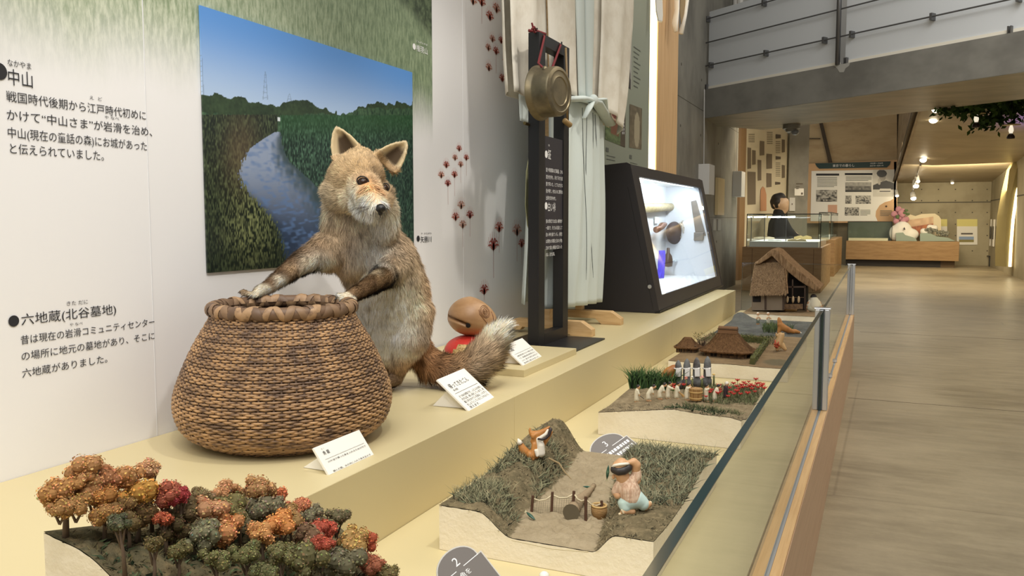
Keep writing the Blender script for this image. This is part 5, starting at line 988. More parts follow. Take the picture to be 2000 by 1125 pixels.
pblob('jumper', KNIT, [[(1222, 940, 0, 15), (1228, 956, 0, 22), (1232, 970, 0, 22)], [(1236, 938, 0, 12), (1243, 930, 0, 10.5), (1243, 922, 0, 9.5)], [(1214, 944, 0, 12), (1206, 954, 0, 10), (1203, 960, 0, 9)]], D_, mn, .0017)
pblob('shorts', mat('pale_blue_shorts', C(196, 218, 210), .6), [[(1232, 974, 0, 21), (1222, 982, -.002, 16), (1222, 990, -.006, 12)], [(1240, 974, 0, 19), (1252, 980, 0, 14), (1256, 984, 0, 13)]], D_, mn, .0017)
pblob('hair', HAIRB, [[(1200, 917, -.008, 8), (1208, 920, -.013, 9), (1218, 919, -.014, 9), (1227, 914, -.010, 8)]], D_, mn, .0014); MB().tube([aD(x, y, D_ + d) for x, y, d in ((1195, 914, -.004), (1200, 909, -.014), (1211, 907, -.0195), (1222, 906, -.017), (1230, 906, -.008))], .0028, 7).build('headband', CLW, mn, smooth=True)
MB().ell(aD(1198, 931, D_ - .004), (.003, .003, .005)).build('ear', SKIN, mn, smooth=True)
pblob('sandal', mat('straw_sandal', C(222, 204, 168), .7), [[(1210, 1004, -.012, 3), (1238, 1002, -.008, 3.5)], [(1214, 996, -.016, 2), (1218, 1003, -.016, 2)], [(1250, 992, -.002, 3), (1264, 990, -.004, 4), (1270, 982, -.002, 4)]], D_, mn, .0014)
D_ = 1.893; ff = thing('fox_figurine', 'clay fox laughing with its head thrown back on the river bank model', 'figurine', (*aD(1048, 893, D_)[:2], .44))
pblob('body', FOXO, [[(1044, 886, 0, 11), (1050, 874, 0, 11), (1050, 860, 0, 9), (1048, 852, 0, 8)], [(1041, 848, 0, 7), (1052, 847, -.002, 6.5), (1064, 841, -.004, 5), (1072, 835, -.004, 3.2)], [(1040, 862, -.004, 4.5), (1044, 850, -.008, 4)], [(1062, 868, .006, 4), (1072, 852, .006, 4), (1077, 844, .004, 3)], [(1043, 868, -.006, 5), (1042, 878, -.008, 5), (1040, 890, -.010, 5.5)], [(1037, 848, 0, 3.5), (1035, 841, 0, 3), (1035, 836, 0, 1.6)], [(1040, 854, -.010, 3), (1038, 849, -.012, 1.6)], [(1035, 888, -.006, 8), (1040, 896, -.010, 5)]], D_, ff, .0016)
pblob('chest', CLW, [[(1052, 858, -.006, 6), (1056, 870, -.008, 8), (1056, 884, -.006, 9)], [(1056, 855, -.010, 4), (1066, 848, -.012, 3.5), (1070, 840, -.010, 2.4)], [(1046, 880, -.014, 3), (1049, 890, -.014, 3)]], D_, ff, .0014)
MB().tube([aD(x, y, D_ - .018) for x, y in ((1050, 857), (1058, 858.5), (1066, 856), (1072, 850), (1075, 841), (1074, 835))], [.0022, .0026, .003, .0036, .004, .0026], 8).build('mouth', mat('clay_dark', C(52, 40, 42), .5), ff, smooth=True)
tl_ = MB().tube([aD(x, y, D_ + .006) for x, y in ((1040, 889), (1028, 884), (1020, 876), (1016, 866), (1012, 858))], [.006, .010, .0095, .006, .0015], 10).build('tail', FOXO, ff, smooth=True); MB().tube([aD(x, y, D_ + .003) for x, y in ((1016.5, 867), (1014, 862), (1011.5, 856.5))], [.0066, .0052, .0012], 10).build('tail_tip', CLW, tl_, smooth=True)

# ---- 3: funeral procession
t2 = thing('procession_model', 'landscape model with stone statues, tall reeds and red spider lilies', 'landscape model', (-.55, 2.75, ZP), 'landscape models along the platform')
x0, x1, y0, y1 = -.757, -.338, 2.352, 2.88
fp = np.array([[aY(px, py, y0)[0], aY(px, py, y0)[2]] for px, py in ((1168, 805), (1230, 802), (1316, 799), (1372, 809), (1427, 815), (1460, 826))]); fp[-1, 0] = max(fp[-1, 0], x1)
def proch(x, y): f_ = np.interp(x, fp[:, 0], fp[:, 1]); w = smooth01(y, y0, y0 + .12); return f_ * (1 - w) + (.408 + .006 * np.sin(x * 14 + y * 9)) * w
def colp(X_, Y_, Z_): n_ = vnoise(np.stack([X_, Y_, X_ * 0], -1), 40); n2 = vnoise(np.stack([X_, Y_, X_ * 0], -1), 150, 2); return mixc(mixc(A(152, 136, 108), A(122, 108, 84), n_), A(176, 160, 128), np.clip(n2 * 1.5 - .8, 0, 1))
terrain(t2, x0, x1, y0, y1, proch, GRD, 90, 130, .008, 60, colf=colp)
q = np.array([aZ(px, py, .41)[:2] for px, py in zip(RNG.uniform(1231, 1320, 700), RNG.uniform(752, 762, 700))]); blades('reeds', t2, q, proch, .075, .0045, C(44, 74, 38), C(92, 122, 64), .05)
q = rndxy(4200, x0 + .22, x1, 2.5, y1, lambda x, y: vnoise(np.c_[x, y, x * 0], 12) + (y - 2.5) > .5); blades('grass', t2, q, proch, .022, .0016, C(84, 96, 58), C(138, 138, 96), .35)
q = rndxy(500, -.56, -.40, 2.36, 2.52); blades('weeds', t2, q, proch, .016, .004, C(48, 62, 40), C(78, 90, 56), .9)
q = rndxy(3000, x0 + .004, x1 - .004, y0, y0 + .14); blades('straw', t2, q, proch, .010, .0018, C(134, 120, 94), C(172, 156, 124), 1.3)
LR_ = mat('lily_red', C(196, 52, 42), .55); LG = mat('lily_stem', C(88, 96, 50), .7); base_l = MB()
for k in range(12):
    a_ = k * math.pi / 6; base_l.tube([(0, 0, .024), (.0045 * math.cos(a_), .0045 * math.sin(a_), .027), (.008 * math.cos(a_), .008 * math.sin(a_), .030 if k % 2 else .025)], [.0013, .0012, .0004], 4)
base_l.ell((0, 0, .0245), (.003, .003, .0025), n=(8, 6)); sm_ = MB(); sm_.tube([(0, 0, -.003), (0, 0, .025)], .0007, 4)
pl_me = pst = None
lil = [(1352, 772), (1370, 774), (1379, 776), (1386, 772), (1402, 774), (1406, 770), (1389, 766), (1353, 764), (1318, 768), (1314, 762), (1335, 757), (1427, 772), (1433, 775), (1439, 773), (1422, 777), (1446, 775), (1460, 778), (1418, 762), (1424, 764), (1432, 758), (1438, 763), (1437, 768), (1448, 761), (1452, 757), (1456, 760), (1459, 763), (1466, 758), (1470, 762), (1472, 766), (1478, 760), (1482, 757), (1486, 762), (1490, 759), (1468, 769), (1474, 772), (1440, 753), (1462, 753), (1476, 752), (1488, 766), (1493, 770), (1404, 759), (1406, 763), (1443, 766), (1450, 767), (1464, 765), (1480, 766), (1385, 762)]
for px, py in lil:
    p = aZ(px, py + 7, .41); z = float(proch(np.array(p[0]), np.array(p[1])))
    if pl_me is None: o = base_l.build('spider_lily', LR_, t2, local=True, smooth=True); pl_me = o.data; s_ = sm_.build('stem', LG, o); pst = s_.data
    else: o = bpy.data.objects.new('spider_lily', pl_me); COL.objects.link(o); o.parent = t2; s_ = bpy.data.objects.new('stem', pst); COL.objects.link(s_); s_.parent = o
    o.location = Vector((p[0], p[1], z)) - Vector(t2.location); k = RNG.uniform(.8, 1.25); o.scale = (k,) * 3; o.rotation_euler = (0, 0, RNG.uniform(0, 3))
SLATE = mat('slate_statue', C(116, 117, 116), .7, n=(C(80, 74, 72), 20, S1, .4, .7), bump=(60, .4, S1)); BIB = mat('white_bib', C(238, 234, 228), .8)
lbs = ['leftmost grey pointed statue with a square white cloth', 'second grey pointed statue from the left, its white cloth widest', 'third grey pointed statue from the left, with a tilted white cloth', 'rightmost grey pointed statue with a draped white cloth']
for i, (px, top) in enumerate(((1324, 703), (1341, 701), (1360, 700), (1381, 699))):
    p = aZ(px, 754 - i * 1.2, .412); D_ = (p - EYE) @ FW; s_ = D_ / F; t = thing('stone_statue', lbs[i], 'statue', p, 'row of pointed stone statues in the procession model'); hgt = (754 - top) * s_
    M = Matrix.Translation(p) ; MB().lathe([(0, -.006), (9.5 * s_, -.006), (9.2 * s_, hgt * .18), (7.5 * s_, hgt * .22), (7.4 * s_, hgt * .5), (7.2 * s_, hgt * .62), (7.0 * s_, hgt * .75), (4.8 * s_, hgt * .9), (1.2 * s_, hgt * 1.0), (0, hgt * 1.0)], n=14, M=M).build('statue_body', SLATE, t, smooth=True)
    c0 = aD(px, 721, D_ - 8.0 * s_); b = MB(); b.tube([aD(px - 8, 719, D_ - 5 * s_), aD(px - 3, 721, D_ - 11 * s_), aD(px + 3, 720, D_ - 11.5 * s_), aD(px + 7.5, 718, D_ - 5 * s_)], 1.1 * s_, 6); u, v = np.meshgrid(np.linspace(0, 1, 8), np.linspace(0, 1, 10), indexing='ij')
    P_ = np.array([[aD(px - 3.5 + 10 * a_ + (-1.5 + i * 1.0) * b__ , 719 + 17 * b__, D_ - (12.4 + .5 * math.sin(6 * a_)) * s_) for b__ in v[0]] for a_ in u[:, 0]]); b.grid(P_); b.build('white_cloth', BIB, t, solid=.0012, smooth=True)
for i, (px, py, hgt, c_, lb) in enumerate(((1340, 758, 22, (226, 150, 130), 'small bamboo flower vase between the two left statues'), (1352, 758, 24, (240, 236, 220), 'small bamboo flower vase with a white bloom'), (1371, 757, 24, (236, 170, 160), 'small bamboo flower vase with pink blooms by the third statue'), (1394, 752, 24, (222, 186, 110), 'small bamboo flower vase right of the statues'))):
    p = aZ(px, py, .412); s_ = ((p - EYE) @ FW) / F; t = thing('flower_vase', lb, 'vase', p, 'bamboo vases at the statues'); MB().lathe([(0, -.003), (2.0 * s_, -.003), (1.8 * s_, hgt * .75 * s_), (0, hgt * .75 * s_)], p, 10).build('vase', mat('vase_green', C(104, 108, 62), .6), t, smooth=True); b = MB()
    for k in range(6): b.ell(p + np.array([RNG.normal(0, 1.6), RNG.normal(0, 1.6), hgt * .85 + RNG.uniform(-1, 3)]) * s_, (1.8 * s_, 1.8 * s_, 1.4 * s_), n=(8, 6))
    b.build('bloom', mat('bloom_%d' % i, C(*c_), .7), t, smooth=True)
p = aZ(1359, 781, .412); s_ = ((p - EYE) @ FW) / F; t = thing('wooden_barrel', 'wooden barrel with hoops carried in the funeral procession model', 'barrel', p)
MB().lathe([(0, 0), (11.5 * s_, 0), (13 * s_, 22 * s_), (12.8 * s_, 23 * s_), (11 * s_, 22.5 * s_), (0, 24 * s_)], p, 24).build('staves', mat('barrel_wood', C(178, 140, 86), .6, n=(C(150, 110, 62), 200, (1, 1, .05), .4, .6)), t, smooth=True, autos=40); b = MB()
for h_ in (4, 16): b.lathe([((11.9 + h_ * .065) * s_, (h_ - 1.4) * s_), ((12.5 + h_ * .065) * s_, h_ * s_), ((11.9 + h_ * .065) * s_, (h_ + 1.4) * s_)], p, 24)
b.build('hoop', mat('hoop', C(204, 166, 104), .6), t); MB().tube([p + np.array([-4, 0, 24]) * s_, p + np.array([-9, -2, 34]) * s_], .5 * s_, 5).build('pole', mat('pale_twig', C(150, 128, 92)), t)
WROBE = mat('white_robe', C(236, 226, 198), .7); lb9 = ['clay mourner in white at the left end of the procession, carrying a dark stick', 'second clay mourner from the left, bent far forward', 'third clay mourner from the left, stooping with hands folded', 'fourth clay mourner from the left, holding one arm out', 'fifth clay mourner from the left, carrying a straw bundle', 'clay bearer in white just left of the barrel, arms raised', 'clay bearer in white just right of the barrel, arms raised to his head', 'clay mourner in white with head bowed, next to the dark-robed monk', 'clay monk in a dark robe with a white hood leading the procession']
specs = [(1243, 786, .12, 1, 0), (1266, 785, .62, 0, 0), (1288, 782, .55, 0, 0), (1304, 781, .18, 2, 0), (1321, 780, .15, 1, 0), (1341, 780, .15, 3, 0), (1379, 780, -.02, 3, 0), (1396, 779, .40, 0, 0), (1417, 776, .05, 1, 1)]
for (px, py, ln, arm, monk), lb in zip(specs, lb9):
    p = aZ(px, py, .411); s_ = ((p - EYE) @ FW) / F; zz_ = float(proch(np.array(p[0]), np.array(p[1]))); p = np.array([p[0], p[1], zz_]); t = thing('mourner_figurine', lb, 'figurine', p, 'clay mourners of the procession model')
    def at_(r_, f_, z_): return p + RT * (r_ * s_) - FW * (f_ * s_) * np.array([1, 1, 0]) + np.array([0, 0, z_ * s_])
    lx = lambda z: ln * max(0, z - 14)
    def ch(*q): return [(*at_(r_, f_, z_), w_ * s_) for r_, f_, z_, w_ in q]
    sh = lx(24); hx = lx(30) + 2
    hand = {0: (sh + 3, 3, 15), 1: (sh + 4, 4, 15), 2: (sh + 10, 4, 21), 3: (sh + 6, 4, 28)}[arm]
    skin = [ch((-2, 0, 1, 2), (-1, 0, 7, 2)), ch((2, 0, 1, 2), (2, 0, 7, 2)), ch((-2, 0, 1, 1.8), (1, 1, .8, 1.5)), ch((2, 0, 1, 1.8), (5, 1, .8, 1.5)), ch((0, 0, 7, 3), (sh, 0, 24, 3)), ch((sh, 0, 25, 2), (hx, 0, 31 - abs(ln) * 4, 3.6)), ch((sh, 2, 24, 2), (*hand, 1.7))]
    mesh_obj('body', blob(capsules(skin), .0013, 2), SKIN, t)
    rob = [ch((0, 0, 7.5, 4.6), (0, 0, 14, 4.4), (lx(20), 0, 20, 4.6), (sh, 0, 25, 3.8)), ch((-1.5, 0, 5, 3), (0, 0, 12, 4)), ch((2, 0, 5, 3), (0, 0, 12, 4)), ch((sh, 2.5, 24, 2.6), tuple(np.array((sh, 2.5, 24)) * .35 + np.array(hand) * .65) + (2.4,))]
    mesh_obj('robe', blob(capsules(rob), .0013, 2), WROBE if not monk else mat('dark_robe', C(62, 46, 50), .7), t); hz = 32 - abs(ln) * 4
    if monk: mesh_obj('hood', blob(capsules([ch((hx - .8, -.3, hz, 4.0))]), .0013, 2), CLW, t)
    else: mesh_obj('hair', blob(capsules([ch((hx - 1.1, -.2, hz + .6, 3.7))]), .0013, 2), HAIRB, t)
    if px == 1243: b = MB(); b.tube([at_(*hand), at_(hand[0] + 9, hand[1], hand[2] - 7)], .6 * s_, 5); b.build('stick', HAIRB, t)
    if px == 1321: b = MB(); b.tube([at_(*hand), at_(hand[0] + 8, hand[1], hand[2] - 8)], [1.2 * s_, 2.6 * s_], 8); b.build('straw_bundle', mat('straw_bundle', C(188, 148, 92), .8), t)
D_ = 2.86; t = thing('fox_figurine', 'orange clay fox crouching behind the tall green reeds', 'figurine', aD(1305, 745, D_)); pblob('body', FOXO, [[(1296, 737, 0, 9), (1306, 726, 0, 9), (1316, 720, 0, 8)], [(1316, 720, 0, 8), (1324, 716, 0, 5)], [(1296, 737, 0, 8), (1294, 750, 0, 4)], [(1312, 728, 0, 6), (1314, 748, 0, 4)]], D_, t, .003)

# ---- 4: village with thatched houses
t3 = thing('village_model', 'landscape model of a thatched farm with a clipped hedge', 'landscape model', (-.55, 3.9, ZP), 'landscape models along the platform'); x0, x1, y0, y1 = -.795, -.315, 3.42, 4.36
vil = lambda x, y: .3945 + .002 * np.sin(x * 20) * np.sin(y * 17)
def colv(X_, Y_, Z_): n_ = vnoise(np.stack([X_, Y_, X_ * 0], -1), 22); n2 = vnoise(np.stack([X_, Y_, X_ * 0], -1), 160, 2); c = mixc(mixc(A(142, 118, 88), A(116, 94, 70), n_), A(160, 140, 108), n2 * .5); return mixc(c, A(104, 98, 78), smooth01(np.hypot((X_ + .37) / .07, (Y_ - 3.55) / .09), 1.0, .6) * .8)
terrain(t3, x0, x1, y0, y1, vil, GRD, 80, 110, .004, 60, colf=colv)
THM = mat('thatch', C(136, 102, 70), .9, n=(C(98, 72, 48), 90, (1, 1, .2), .35, .65), bump=(140, .7, (1, 1, .15)), spec=.1); WALL_ = mat('model_timber', C(120, 92, 62), .8, n=(C(88, 64, 42), 60, S1, .4, .6)); DARKO = mat('dark_opening', C(26, 20, 16), .9)
STR = fur_mat('straw_tint', .85)
def thatch_house(name, label, c, rz, L, Wd, hw, hr, rl, rw, cap, group='thatched model houses'):
    t = thing(name, label, 'model house', c, group, rz); b = MB(); b.box(-L / 2, L / 2, -Wd / 2, Wd / 2, -.003, hw); b.build('wall', WALL_, t, local=True)
    b = MB()
    for k in np.linspace(-.46, .46, 6): b.box(L * k - .003, L * k + .003, -Wd / 2 - .0015, -Wd / 2 + .001, 0, hw)
    b.build('timber_post', mat('dark_timber', C(70, 52, 38), .8), t, local=True); MB().box(L * .05, L * .2, -Wd / 2 - .001, -Wd / 2 + .001, hw * .3, hw * .8).build('opening', DARKO, t, local=True); MB().box(-L * .35, -L * .2, -Wd / 2 - .001, -Wd / 2 + .001, 0.002, hw * .85).build('opening', DARKO, t, local=True)
    b = MB(); n_ = 9; rings = []
    for i in range(n_):
        u = i / (n_ - 1); s_ = u ** .8; a_, w_ = (L * .64) * (1 - s_) + rl / 2 * s_, (Wd * .72) * (1 - s_) + rw / 2 * s_; z = hw * .72 + (hr - hw * .72) * (u ** 1.12); a = np.linspace(0, 2 * math.pi, 48, endpoint=False); e = 5; cx_, sx_ = np.cos(a), np.sin(a); k = (np.abs(cx_) ** e + np.abs(sx_) ** e) ** (-1 / e); rings.append(np.stack([a_ * k * cx_, w_ * k * sx_, np.full(48, z)], 1))
    r0 = rings[0] * np.array([.97, .97, 1]) - (0, 0, .006); b.grid(np.array([r0] + rings).transpose(1, 0, 2), closeu=True); b.f.append(tuple(range(0, 48 * (n_ + 1), n_ + 1))); b.m.append(0); b.f.append(tuple(range(n_, 48 * (n_ + 1), n_ + 1))); b.m.append(0); rf = b.build('thatched_roof', THM, t, local=True, smooth=True, autos=50)
    R_ = np.array(rings); n = int(5200 * L / .18); ui, ai = RNG.integers(0, n_ - 1, n), RNG.integers(0, 48, n); f1, f2 = RNG.random((n, 1)), RNG.random((n, 1)); p = (R_[ui, ai] * (1 - f1) + R_[ui + 1, ai] * f1) * (1 - f2) + (R_[ui, (ai + 1) % 48] * (1 - f1) + R_[ui + 1, (ai + 1) % 48] * f1) * f2; dn_ = nz(R_[ui, ai] - R_[ui + 1, ai]); tang = R_[ui, (ai + 1) % 48] - R_[ui, ai]; nn = nz(np.cross(tang, R_[ui + 1, ai] - R_[ui, ai])); c_ = mixc(A(140, 104, 70), A(92, 66, 44), RNG.random(n))
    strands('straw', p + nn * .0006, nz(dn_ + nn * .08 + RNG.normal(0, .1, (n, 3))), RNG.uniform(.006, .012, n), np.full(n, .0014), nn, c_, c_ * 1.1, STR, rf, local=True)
    if cap: b = MB(); b.prism([(-rl / 2 * .95, -rw * .62, hr - .002), (-rl / 2 * .95, rw * .62, hr - .002), (-rl / 2 * .95, rw * .45, hr + cap * .8), (-rl / 2 * .95, 0, hr + cap), (-rl / 2 * .95, -rw * .45, hr + cap * .8)], (rl * .95, 0, 0)); b.build('ridge_cap', mat('ridge_bark', C(120, 86, 56), .85, bump=(90, .5, (.2, 1, 1))), t, local=True); b = MB(); b.box(-rl / 2, rl / 2, -rw * .6, rw * .6, hr + cap * .55, hr + cap * .62); b.build('ridge_pole', mat('dark_timber', C(70, 52, 38)), t, local=True)
    return t
hc = aZ(1421, 694, .394); thatch_house('thatched_house', 'larger thatched model farmhouse with a tall ridge cap', (*hc[:2], .394), 0, .178, .125, .036, .100, .085, .034, .028)
hc = aZ(1343, 686, .394); thatch_house('thatched_hut', 'small thatched model hut left of the farmhouse', (*hc[:2], .394), 0, .088, .075, .032, .064, .030, .012, 0)
HEDGE = [((1469, 712), (1498, 671)), ((1498, 671), (1416, 664))]
for i, (a_, b__) in enumerate(HEDGE):
    p, q_ = aZ(*a_, .394), aZ(*b__, .394); d_ = nz(q_ - p); s_ = np.array([-d_[1], d_[0], 0]); b = MB(); b.prism([p - s_ * .010, p + s_ * .010, p + s_ * .009 + (0, 0, .026), p - s_ * .009 + (0, 0, .026)], q_ - p); n = 2200; f_ = RNG.random((n, 1)); P_ = p + (q_ - p) * f_ + s_ * RNG.uniform(-.0105, .0105, (n, 1)) + np.c_[np.zeros((n, 2)), RNG.uniform(0, .029, n)]
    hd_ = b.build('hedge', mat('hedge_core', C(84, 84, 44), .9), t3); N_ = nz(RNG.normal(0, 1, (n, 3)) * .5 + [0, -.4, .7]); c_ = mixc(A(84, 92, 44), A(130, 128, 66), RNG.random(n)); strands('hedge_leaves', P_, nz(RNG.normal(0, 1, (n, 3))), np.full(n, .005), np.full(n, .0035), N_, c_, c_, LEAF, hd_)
b = MB(); p = aZ(1371, 680, .394); tops = []
for k in range(26):
    e = p + np.array([RNG.normal(0, .022), RNG.normal(0, .02), RNG.uniform(.03, .065)]); b.tube([p - (0, 0, .003), p + (e - p) * .5 + RNG.normal(0, .004, 3), e], [.0022, .0012, .0004], 5); tops.append(e)
o = b.build('bare_shrub', BARK, t3); lf = MB()
for e in tops:
    for k in range(9): w = e + RNG.normal(0, .006, 3); r_ = RNG.normal(0, .0022, (3, 3)); lf.add([w + r_[0], w + r_[1], w + r_[2]], [(0, 1, 2)])
lf.build('shrub_leaves', mat('olive_leaf', C(96, 96, 56), .8), o)
q = rndxy(900, -.78, -.42, 4.05, 4.33); blades('grass', t3, q, vil, .03, .002, C(60, 72, 40), C(104, 110, 64), .4)
D_ = 3.735; t = thing('fox_figurine', 'clay fox with red firewood on its back beside the village model', 'figurine', aD(1523, 684, D_)); pblob('body', mat('clay_tan', C(196, 158, 108), .5), [[(1520, 672, 0, 8), (1524, 660, 0, 7), (1525, 655, 0, 6)], [(1517, 655, 0, 2.5), (1516, 651, 0, 1.5)], [(1530, 656, 0, 2.5), (1531, 651, 0, 1.5)], [(1520, 676, 0, 6), (1518, 682, -.01, 3)], [(1527, 674, 0, 6), (1534, 682, -.01, 3)]], D_, t, .0022)
b = MB()
for k in range(9): c_ = aD(1517 + RNG.normal(0, 4), 674 + RNG.normal(0, 3), D_ - .022); d_ = RNG.normal(0, .006, 3); b.tube([c_ - d_, c_ + d_], .0035, 6)
b.build('red_bundle', mat('red_brown', C(176, 74, 44), .6), t, smooth=True)

# ---- 5: dark pond with grey rocks
t4 = thing('pond_model', 'landscape model of a dark grey pond with smooth grey mounds', 'landscape model', (-.57, 4.8, ZP), 'landscape models along the platform'); x0, x1, y0, y1 = -.803, -.35, 4.45, 5.22
mnd = [(*aZ(1447, 622, .38)[:2], .075, .04), (*aZ(1497, 619, .38)[:2], .055, .035), (*aZ(1530, 621, .38)[:2], .05, .035)]
def pond(x, y):
    z = .378 + 0 * x
    for cx_, cy_, r_, h_ in mnd: z = z + h_ * np.exp(-((x - cx_) ** 2 + ((y - cy_) * .8) ** 2) / (r_ * .75) ** 2)
    return z
def colq(X_, Y_, Z_): n_ = vnoise(np.stack([X_, Y_, X_ * 0], -1), 18); n2 = vnoise(np.stack([X_, Y_, X_ * 0], -1), 120, 2); return mixc(mixc(A(92, 91, 86), A(120, 118, 110), n_), A(68, 68, 64), n2 * .5)
terrain(t4, x0, x1, y0, y1, pond, GRD, 80, 110, .006, 50, colf=colq)
q = np.array([aZ(x, y, .38)[:2] for x, y in zip(np.concatenate([RNG.uniform(1490, 1522, 220), RNG.uniform(1530, 1550, 60)]), RNG.uniform(640, 650, 280))]); blades('reeds', t4, q, pond, .062, .0028, C(70, 90, 50), C(116, 130, 76), .12)
D_ = 4.43; t = thing('fox_figurine', 'clay fox reclining with its tail stretched out on the dark pond model', 'figurine', aD(1530, 652, D_)); pblob('body', FOXO, [[(1540, 645, 0, 6), (1530, 640, 0, 7), (1524, 634, 0, 6)], [(1524, 634, 0, 5.5), (1522, 625, 0, 4), (1521, 621, 0, 2)], [(1524, 638, 0, 5), (1521, 650, 0, 3)], [(1540, 645, 0, 5), (1550, 648, 0, 4)]], D_, t, .0026); tl_ = MB().tube([aD(x, y, D_) for x, y in ((1545, 646), (1554, 647), (1562, 650))], [.010, .011, .008], 10).build('tail', FOXO, t, smooth=True); MB().tube([aD(x, y, D_) for x, y in ((1561, 649.6), (1566, 651))], [.0082, .002], 10).build('tail_tip', CLW, tl_, smooth=True)
for px, lb, cl in ((1480, 'tiny clay villager in grey trousers on the dark pond model', (110, 116, 104)), (1500, 'tiny clay villager in white behind the pond reeds', (226, 216, 196))):
    p = aZ(px, 633, .381); s_ = ((p - EYE) @ FW) / F; t = thing('villager_figurine', lb, 'figurine', p, 'tiny villagers on the pond model'); ch = lambda *q: [(*(p + RT * (r_ * s_) - FW * np.array([1, 1, 0]) * (f_ * s_) + np.array([0, 0, z_ * s_])), w_ * s_) for r_, f_, z_, w_ in q]
    mesh_obj('body', blob(capsules([ch((-1.5, 0, 0, 1.6), (-1, 0, 8, 2), (0, 0, 17, 2.2), (0, 0, 20, 2.6)), ch((1.8, 0, 0, 1.6), (1, 0, 8, 2)), ch((0, 1, 15, 1.6), (4, 3, 11, 1.4)), ch((0, 1, 15, 1.6), (-3.5, 3, 11, 1.4))]), .0018, 2), SKIN, t); mesh_obj('coat', blob(capsules([ch((0, 0, 9, 3.0), (0, 0, 15, 2.9))]), .0018, 2), WROBE, t); mesh_obj('trousers', blob(capsules([ch((-1.4, 0, 3, 2.2), (-.6, 0, 9, 2.6)), ch((1.6, 0, 3, 2.2), (.8, 0, 9, 2.6))]), .0018, 2), mat('trouser_%d' % px, C(*cl), .7), t); mesh_obj('headscarf', blob(capsules([ch((0, -.6, 20.8, 2.5))]), .0018, 2), CLW, t)

# ---- 6: thatched house at the far end
t5 = thing('farmhouse_yard_model', 'landscape model base under the big thatched house at the far end', 'landscape model', (-.55, 5.6, ZP), 'landscape models along the platform'); x0, x1, y0, y1 = -.77, -.30, 5.26, 6.05; yard = lambda x, y: .405 + 0 * x
terrain(t5, x0, x1, y0, y1, yard, GRD, 50, 60, .004, 60, colf=colv)
t = thing('thatched_farmhouse', 'big thatched model house with an open front and crossed-log ridge', 'model house', (-.6, 5.6, .405)); YF = 5.42; TH2 = mat('pale_thatch', C(150, 120, 88), .95, n=(C(112, 86, 60), 80, (1, 1, .25), .35, .65), bump=(120, .8, (1, 1, .2)), spec=.1)
P5 = lambda px, py, y=YF: aY(px, py, y)
b = MB(); b.prism([P5(1468, 606), P5(1531, 606), P5(1531, 566), P5(1468, 566)], (0, .42, 0)); b.build('wall', mat('clay_wall', C(128, 112, 92), .9), t)
b = MB(); b.prism([P5(1470, 577, YF - .002), P5(1486, 577, YF - .002), P5(1486, 590, YF - .002), P5(1470, 590, YF - .002)], (0, .004, 0)); b.build('window', DARKO, t); DKT = mat('dark_timber', C(70, 52, 38))
for x_ in (1495, 1530): MB().prism([P5(x_ - 2, 605, YF - .003), P5(x_ + 2, 605, YF - .003), P5(x_ + 2, 574, YF - .003), P5(x_ - 2, 574, YF - .003)], (0, .008, 0)).build('timber_post', DKT, t)
for x_ in (1536, 1548, 1572): MB().prism([P5(x_ - 1.2, 604, YF + .05), P5(x_ + 1.2, 604, YF + .05), P5(x_ + 1.2, 540 + (x_ - 1536) * .5, YF + .05), P5(x_ - 1.2, 540 + (x_ - 1536) * .5, YF + .05)], (0, .008, 0)).build('timber_post', DKT, t)
MB().prism([P5(1534, 562, YF + .05), P5(1572, 562, YF + .05), P5(1572, 559, YF + .05), P5(1534, 559, YF + .05)], (0, .008, 0)).build('timber_beam', DKT, t)
b = MB(); b.prism([P5(1532, 604, YF + .2), P5(1574, 604, YF + .2), P5(1574, 562, YF + .2), P5(1540, 528, YF + .2)], (0, .2, 0)); b.build('dark_interior', DARKO, t)
b = MB()
for x_ in (1538, 1549, 1560): b.ell(P5(x_, 585, YF + .03), (.008, .008, .022), n=(10, 8))
b.build('radish_bundle', mat('dried_radish', C(186, 160, 124), .8), t, smooth=True); b = MB(); b.prism([P5(1532, 604, YF + .02), P5(1568, 604, YF + .02), P5(1568, 594, YF + .02), P5(1532, 594, YF + .02)], (0, .01, 0)); b.tube([P5(1532, 581, YF + .03), P5(1570, 581, YF + .03)], .0018, 5); b.build('porch_rail', WALL_, t)
rf = MB(); rf.prism([P5(1474, 514, YF + .10), P5(1531, 512, YF + .10), P5(1536, 574, YF - .035), P5(1464, 576, YF - .035)], (0, .05, .012)); rf.prism([P5(1531, 512, YF + .1), P5(1536, 574, YF - .035), P5(1536, 574, YF + .03), P5(1531, 512, YF + .16)], (.012, 0, 0))
front_roof = rf.build('front_thatch', TH2, t, bevel=.006)
rf = MB(); rf.prism([P5(1473, 515, YF + .07), P5(1508, 486, YF + .07), P5(1518, 489, YF + .07), P5(1556, 525, YF + .07), P5(1604, 563, YF + .07), P5(1594, 570, YF + .07), P5(1560, 548, YF + .07), P5(1534, 527, YF + .07), P5(1508, 500, YF + .07), P5(1483, 516, YF + .07)], (0, .34, 0)); rf.build('gable_thatch', TH2, t, bevel=.005)
rf = MB(); rf.prism([P5(1480, 516, YF + .12), P5(1508, 500, YF + .12), P5(1530, 516, YF + .12)], (0, .02, 0)); rf.build('gable_infill', mat('dark_straw', C(92, 70, 48), .9), t)
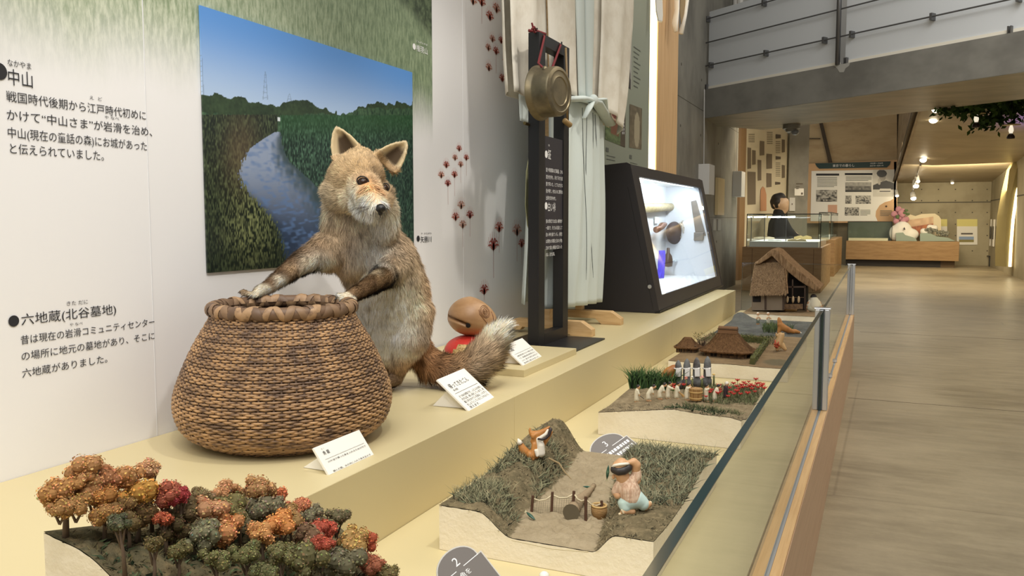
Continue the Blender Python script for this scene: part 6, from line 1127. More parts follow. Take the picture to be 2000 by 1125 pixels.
n = 7000; u, v = RNG.random((n, 1)), RNG.random((n, 1)); q4 = [P5(1474, 514, YF + .098), P5(1531, 512, YF + .098), P5(1536, 574, YF - .037), P5(1464, 576, YF - .037)]; P_ = (q4[0] * (1 - u) + q4[1] * u) * (1 - v) + (q4[3] * (1 - u) + q4[2] * u) * v; dn_ = nz(q4[3] - q4[0]); nn = nz(np.cross(q4[1] - q4[0], q4[3] - q4[0])); nn = nn if nn @ FW < 0 else -nn; c_ = mixc(A(168, 136, 100), A(104, 80, 56), RNG.random(n)); strands('straw', P_ + nn * .001, nz(dn_ + nn * .12 + RNG.normal(0, .18, (n, 3))), RNG.uniform(.01, .02, n), np.full(n, .0022), np.tile(nn, (n, 1)), c_, c_ * 1.1, STR, front_roof)
D_ = 5.27; t = thing('man_figurine', 'clay person in white crouching with their back turned beside the big thatched house', 'figurine', aD(1590, 606, D_)); pblob('body', SKIN, [[(1590, 598, 0, 9), (1590, 588, 0, 8), (1589, 582, 0, 6)], [(1580, 592, 0, 4), (1577, 602, 0, 3)], [(1600, 592, 0, 4), (1603, 600, 0, 3)], [(1584, 603, 0, 4), (1578, 608, 0, 3)]], D_, t, .003); pblob('coat', WROBE, [[(1590, 597, -.004, 10), (1590, 588, -.004, 9)], [(1583, 590, 0, 5), (1579, 596, 0, 4)], [(1597, 590, 0, 5), (1601, 596, 0, 4)]], D_, t, .003); pblob('hair', HAIRB, [[(1589, 580, 0, 6)]], D_, t, .003); pblob('trousers', mat('pale_trousers', C(206, 202, 176), .7), [[(1582, 602, -.006, 6), (1592, 604, -.006, 7)]], D_, t, .003)
o = mesh_obj('straw_mat', blob(capsules([[J(1535, 604, 5.26, 4), J(1552, 604, 5.26, 5)]]), .003, 3), mat('straw_bundle', C(188, 148, 92), .8)); tag(o, 'small heap of straw on the ground in front of the big thatched house', 'straw heap')
# ================================================================ BALCONY ACROSS THE HALL
A0 = aX(1376, 231, XC); UF = np.array([math.sin(math.radians(-55.5)), math.cos(math.radians(-55.5)), 0]); UN = -UF       # UN runs to the right, nearer
NB = np.array([-UN[1], UN[0], 0]); NB = NB if NB @ FW > 0 else -NB          # away from the viewer
def aP(px, py, off=0.0): d = ray(px, py); o = A0 + NB * off; t = ((o - EYE) @ NB) / (d @ NB); return EYE + d * t
zb, zt = aP(1376, 231)[2], aP(1376, 175)[2]; LEN = 7.0
sof = aZ(1720, 226, zb); DP = (sof - A0) @ NB
def along_b(s, off, z): q = A0 + UN * s + NB * off; return np.array([q[0], q[1], z])
def bbox(b, s0, s1, o0, o1, z0, z1, mi=0): b.prism([along_b(s0, o0, z0), along_b(s1, o0, z0), along_b(s1, o1, z0), along_b(s0, o1, z0)], (0, 0, z1 - z0), mi)
CONCD = mat('concrete_dark', C(128, 126, 118), .65, n=(C(102, 100, 93), 1.4, (1, 1, 1.5), .35, .7), bump=(9, .12, S1))
BOARDC = mat('board_concrete', C(160, 150, 128), .38, n=(C(124, 114, 94), 2.2, (1, 2, 1), .3, .75))
b = MB(); bbox(b, -.5, LEN, 0, DP, zb, zt); o = struct(b.build('trim_5', CONCD)); b = MB(); bbox(b, -.5, LEN, .002, DP, zb - .004, zb - .001); struct(b.build('trim_6', BOARDC))
b = MB(); q = aP(1643, 146); s_ = (q - A0) @ UN; b.prism([along_b(s_ + a_, -.002, zt - h_) for a_, h_ in ((-.09, 0), (.10, 0), (.09, .03), (.05, .05), (.03, .085), (-.02, .08), (-.05, .035))], NB * .001); struct(b.build('plaster_patch', mat('patch', C(158, 156, 148), .7), o))
rl = thing('balcony_railing', 'balcony railing of pale frosted panels with thin steel rods across the hall', 'railing', along_b(1, 0, zt))
zp1 = aP(1381, 25, .06)[2]; sp = (aP(1637, 100) - A0) @ UN
FRO = mat('frosted_panel', C(196, 199, 200), .4, spec=.3)
b = MB(); bbox(b, 0.0, sp - .02, .05, .062, zt + .03, zp1); b.build('panel', FRO, rl); b = MB(); bbox(b, sp + .05, LEN, .05, .062, zt + .03, zp1); b.build('panel', FRO, rl)
b = MB(); bbox(b, 0.0, sp - .02, .03, .07, zt, zt + .035); bbox(b, sp + .1, LEN, .03, .07, zt, zt + .035); b.build('bottom_rail', mat('cream_rail', C(222, 216, 200), .5), rl)
STEEL = mat('steel_rod', C(112, 112, 112), .4, .8)
rod_z = [aP(1378, y)[2] for y in (38, 84, 129)]
for z in rod_z:
    rd = MB().tube([along_b(0, 0, z), along_b(LEN, 0, z)], .008, 8).build('rod', STEEL, rl); b = MB()
    if abs(z - rod_z[1]) > .01:
        for px in ((1388, 1495, 1609, 1662, 1818, 1985) if z == rod_z[2] else (1380, 1489)):
            s_ = (aP(px, 60) - A0) @ UN; bbox(b, s_ - .012, s_ + .012, -.014, .05, z - .032, z + .032); b.build('rod_clip', STEEL, rd); b = MB()
p0 = along_b(sp, -.005, zt); MB().tube([p0, p0 + (0, 0, 1.6)], .024, 12).build('railing_post', STEEL, rl, smooth=True)
b = MB()
for px in (1378, 1649, 1966):
    s_ = (aP(px, 140) - A0) @ UN; bbox(b, s_ - .012, s_ + .0, -.004, .03, zt, zt + .06); bbox(b, s_ + .012, s_ + .022, -.004, .03, zt, zt + .06)
b.build('foot_bracket', STEEL, rl)
b = MB(); bbox(b, -2, LEN, 1.6, 1.75, zt, zt + 4); struct(b.build('wall_gallery', mat('gallery_wall', C(188, 186, 180), .7)))
b = MB(); q0, q1 = (aP(1381, 10, 1.59) - A0) @ UN, (aP(1436, 10, 1.59) - A0) @ UN; bbox(b, q0 - .3, q1, 1.57, 1.6, zt, zt + 3); d1 = struct(b.build('door_1', mat('dark_door', C(52, 54, 56), .5))); b = MB(); bbox(b, q1, q1 + .04, 1.55, 1.6, zt, zt + 3); bbox(b, q1 + .09, q1 + .13, 1.55, 1.6, zt, zt + 3); struct(b.build('door_frame', WHITE, d1))
q = aZ(1546, 243, zb); t = thing('ceiling_camera', 'round grey ceiling camera under the concrete balcony beam', 'camera', q)
qq = np.array([q[0], q[1], zb - .004]); MB().lathe([(0, 0), (.11, 0), (.11, -.05), (.075, -.055), (.07, -.09), (0, -.09)], qq, 20).build('housing', mat('grey_plastic', C(150, 148, 140), .5), t, smooth=True, autos=40); MB().ell(qq + (.05, -.03, -.10), (.05, .05, .04)).build('lens_dome', mat('grey_dome', C(150, 156, 164), .15), t, smooth=True)

# fittings on the concrete wall
def onwall(px, py): return aX(px, py, XC)
for (px0, px1, y0_, y1_, lb) in ((1363, 1381, 320, 380, 'white box loudspeaker with a cable on the concrete wall, nearer one'), (1430, 1449, 334, 384, 'white box loudspeaker on the concrete wall, farther one')):
    p, q_ = onwall(px0, y1_), onwall(px1, y0_); q2 = onwall(px0, y0_); t = thing('wall_speaker', lb, 'speaker', p, 'wall speakers'); w = min(.35, q_[1] - p[1]); MB().box(XC, XC + .13, p[1], p[1] + w, p[2], q2[2]).build('speaker_box', mat('white_plastic', C(208, 206, 200), .5), t, bevel=.004); MB().tube([(XC + .03, p[1] + w / 2, q2[2]), (XC + .02, p[1] + w / 2, q2[2] + .9)], .006, 6).build('cable', mat('grey_cable', C(190, 188, 182), .6), t)
p, q_ = onwall(1396, 420), onwall(1410, 350); o = MB().box(XC, XC + .04, p[1], q_[1], p[2], q_[2]).build('wall_plaque', mat('pale_wood_panel', C(214, 192, 142), .5)); tag(o, 'narrow pale wood plaque on the concrete wall', 'plaque')
for k, (px0, px1) in enumerate(((1391, 1397), (1400, 1406))): p, q_ = onwall(px0, 450), onwall(px1, 428); o = MB().box(XC, XC + .015, p[1], q_[1], p[2], q_[2]).build('wall_switch', mat('grey_plate', C(156, 152, 142), .5)); tag(o, 'grey switch plate on the concrete wall, ' + ('left' if k == 0 else 'right') + ' of the pair', 'switch', 'switch plates')
# white curved ornaments hanging at the top
t = thing('hanging_ornament', 'white curved ribbon-like ornament hanging in front of the oak fin', 'ornament', aD(1328, 40, 6.0)); D_ = 6.0
MB().tube([aD(x, y, D_) for x, y in ((1326, -40), (1322, 0), (1322, 20), (1318, 45), (1320, 62))], [.022, .024, .022, .03, .016], 10, flat=.5).build('ribbon', mat('white_plaster', C(232, 228, 220), .6), t, smooth=True); MB().tube([aD(x, y, D_ + .05) for x, y in ((1342, -40), (1342, 0), (1338, 30), (1330, 66))], [.014, .015, .014, .018], 8).build('ribbon', MATS['white_plaster'], t, smooth=True); b = MB(); b.prism([aD(x, y, D_ + .04) for x, y in ((1330, -30), (1340, -30), (1338, 20), (1331, 48), (1328, 20))], FW * .01); b.build('brown_infill', mat('ornament_brown', C(150, 128, 92), .6), t)
t = thing('hanging_ornament', 'white flat pointed ornament in front of the light strip', 'ornament', aD(1286, 20, 5.6)); b = MB(); b.prism([aD(x, y, 5.5) for x, y in ((1279, -40), (1293, -40), (1295, 30), (1294, 42), (1286, 40), (1282, 20))], FW * .03); b.build('blade', MATS['white_plaster'], t, bevel=.004)

# ================================================================ BACK HALL
YW = 20.75; XR_ = aY(1933, 440, YW)[0]
zc = aY(1933, 355, YW)[2]; BACKC = mat('back_concrete', C(176, 166, 138), .6, n=(C(150, 140, 112), 1.2, S1, .35, .7))
b = MB(); b.box(-3.2, XR_ + .2, YW, YW + .2, 0, 4); bw = struct(b.build('wall_back', BACKC)); b = MB(); b.box(XR_, XR_ + .2, 8.5, YW, 0, 4.2); rw = struct(b.build('wall_right', BACKC))
b = MB()
for px in (1800, 1833, 1866, 1899, 1928):
    for py in (370, 392, 415, 438, 460, 490): p = aY(px, py, YW); b.lathe([(.014, 0), (.014, .004)], p - (0, .004, 0), 8, M=Matrix.Rotation(math.pi / 2, 4, 'X'))
for z in (aY(1850, 396, YW)[2],): b.box(-1, XR_, YW - .006, YW, z, z + .02)
struct(b.build('form_tie_hole', MATS['tie_hole'], bw)); z = aY(1935, 393, YW)[2]; b = MB(); b.box(XR_ - .006, XR_, 9, YW, z, z + .02); struct(b.build('joint_line', MATS['tie_hole'], rw))
B1, B2 = aD(1752, 388, 18.2), aD(1806, 190, 10.2); CEIL = mat('ceiling_concrete', C(168, 154, 128), .5, n=(C(146, 132, 106), 1.1, (1, 1.6, 1), .3, .75))
nr = np.array([XR_, 9.6, aX(2000, 300, XR_)[2] + .35]); fr_ = np.array([XR_, YW, zc]); fl_ = np.array([B1[0], YW, zc])
b = MB(); b.add([fl_, B2, nr, fr_], [(0, 1, 2, 3)]); b.add([fl_ + (0, 0, .1), B2 + (0, 0, .1), nr + (0, 0, .1), fr_ + (0, 0, .1)], [(0, 1, 2, 3)]); struct(b.build('ceiling', CEIL))
b = MB(); b.prism([fl_ - (.03, 0, .02), B2 - (.03, 0, .02), B2 + (-.03, 0, 2.2), fl_ + (-.03, 0, 2.4)], (.03, 0, 0)); struct(b.build('trim_7', mat('step_face', C(150, 130, 98), .5, n=(C(120, 100, 72), 2, (1, 1, 3), .35, .7)))); b = MB(); b.prism([fl_ - (.10, 0, .03), B2 - (.10, 0, .03), B2 - (.031, 0, -.02), fl_ - (.031, 0, -.02)], (0, 0, .05)); struct(b.build('trim_8', mat('dark_edging', C(70, 58, 42), .7)))  # brown step face with a dark strip along its lower edge
b = MB(); q = [aY(x, y, 20.5) for x, y in ((1578, 340), (1752, 340), (1752, 150), (1578, 150))]; b.prism(q, (0, .1, 0)); struct(b.build('trim_9', mat('beige_bulkhead', C(196, 172, 130), .55, n=(C(178, 152, 112), 1.5, (1, 1, 3), .4, .7))))
b = MB(); q = [aY(x, y, 20.42) for x, y in ((1599, 236), (1606, 236), (1626, 318), (1618, 318))]; b.prism(q, (0, .05, 0)); q = [aY(x, y, 20.46) for x, y in ((1578, 270), (1602, 270), (1602, 271.5), (1578, 271.5))]; b.prism(q, (0, .04, 0)); struct(b.build('trim_10', MATS['dark_edging']))  # dark slanting beam strip and a thin dark line on the bulkhead
# concrete pillar, lit exhibit wall, oak jamb
P1, P2 = aD(1452, 440, 13.9), aD(1537, 440, 17.0); dP = nz(np.array([P2[0] - P1[0], P2[1] - P1[1], 0])); nP = np.array([dP[1], -dP[0], 0]); Lp = np.linalg.norm((P2 - P1)[:2]); ztop = aD(1530, 262, 16.8)[2]
def onp(s, z, o_=0.): q = P1 + dP * s + nP * o_; return np.array([q[0], q[1], z])
def aPan(px, py, o_=.004): d = ray(px, py); o2 = P1 + nP * o_; t = ((o2 - EYE) @ nP) / (d @ nP); return EYE + d * t
b = MB(); b.prism([onp(0, 0), onp(Lp, 0), onp(Lp, ztop), onp(0, ztop + .3)], -nP * .1); pw = struct(b.build('wall_panel', mat('panel_cream', C(226, 214, 184), .5)))
b = MB(); b.prism([onp(-.36, 0, .02), onp(-.005, 0, .02), onp(-.005, 3, .02), onp(-.36, 3, .02)], -nP * .2); struct(b.build('trim_11', mat('oak_jamb', C(150, 118, 80), .5)))
b = MB(); GR = mat('print_grey', C(122, 108, 88), .6)
for (x0_, y0_, x1_, y1_, c_) in ((1460, 288, 1467, 330, 0), (1469, 293, 1476, 322, 0), (1460, 335, 1476, 400, 0), (1480, 312, 1487, 353, 0), (1484, 275, 1493, 304, 0), (1497, 300, 1508, 330, 0), (1497, 338, 1507, 366, 0), (1515, 262, 1525, 271, 1), (1515, 305, 1525, 312, 1), (1514, 355, 1524, 361, 1), (1527, 272, 1533, 298, 0), (1527, 322, 1533, 348, 0)):
    b.add([aPan(x0_, y1_), aPan(x1_, y1_ - 1), aPan(x1_, y0_ + 1), aPan(x0_, y0_)], [(0, 1, 2, 3)], c_)
for (x0_, x1_, y0_, n_) in ((1462, 1474, 262, 5), (1498, 1509, 258, 7), (1515, 1524, 276, 7), (1515, 1524, 318, 8)):
    for k in range(n_): b.add([aPan(x0_, y0_ + k * 3.6 + 1), aPan(x1_, y0_ + k * 3.6 + 1), aPan(x1_, y0_ + k * 3.6), aPan(x0_, y0_ + k * 3.6)], [(0, 1, 2, 3)], 1)
struct(b.build('wall_print', [GR, mat('print_dark', C(92, 80, 66), .6)], pw)); b = MB(); b.add([aPan(1485, 412, .008), aPan(1497, 412, .008), aPan(1497, 380, .008), aPan(1494, 368, .008), aPan(1490, 364, .008), aPan(1486, 370, .008), aPan(1485, 384, .008)], [tuple(range(7))]); struct(b.build('wall_print', mat('print_orange', C(206, 150, 110), .6), pw))
b = MB(); c0, c1 = aD(1538, 440, 16.8), aD(1576, 440, 16.8); b.prism([(c0[0], c0[1], 0), (c1[0], c1[1], 0), (c1[0], c1[1], 3.2), (c0[0], c0[1], 3.2)], nz(FW * [1, 1, 0]) * .5); cp = struct(b.build('wall_pillar', CONC)); b = MB()
for px, py in ((1567, 257), (1566, 295), (1565, 335)): b.lathe([(.02, 0), (.02, .004)], aD(px, py, 16.78), 8, M=Matrix.Rotation(math.pi / 2, 4, 'X'))
struct(b.build('form_tie_hole', MATS['tie_hole'], cp))
def notice(name, label, cat, px0, py0, px1, py1, D, m, bars=()):
    t = thing(name, label, cat, aD(px0, py1, D)); b = MB(); b.prism([aD(px0, py1, D), aD(px1, py1, D), aD(px1, py0, D), aD(px0, py0, D)], FW * .03); b.build('sheet', m, t); b = MB()
    for (x0_, y0_, x1_, y1_) in bars: b.add([aD(x0_, y1_, D - .01), aD(x1_, y1_, D - .01), aD(x1_, y0_, D - .01), aD(x0_, y0_, D - .01)], [(0, 1, 2, 3)])
    if bars: b.build('print', mat('print_dark', C(92, 80, 66)), t)
notice('notice_sheet', 'white notice sheet on the concrete pillar', 'notice', 1552, 357, 1570, 382, 16.74, WHITE, ((1555, 358, 1568, 360), (1555, 364, 1562, 365), (1555, 368, 1560, 369), (1565, 376, 1568, 380))); notice('wall_switch', 'tall white switch plate low on the concrete pillar', 'switch', 1542, 386, 1553, 412, 16.74, mat('white_plastic', C(208, 206, 200)), ((1546.5, 397, 1548, 400),))

# counters and glass cases
OAKC = mat('counter_oak', C(158, 126, 84), .5, n=(C(142, 110, 70), 4, (1, 1, 6), .35, .7)); CGL = glass('counter_glass', (.93, .97, .95)); BFR = mat('black_frame', C(24, 26, 26), .4)
def gcase(par, x0_, x1_, y0_, y1_, z0, z1):
    b = MB(); b.add([(x0_, y0_, z0), (x1_, y0_, z0), (x1_, y0_, z1), (x0_, y0_, z1), (x0_, y1_, z0), (x1_, y1_, z0), (x1_, y1_, z1), (x0_, y1_, z1)], [(0, 1, 2, 3), (4, 5, 6, 7), (0, 4, 7, 3), (1, 5, 6, 2), (3, 2, 6, 7)]); g = b.build('glass_case', CGL, par); b = MB()
    for y in (y0_,):
        b.tube([(x0_, y, z1), (x1_, y, z1)], .006, 4); b.tube([(x0_, y, z0), (x0_, y, z1)], .005, 4); b.tube([(x1_, y, z0), (x1_, y, z1)], .005, 4)
    b.tube([(x1_, y0_, z1), (x1_, y1_, z1)], .006, 4); b.tube([(x0_, y0_, z1), (x0_, y1_, z1)], .006, 4); b.build('case_edge', BFR, g); return g
Y1c = 11.97; hC = aY(1605, 484, Y1c)[2]; cx0, cx1 = aY(1449, 520, Y1c)[0], aY(1604, 520, Y1c)[0]
c1_ = thing('display_counter', 'oak display counter with a lit glass case, nearest in the back hall', 'counter', ((cx0 + cx1) / 2, Y1c + 1, 0)); b = MB(); b.box(cx0, cx1, Y1c, 14.3, .0, hC); b.build('counter_body', OAKC, c1_, bevel=.004); b = MB()
for px in (1468, 1588): x_ = aY(px, 520, Y1c)[0]; b.box(x_, x_ + .006, Y1c - .002, Y1c, .02, hC - .02)
b.build('panel_seam', mat('seam_brown', C(96, 68, 40), .6), c1_); gx0, gx1 = aY(1459, 450, Y1c + .05)[0], aY(1603, 450, Y1c + .05)[0]; zg1 = aY(1603, 418, Y1c + .05)[2]; gcase(c1_, gx0, gx1, Y1c + .04, 14.0, hC, zg1)
b = MB(); b.box(gx0 + .03, gx1 - .03, Y1c + .1, 13.9, hC + .001, hC + .075); b.build('white_plinth', mat('case_white', C(228, 232, 228), .6), c1_); b = MB()
for px in (1485, 1513, 1540): p = aY(px, 424, 12.6); b.tube([p - (.09, 0, 0), p + (.09, 0, .004)], .010, 8)
b.build('light_tube', mat('tube_light', (1, 1, 1), .5, emit=(.9, .97, 1), estr=9), c1_); lamp('case_light', 'AREA', ((gx0 + gx1) / 2, 12.9, zg1 - .03), ((gx0 + gx1) / 2, 12.9, 0), 6, (.9, .97, 1), .9, 1.2)
b = MB()
for px in (1468, 1494, 1536): p = aY(px, 424, 12.4); b.tube([(p[0], p[1], hC + .07), p], .006, 6)
b.build('lamp_post', STEEL, c1_)
for i, (px, py, w, d_, h_, rz, c_, lb) in enumerate(((1495, 466, .26, .22, .02, .2, (236, 228, 206), 'open pale book at the left of the lit counter case'), (1518, 470, .20, .18, .012, -.3, (240, 240, 234), 'white paper sheet in the middle of the lit counter case'), (1556, 471, .24, .2, .022, .15, (214, 198, 158), 'thick cream book at the front right of the lit counter case'), (1568, 467, .24, .16, .035, -.1, (190, 172, 120), 'tan book at the right of the lit counter case'))):
    p = aZ(px, py, hC + .076); t = thing('open_book', lb, 'book', p, 'papers in the lit case', rz); b = MB(); b.prism([(-w / 2, -d_ / 2, 0), (-w / 2, -d_ / 2, h_), (-w * .2, -d_ / 2, h_ * 1.6), (0, -d_ / 2, h_), (w * .2, -d_ / 2, h_ * 1.6), (w / 2, -d_ / 2, h_), (w / 2, -d_ / 2, 0)], (0, d_, 0)); b.build('pages', mat('paper_%d' % i, C(*c_), .7), t, local=True); b = MB(); b.box(-w / 2 - .01, w / 2 + .01, -d_ / 2 - .008, d_ / 2 + .008, -.0005, .003); b.build('cover', mat('paper_%d' % i, C(*c_)), t, local=True)
# second counter behind
c2x = aZ(1628.5, 540, 0)[0]; c2 = thing('display_counter', 'oak counter with a glass case just behind the nearest lit counter', 'counter', (c2x - .5, 16.5, 0)); h2 = aY(1637, 468, 15.7)[2]; b = MB(); b.box(c2x - .30, c2x, 15.6, 18.7, 0, h2); b.build('counter_body', OAKC, c2, bevel=.004); gcase(c2, c2x - .28, c2x - .08, 15.75, 18.4, h2, aY(1627, 415, 15.8)[2]); b = MB(); b.box(c2x - .26, c2x - .1, 15.8, 18.4, h2 + .001, h2 + .05); b.build('white_plinth', mat('case_white', C(228, 232, 228)), c2)
# long counter
Y3 = 19.45; lx0, lx1 = -.66, aY(1873, 495, Y3)[0]; z30, z31 = aY(1750, 508, Y3)[2], aY(1750, 471, Y3)[2]
c3 = thing('display_counter', 'long low oak counter under the white biography panel', 'counter', (.4, Y3 + .4, 0)); b = MB(); b.box(lx0, lx1, Y3, 20.22, z30, z31); b.build('counter_body', OAKC, c3, bevel=.004); b = MB(); b.box(lx0, aY(1838, 510, Y3)[0], Y3 + .12, 20.2, 0, z30 - .001); b.build('dark_plinth', mat('dark_toe', C(36, 30, 24), .6), c3); b = MB(); b.box(aY(1838, 510, Y3)[0], lx1 - .06, Y3 + .14, 20.2, 0, z30 - .001); b.build('brown_plinth', mat('brown_toe', C(92, 72, 46), .6), c3)
g3 = gcase(c3, -.64, aY(1742, 450, Y3 + .1)[0], Y3 + .1, 20.1, z31, aY(1742, 433, Y3 + .1)[2]); b = MB(); b.box(-.62, aY(1735, 450, Y3 + .1)[0], Y3 + .15, 20.0, z31 + .001, z31 + .055); b.build('cream_plinth', mat('cream_plinth', C(232, 222, 190), .6), c3); b = MB(); b.box(-.64, aY(1742, 450, Y3 + .1)[0], 20.1, 20.14, z31, aY(1742, 433, Y3 + .1)[2]); b.build('green_backing', mat('sage_back', C(104, 110, 98), .6), c3)
# biography panel
YP = 20.3; Q = lambda x, y, o_=0.: aY(x, y, YP - o_)
bp = thing('biography_panel', 'white biography panel on an oak board with a dark green title bar', 'panel', Q(1665, 435)); OAKB = mat('oak_board', C(206, 166, 122), .5)
MB().prism([Q(1575, 436), Q(1752, 434), Q(1753, 312), Q(1575, 320)], (0, .06, 0)).build('oak_board', OAKB, bp); b = MB(); b.prism([Q(1746, 470), Q(1751, 470), Q(1751, 316), Q(1746, 316)], (0, .06, 0)); b.build('side_post', OAKB, bp)
wp = [(1583, 432), (1585, 334), (1747, 331), (1745, 388), (1739, 392), (1728, 395), (1718, 401), (1711, 412), (1710, 422), (1714, 432)]; MB().prism([Q(x, y, .012) for x, y in wp], (0, .012, 0)).build('white_sheet', WHITE, bp)
MB().prism([Q(x, y, .014) for x, y in ((1592, 319), (1740, 315), (1738, 321), (1732, 327), (1600, 329.5), (1595, 325))], (0, .014, 0)).build('title_bar', mat('deep_green', C(30, 58, 58), .5), bp)
b = MB(); W_ = np.linalg.norm(Q(1667, 325) - Q(1626, 325)); b.text('東京での暮らし', W_ / 6.6, Q(1626, 326, .016), (1, 0, 0), ZD); b.text('1932年～1936年', W_ / 11.5, Q(1699, 320.5, .016), (1, 0, 0), ZD); b.text('昭和7年～昭和11年', W_ / 13.5, Q(1699, 325, .016), (1, 0, 0), ZD); b.build('title_lettering', mat('white_ink', C(245, 245, 245)), bp)
def bwphoto(par, x0_, y0_, x1_, y1_, fn, name='photograph', n=(40, 30)):
    u, v = np.meshgrid(np.linspace(0, 1, n[0]), np.linspace(0, 1, n[1]), indexing='ij'); P_ = np.array([[Q(x0_ + (x1_ - x0_) * a_, y0_ + (y1_ - y0_) * c_, .016) for c_ in v[0]] for a_ in u[:, 0]]); b = MB(); b.grid(P_, 0, fn(u, v).reshape(-1, 3)); b.build(name, mat('photo_print', (1, 1, 1)), par, colattr=True)
def crowd(sd): return lambda u, v: mixc(A(34, 34, 32), A(190, 186, 176), np.clip(vnoise(np.stack([u * 14, v * 8, u * 0 + sd], -1), 1) * 1.5 - .35 + .35 * (1 - v), 0, 1))
def bridge(u, v): n_ = vnoise(np.stack([u * 16, v * 6, u * 0], -1), 1); c = mixc(A(186, 182, 172), A(150, 148, 140), n_); c[v > .4] = mixc(A(60, 60, 56), A(150, 146, 136), n_)[v > .4]; c[v > .78] = A(52, 52, 48); return c
bwphoto(bp, 1594, 371, 1635, 394, crowd(1)); bwphoto(bp, 1651, 356, 1702, 375, bridge); bwphoto(bp, 1651, 382, 1663, 398, crowd(5), n=(14, 18)); bwphoto(bp, 1671, 382, 1701, 398, crowd(9)); bwphoto(bp, 1650, 405, 1678, 421, crowd(13))
def reader(u, v):
    c = np.broadcast_to(A(216, 212, 200), u.shape + (3,)).copy(); sh = (v > .40 + .32 * np.abs(u - .62) ** 1.2) & (v < .74); c[sh] = A(36, 32, 30); c[((u - .45) / .16) ** 2 + ((v - .27) / .17) ** 2 < 1] = A(166, 160, 148); c[(((u - .42) / .24) ** 2 + ((v - .14) / .14) ** 2 < 1)] = A(30, 28, 26); c[((u - .30) / .07) ** 2 + ((v - .44) / .12) ** 2 < 1] = A(190, 184, 172)
    c[(v > .70) & (v < .86) & (np.abs(u - .6) < .4 * (v - .5) * 3)] = A(226, 222, 212); c[(np.abs(v - .80) < .02) & (u > .32) & (u < .82)] = A(50, 46, 42); return c
bwphoto(bp, 1705, 331.5, 1746, 384, reader, 'portrait_photograph', (50, 60)); b = MB()
for (x0_, y0_, x1_, y1_) in ((1594, 339, 1639, 343), (1650, 338, 1704, 342)): b.add([Q(x0_, y1_, .016), Q(x1_, y1_, .016), Q(x1_, y0_, .016), Q(x0_, y0_, .016)], [(0, 1, 2, 3)])
b.build('heading_bar', mat('black_ink', C(38, 38, 42)), bp); b = MB()
for (x0_, x1_, y0_, n_, st) in ((1596, 1635, 346, 8, 2.6), (1652, 1702, 345, 4, 2.4), (1680, 1700, 410, 5, 2.4), (1719, 1742, 411, 5, 2.4)):
    for k in range(n_): y_ = y0_ + st * k; b.add([Q(x0_, y_ + .9, .017), Q(x1_ - (6 if k == n_ - 1 else 0), y_ + .9, .017), Q(x1_ - (6 if k == n_ - 1 else 0), y_, .017), Q(x0_, y_, .017)], [(0, 1, 2, 3)])
b.build('body_text', mat('grey_ink', C(96, 100, 92)), bp); b = MB(); b.add([Q(1617, 418, .016), Q(1635, 418, .016), Q(1635, 400, .016), Q(1617, 400, .016)], [(0, 1, 2, 3)]); b.build('pink_square', mat('pink_print', C(214, 168, 142), .6), bp); b = MB(); b.ell(Q(1731, 403, .02), (.02, .005, .02)); b.build('small_emblem', mat('emblem_dark', C(60, 44, 30), .6), bp)
# mannequin behind the case
D_ = 14.6; t = thing('mannequin', 'seated mannequin in a black turtleneck facing right behind the glass case', 'mannequin', aD(1525, 475, D_)); SK2 = mat('mannequin_skin', C(190, 160, 130), .4)
pblob('body', SK2, [[(1523, 398, 0, 14.5), (1527, 402, 0, 13)], [(1530, 396, 0, 11), (1532, 408, 0, 8), (1527, 412, 0, 9)], [(1536.5, 401, 0, 2.2), (1533, 396, 0, 3)], [(1533, 406, 0, 3), (1535, 407, 0, 2)], [(1518, 398, 0, 12)], [(1522, 412, 0, 9), (1521, 424, 0, 9)], [(1562, 466, -.2, 5), (1570, 468, -.2, 4)], [(1521, 424, 0, 9), (1526, 440, 0, 9), (1545, 452, -.1, 6), (1562, 466, -.2, 5)]], D_, t, .014, 2)
pblob('hair', mat('black_hair', C(34, 28, 24), .6), [[(1517, 389, 0, 11), (1524, 386, 0, 10), (1531, 387, 0, 5)], [(1514, 394, 0, 10), (1513, 402, 0, 7)], [(1518, 394, -.06, 8), (1518, 402, -.06, 5)]], D_, t, .012, 2); MB().ell(aD(1521, 401, D_ - .12), (.014, .018, .030)).build('ear', SK2, t, smooth=True)
b = MB(); b.ell(aD(1533, 397, D_ - .085), (.012, .008, .007), n=(8, 6)); b.build('eye', HAIRB, t)
pblob('turtleneck', mat('black_knit', C(26, 26, 28), .85), [[(1521, 416, 0, 11), (1521, 424, 0, 12), (1521, 440, 0, 20), (1520, 458, 0, 21), (1524, 476, 0, 20)], [(1526, 436, -.05, 14), (1538, 452, -.08, 11), (1552, 462, -.15, 8), (1562, 466, -.2, 6)], [(1514, 436, .1, 12), (1510, 455, .1, 10), (1516, 470, .05, 9)]], D_, t, .014, 3)
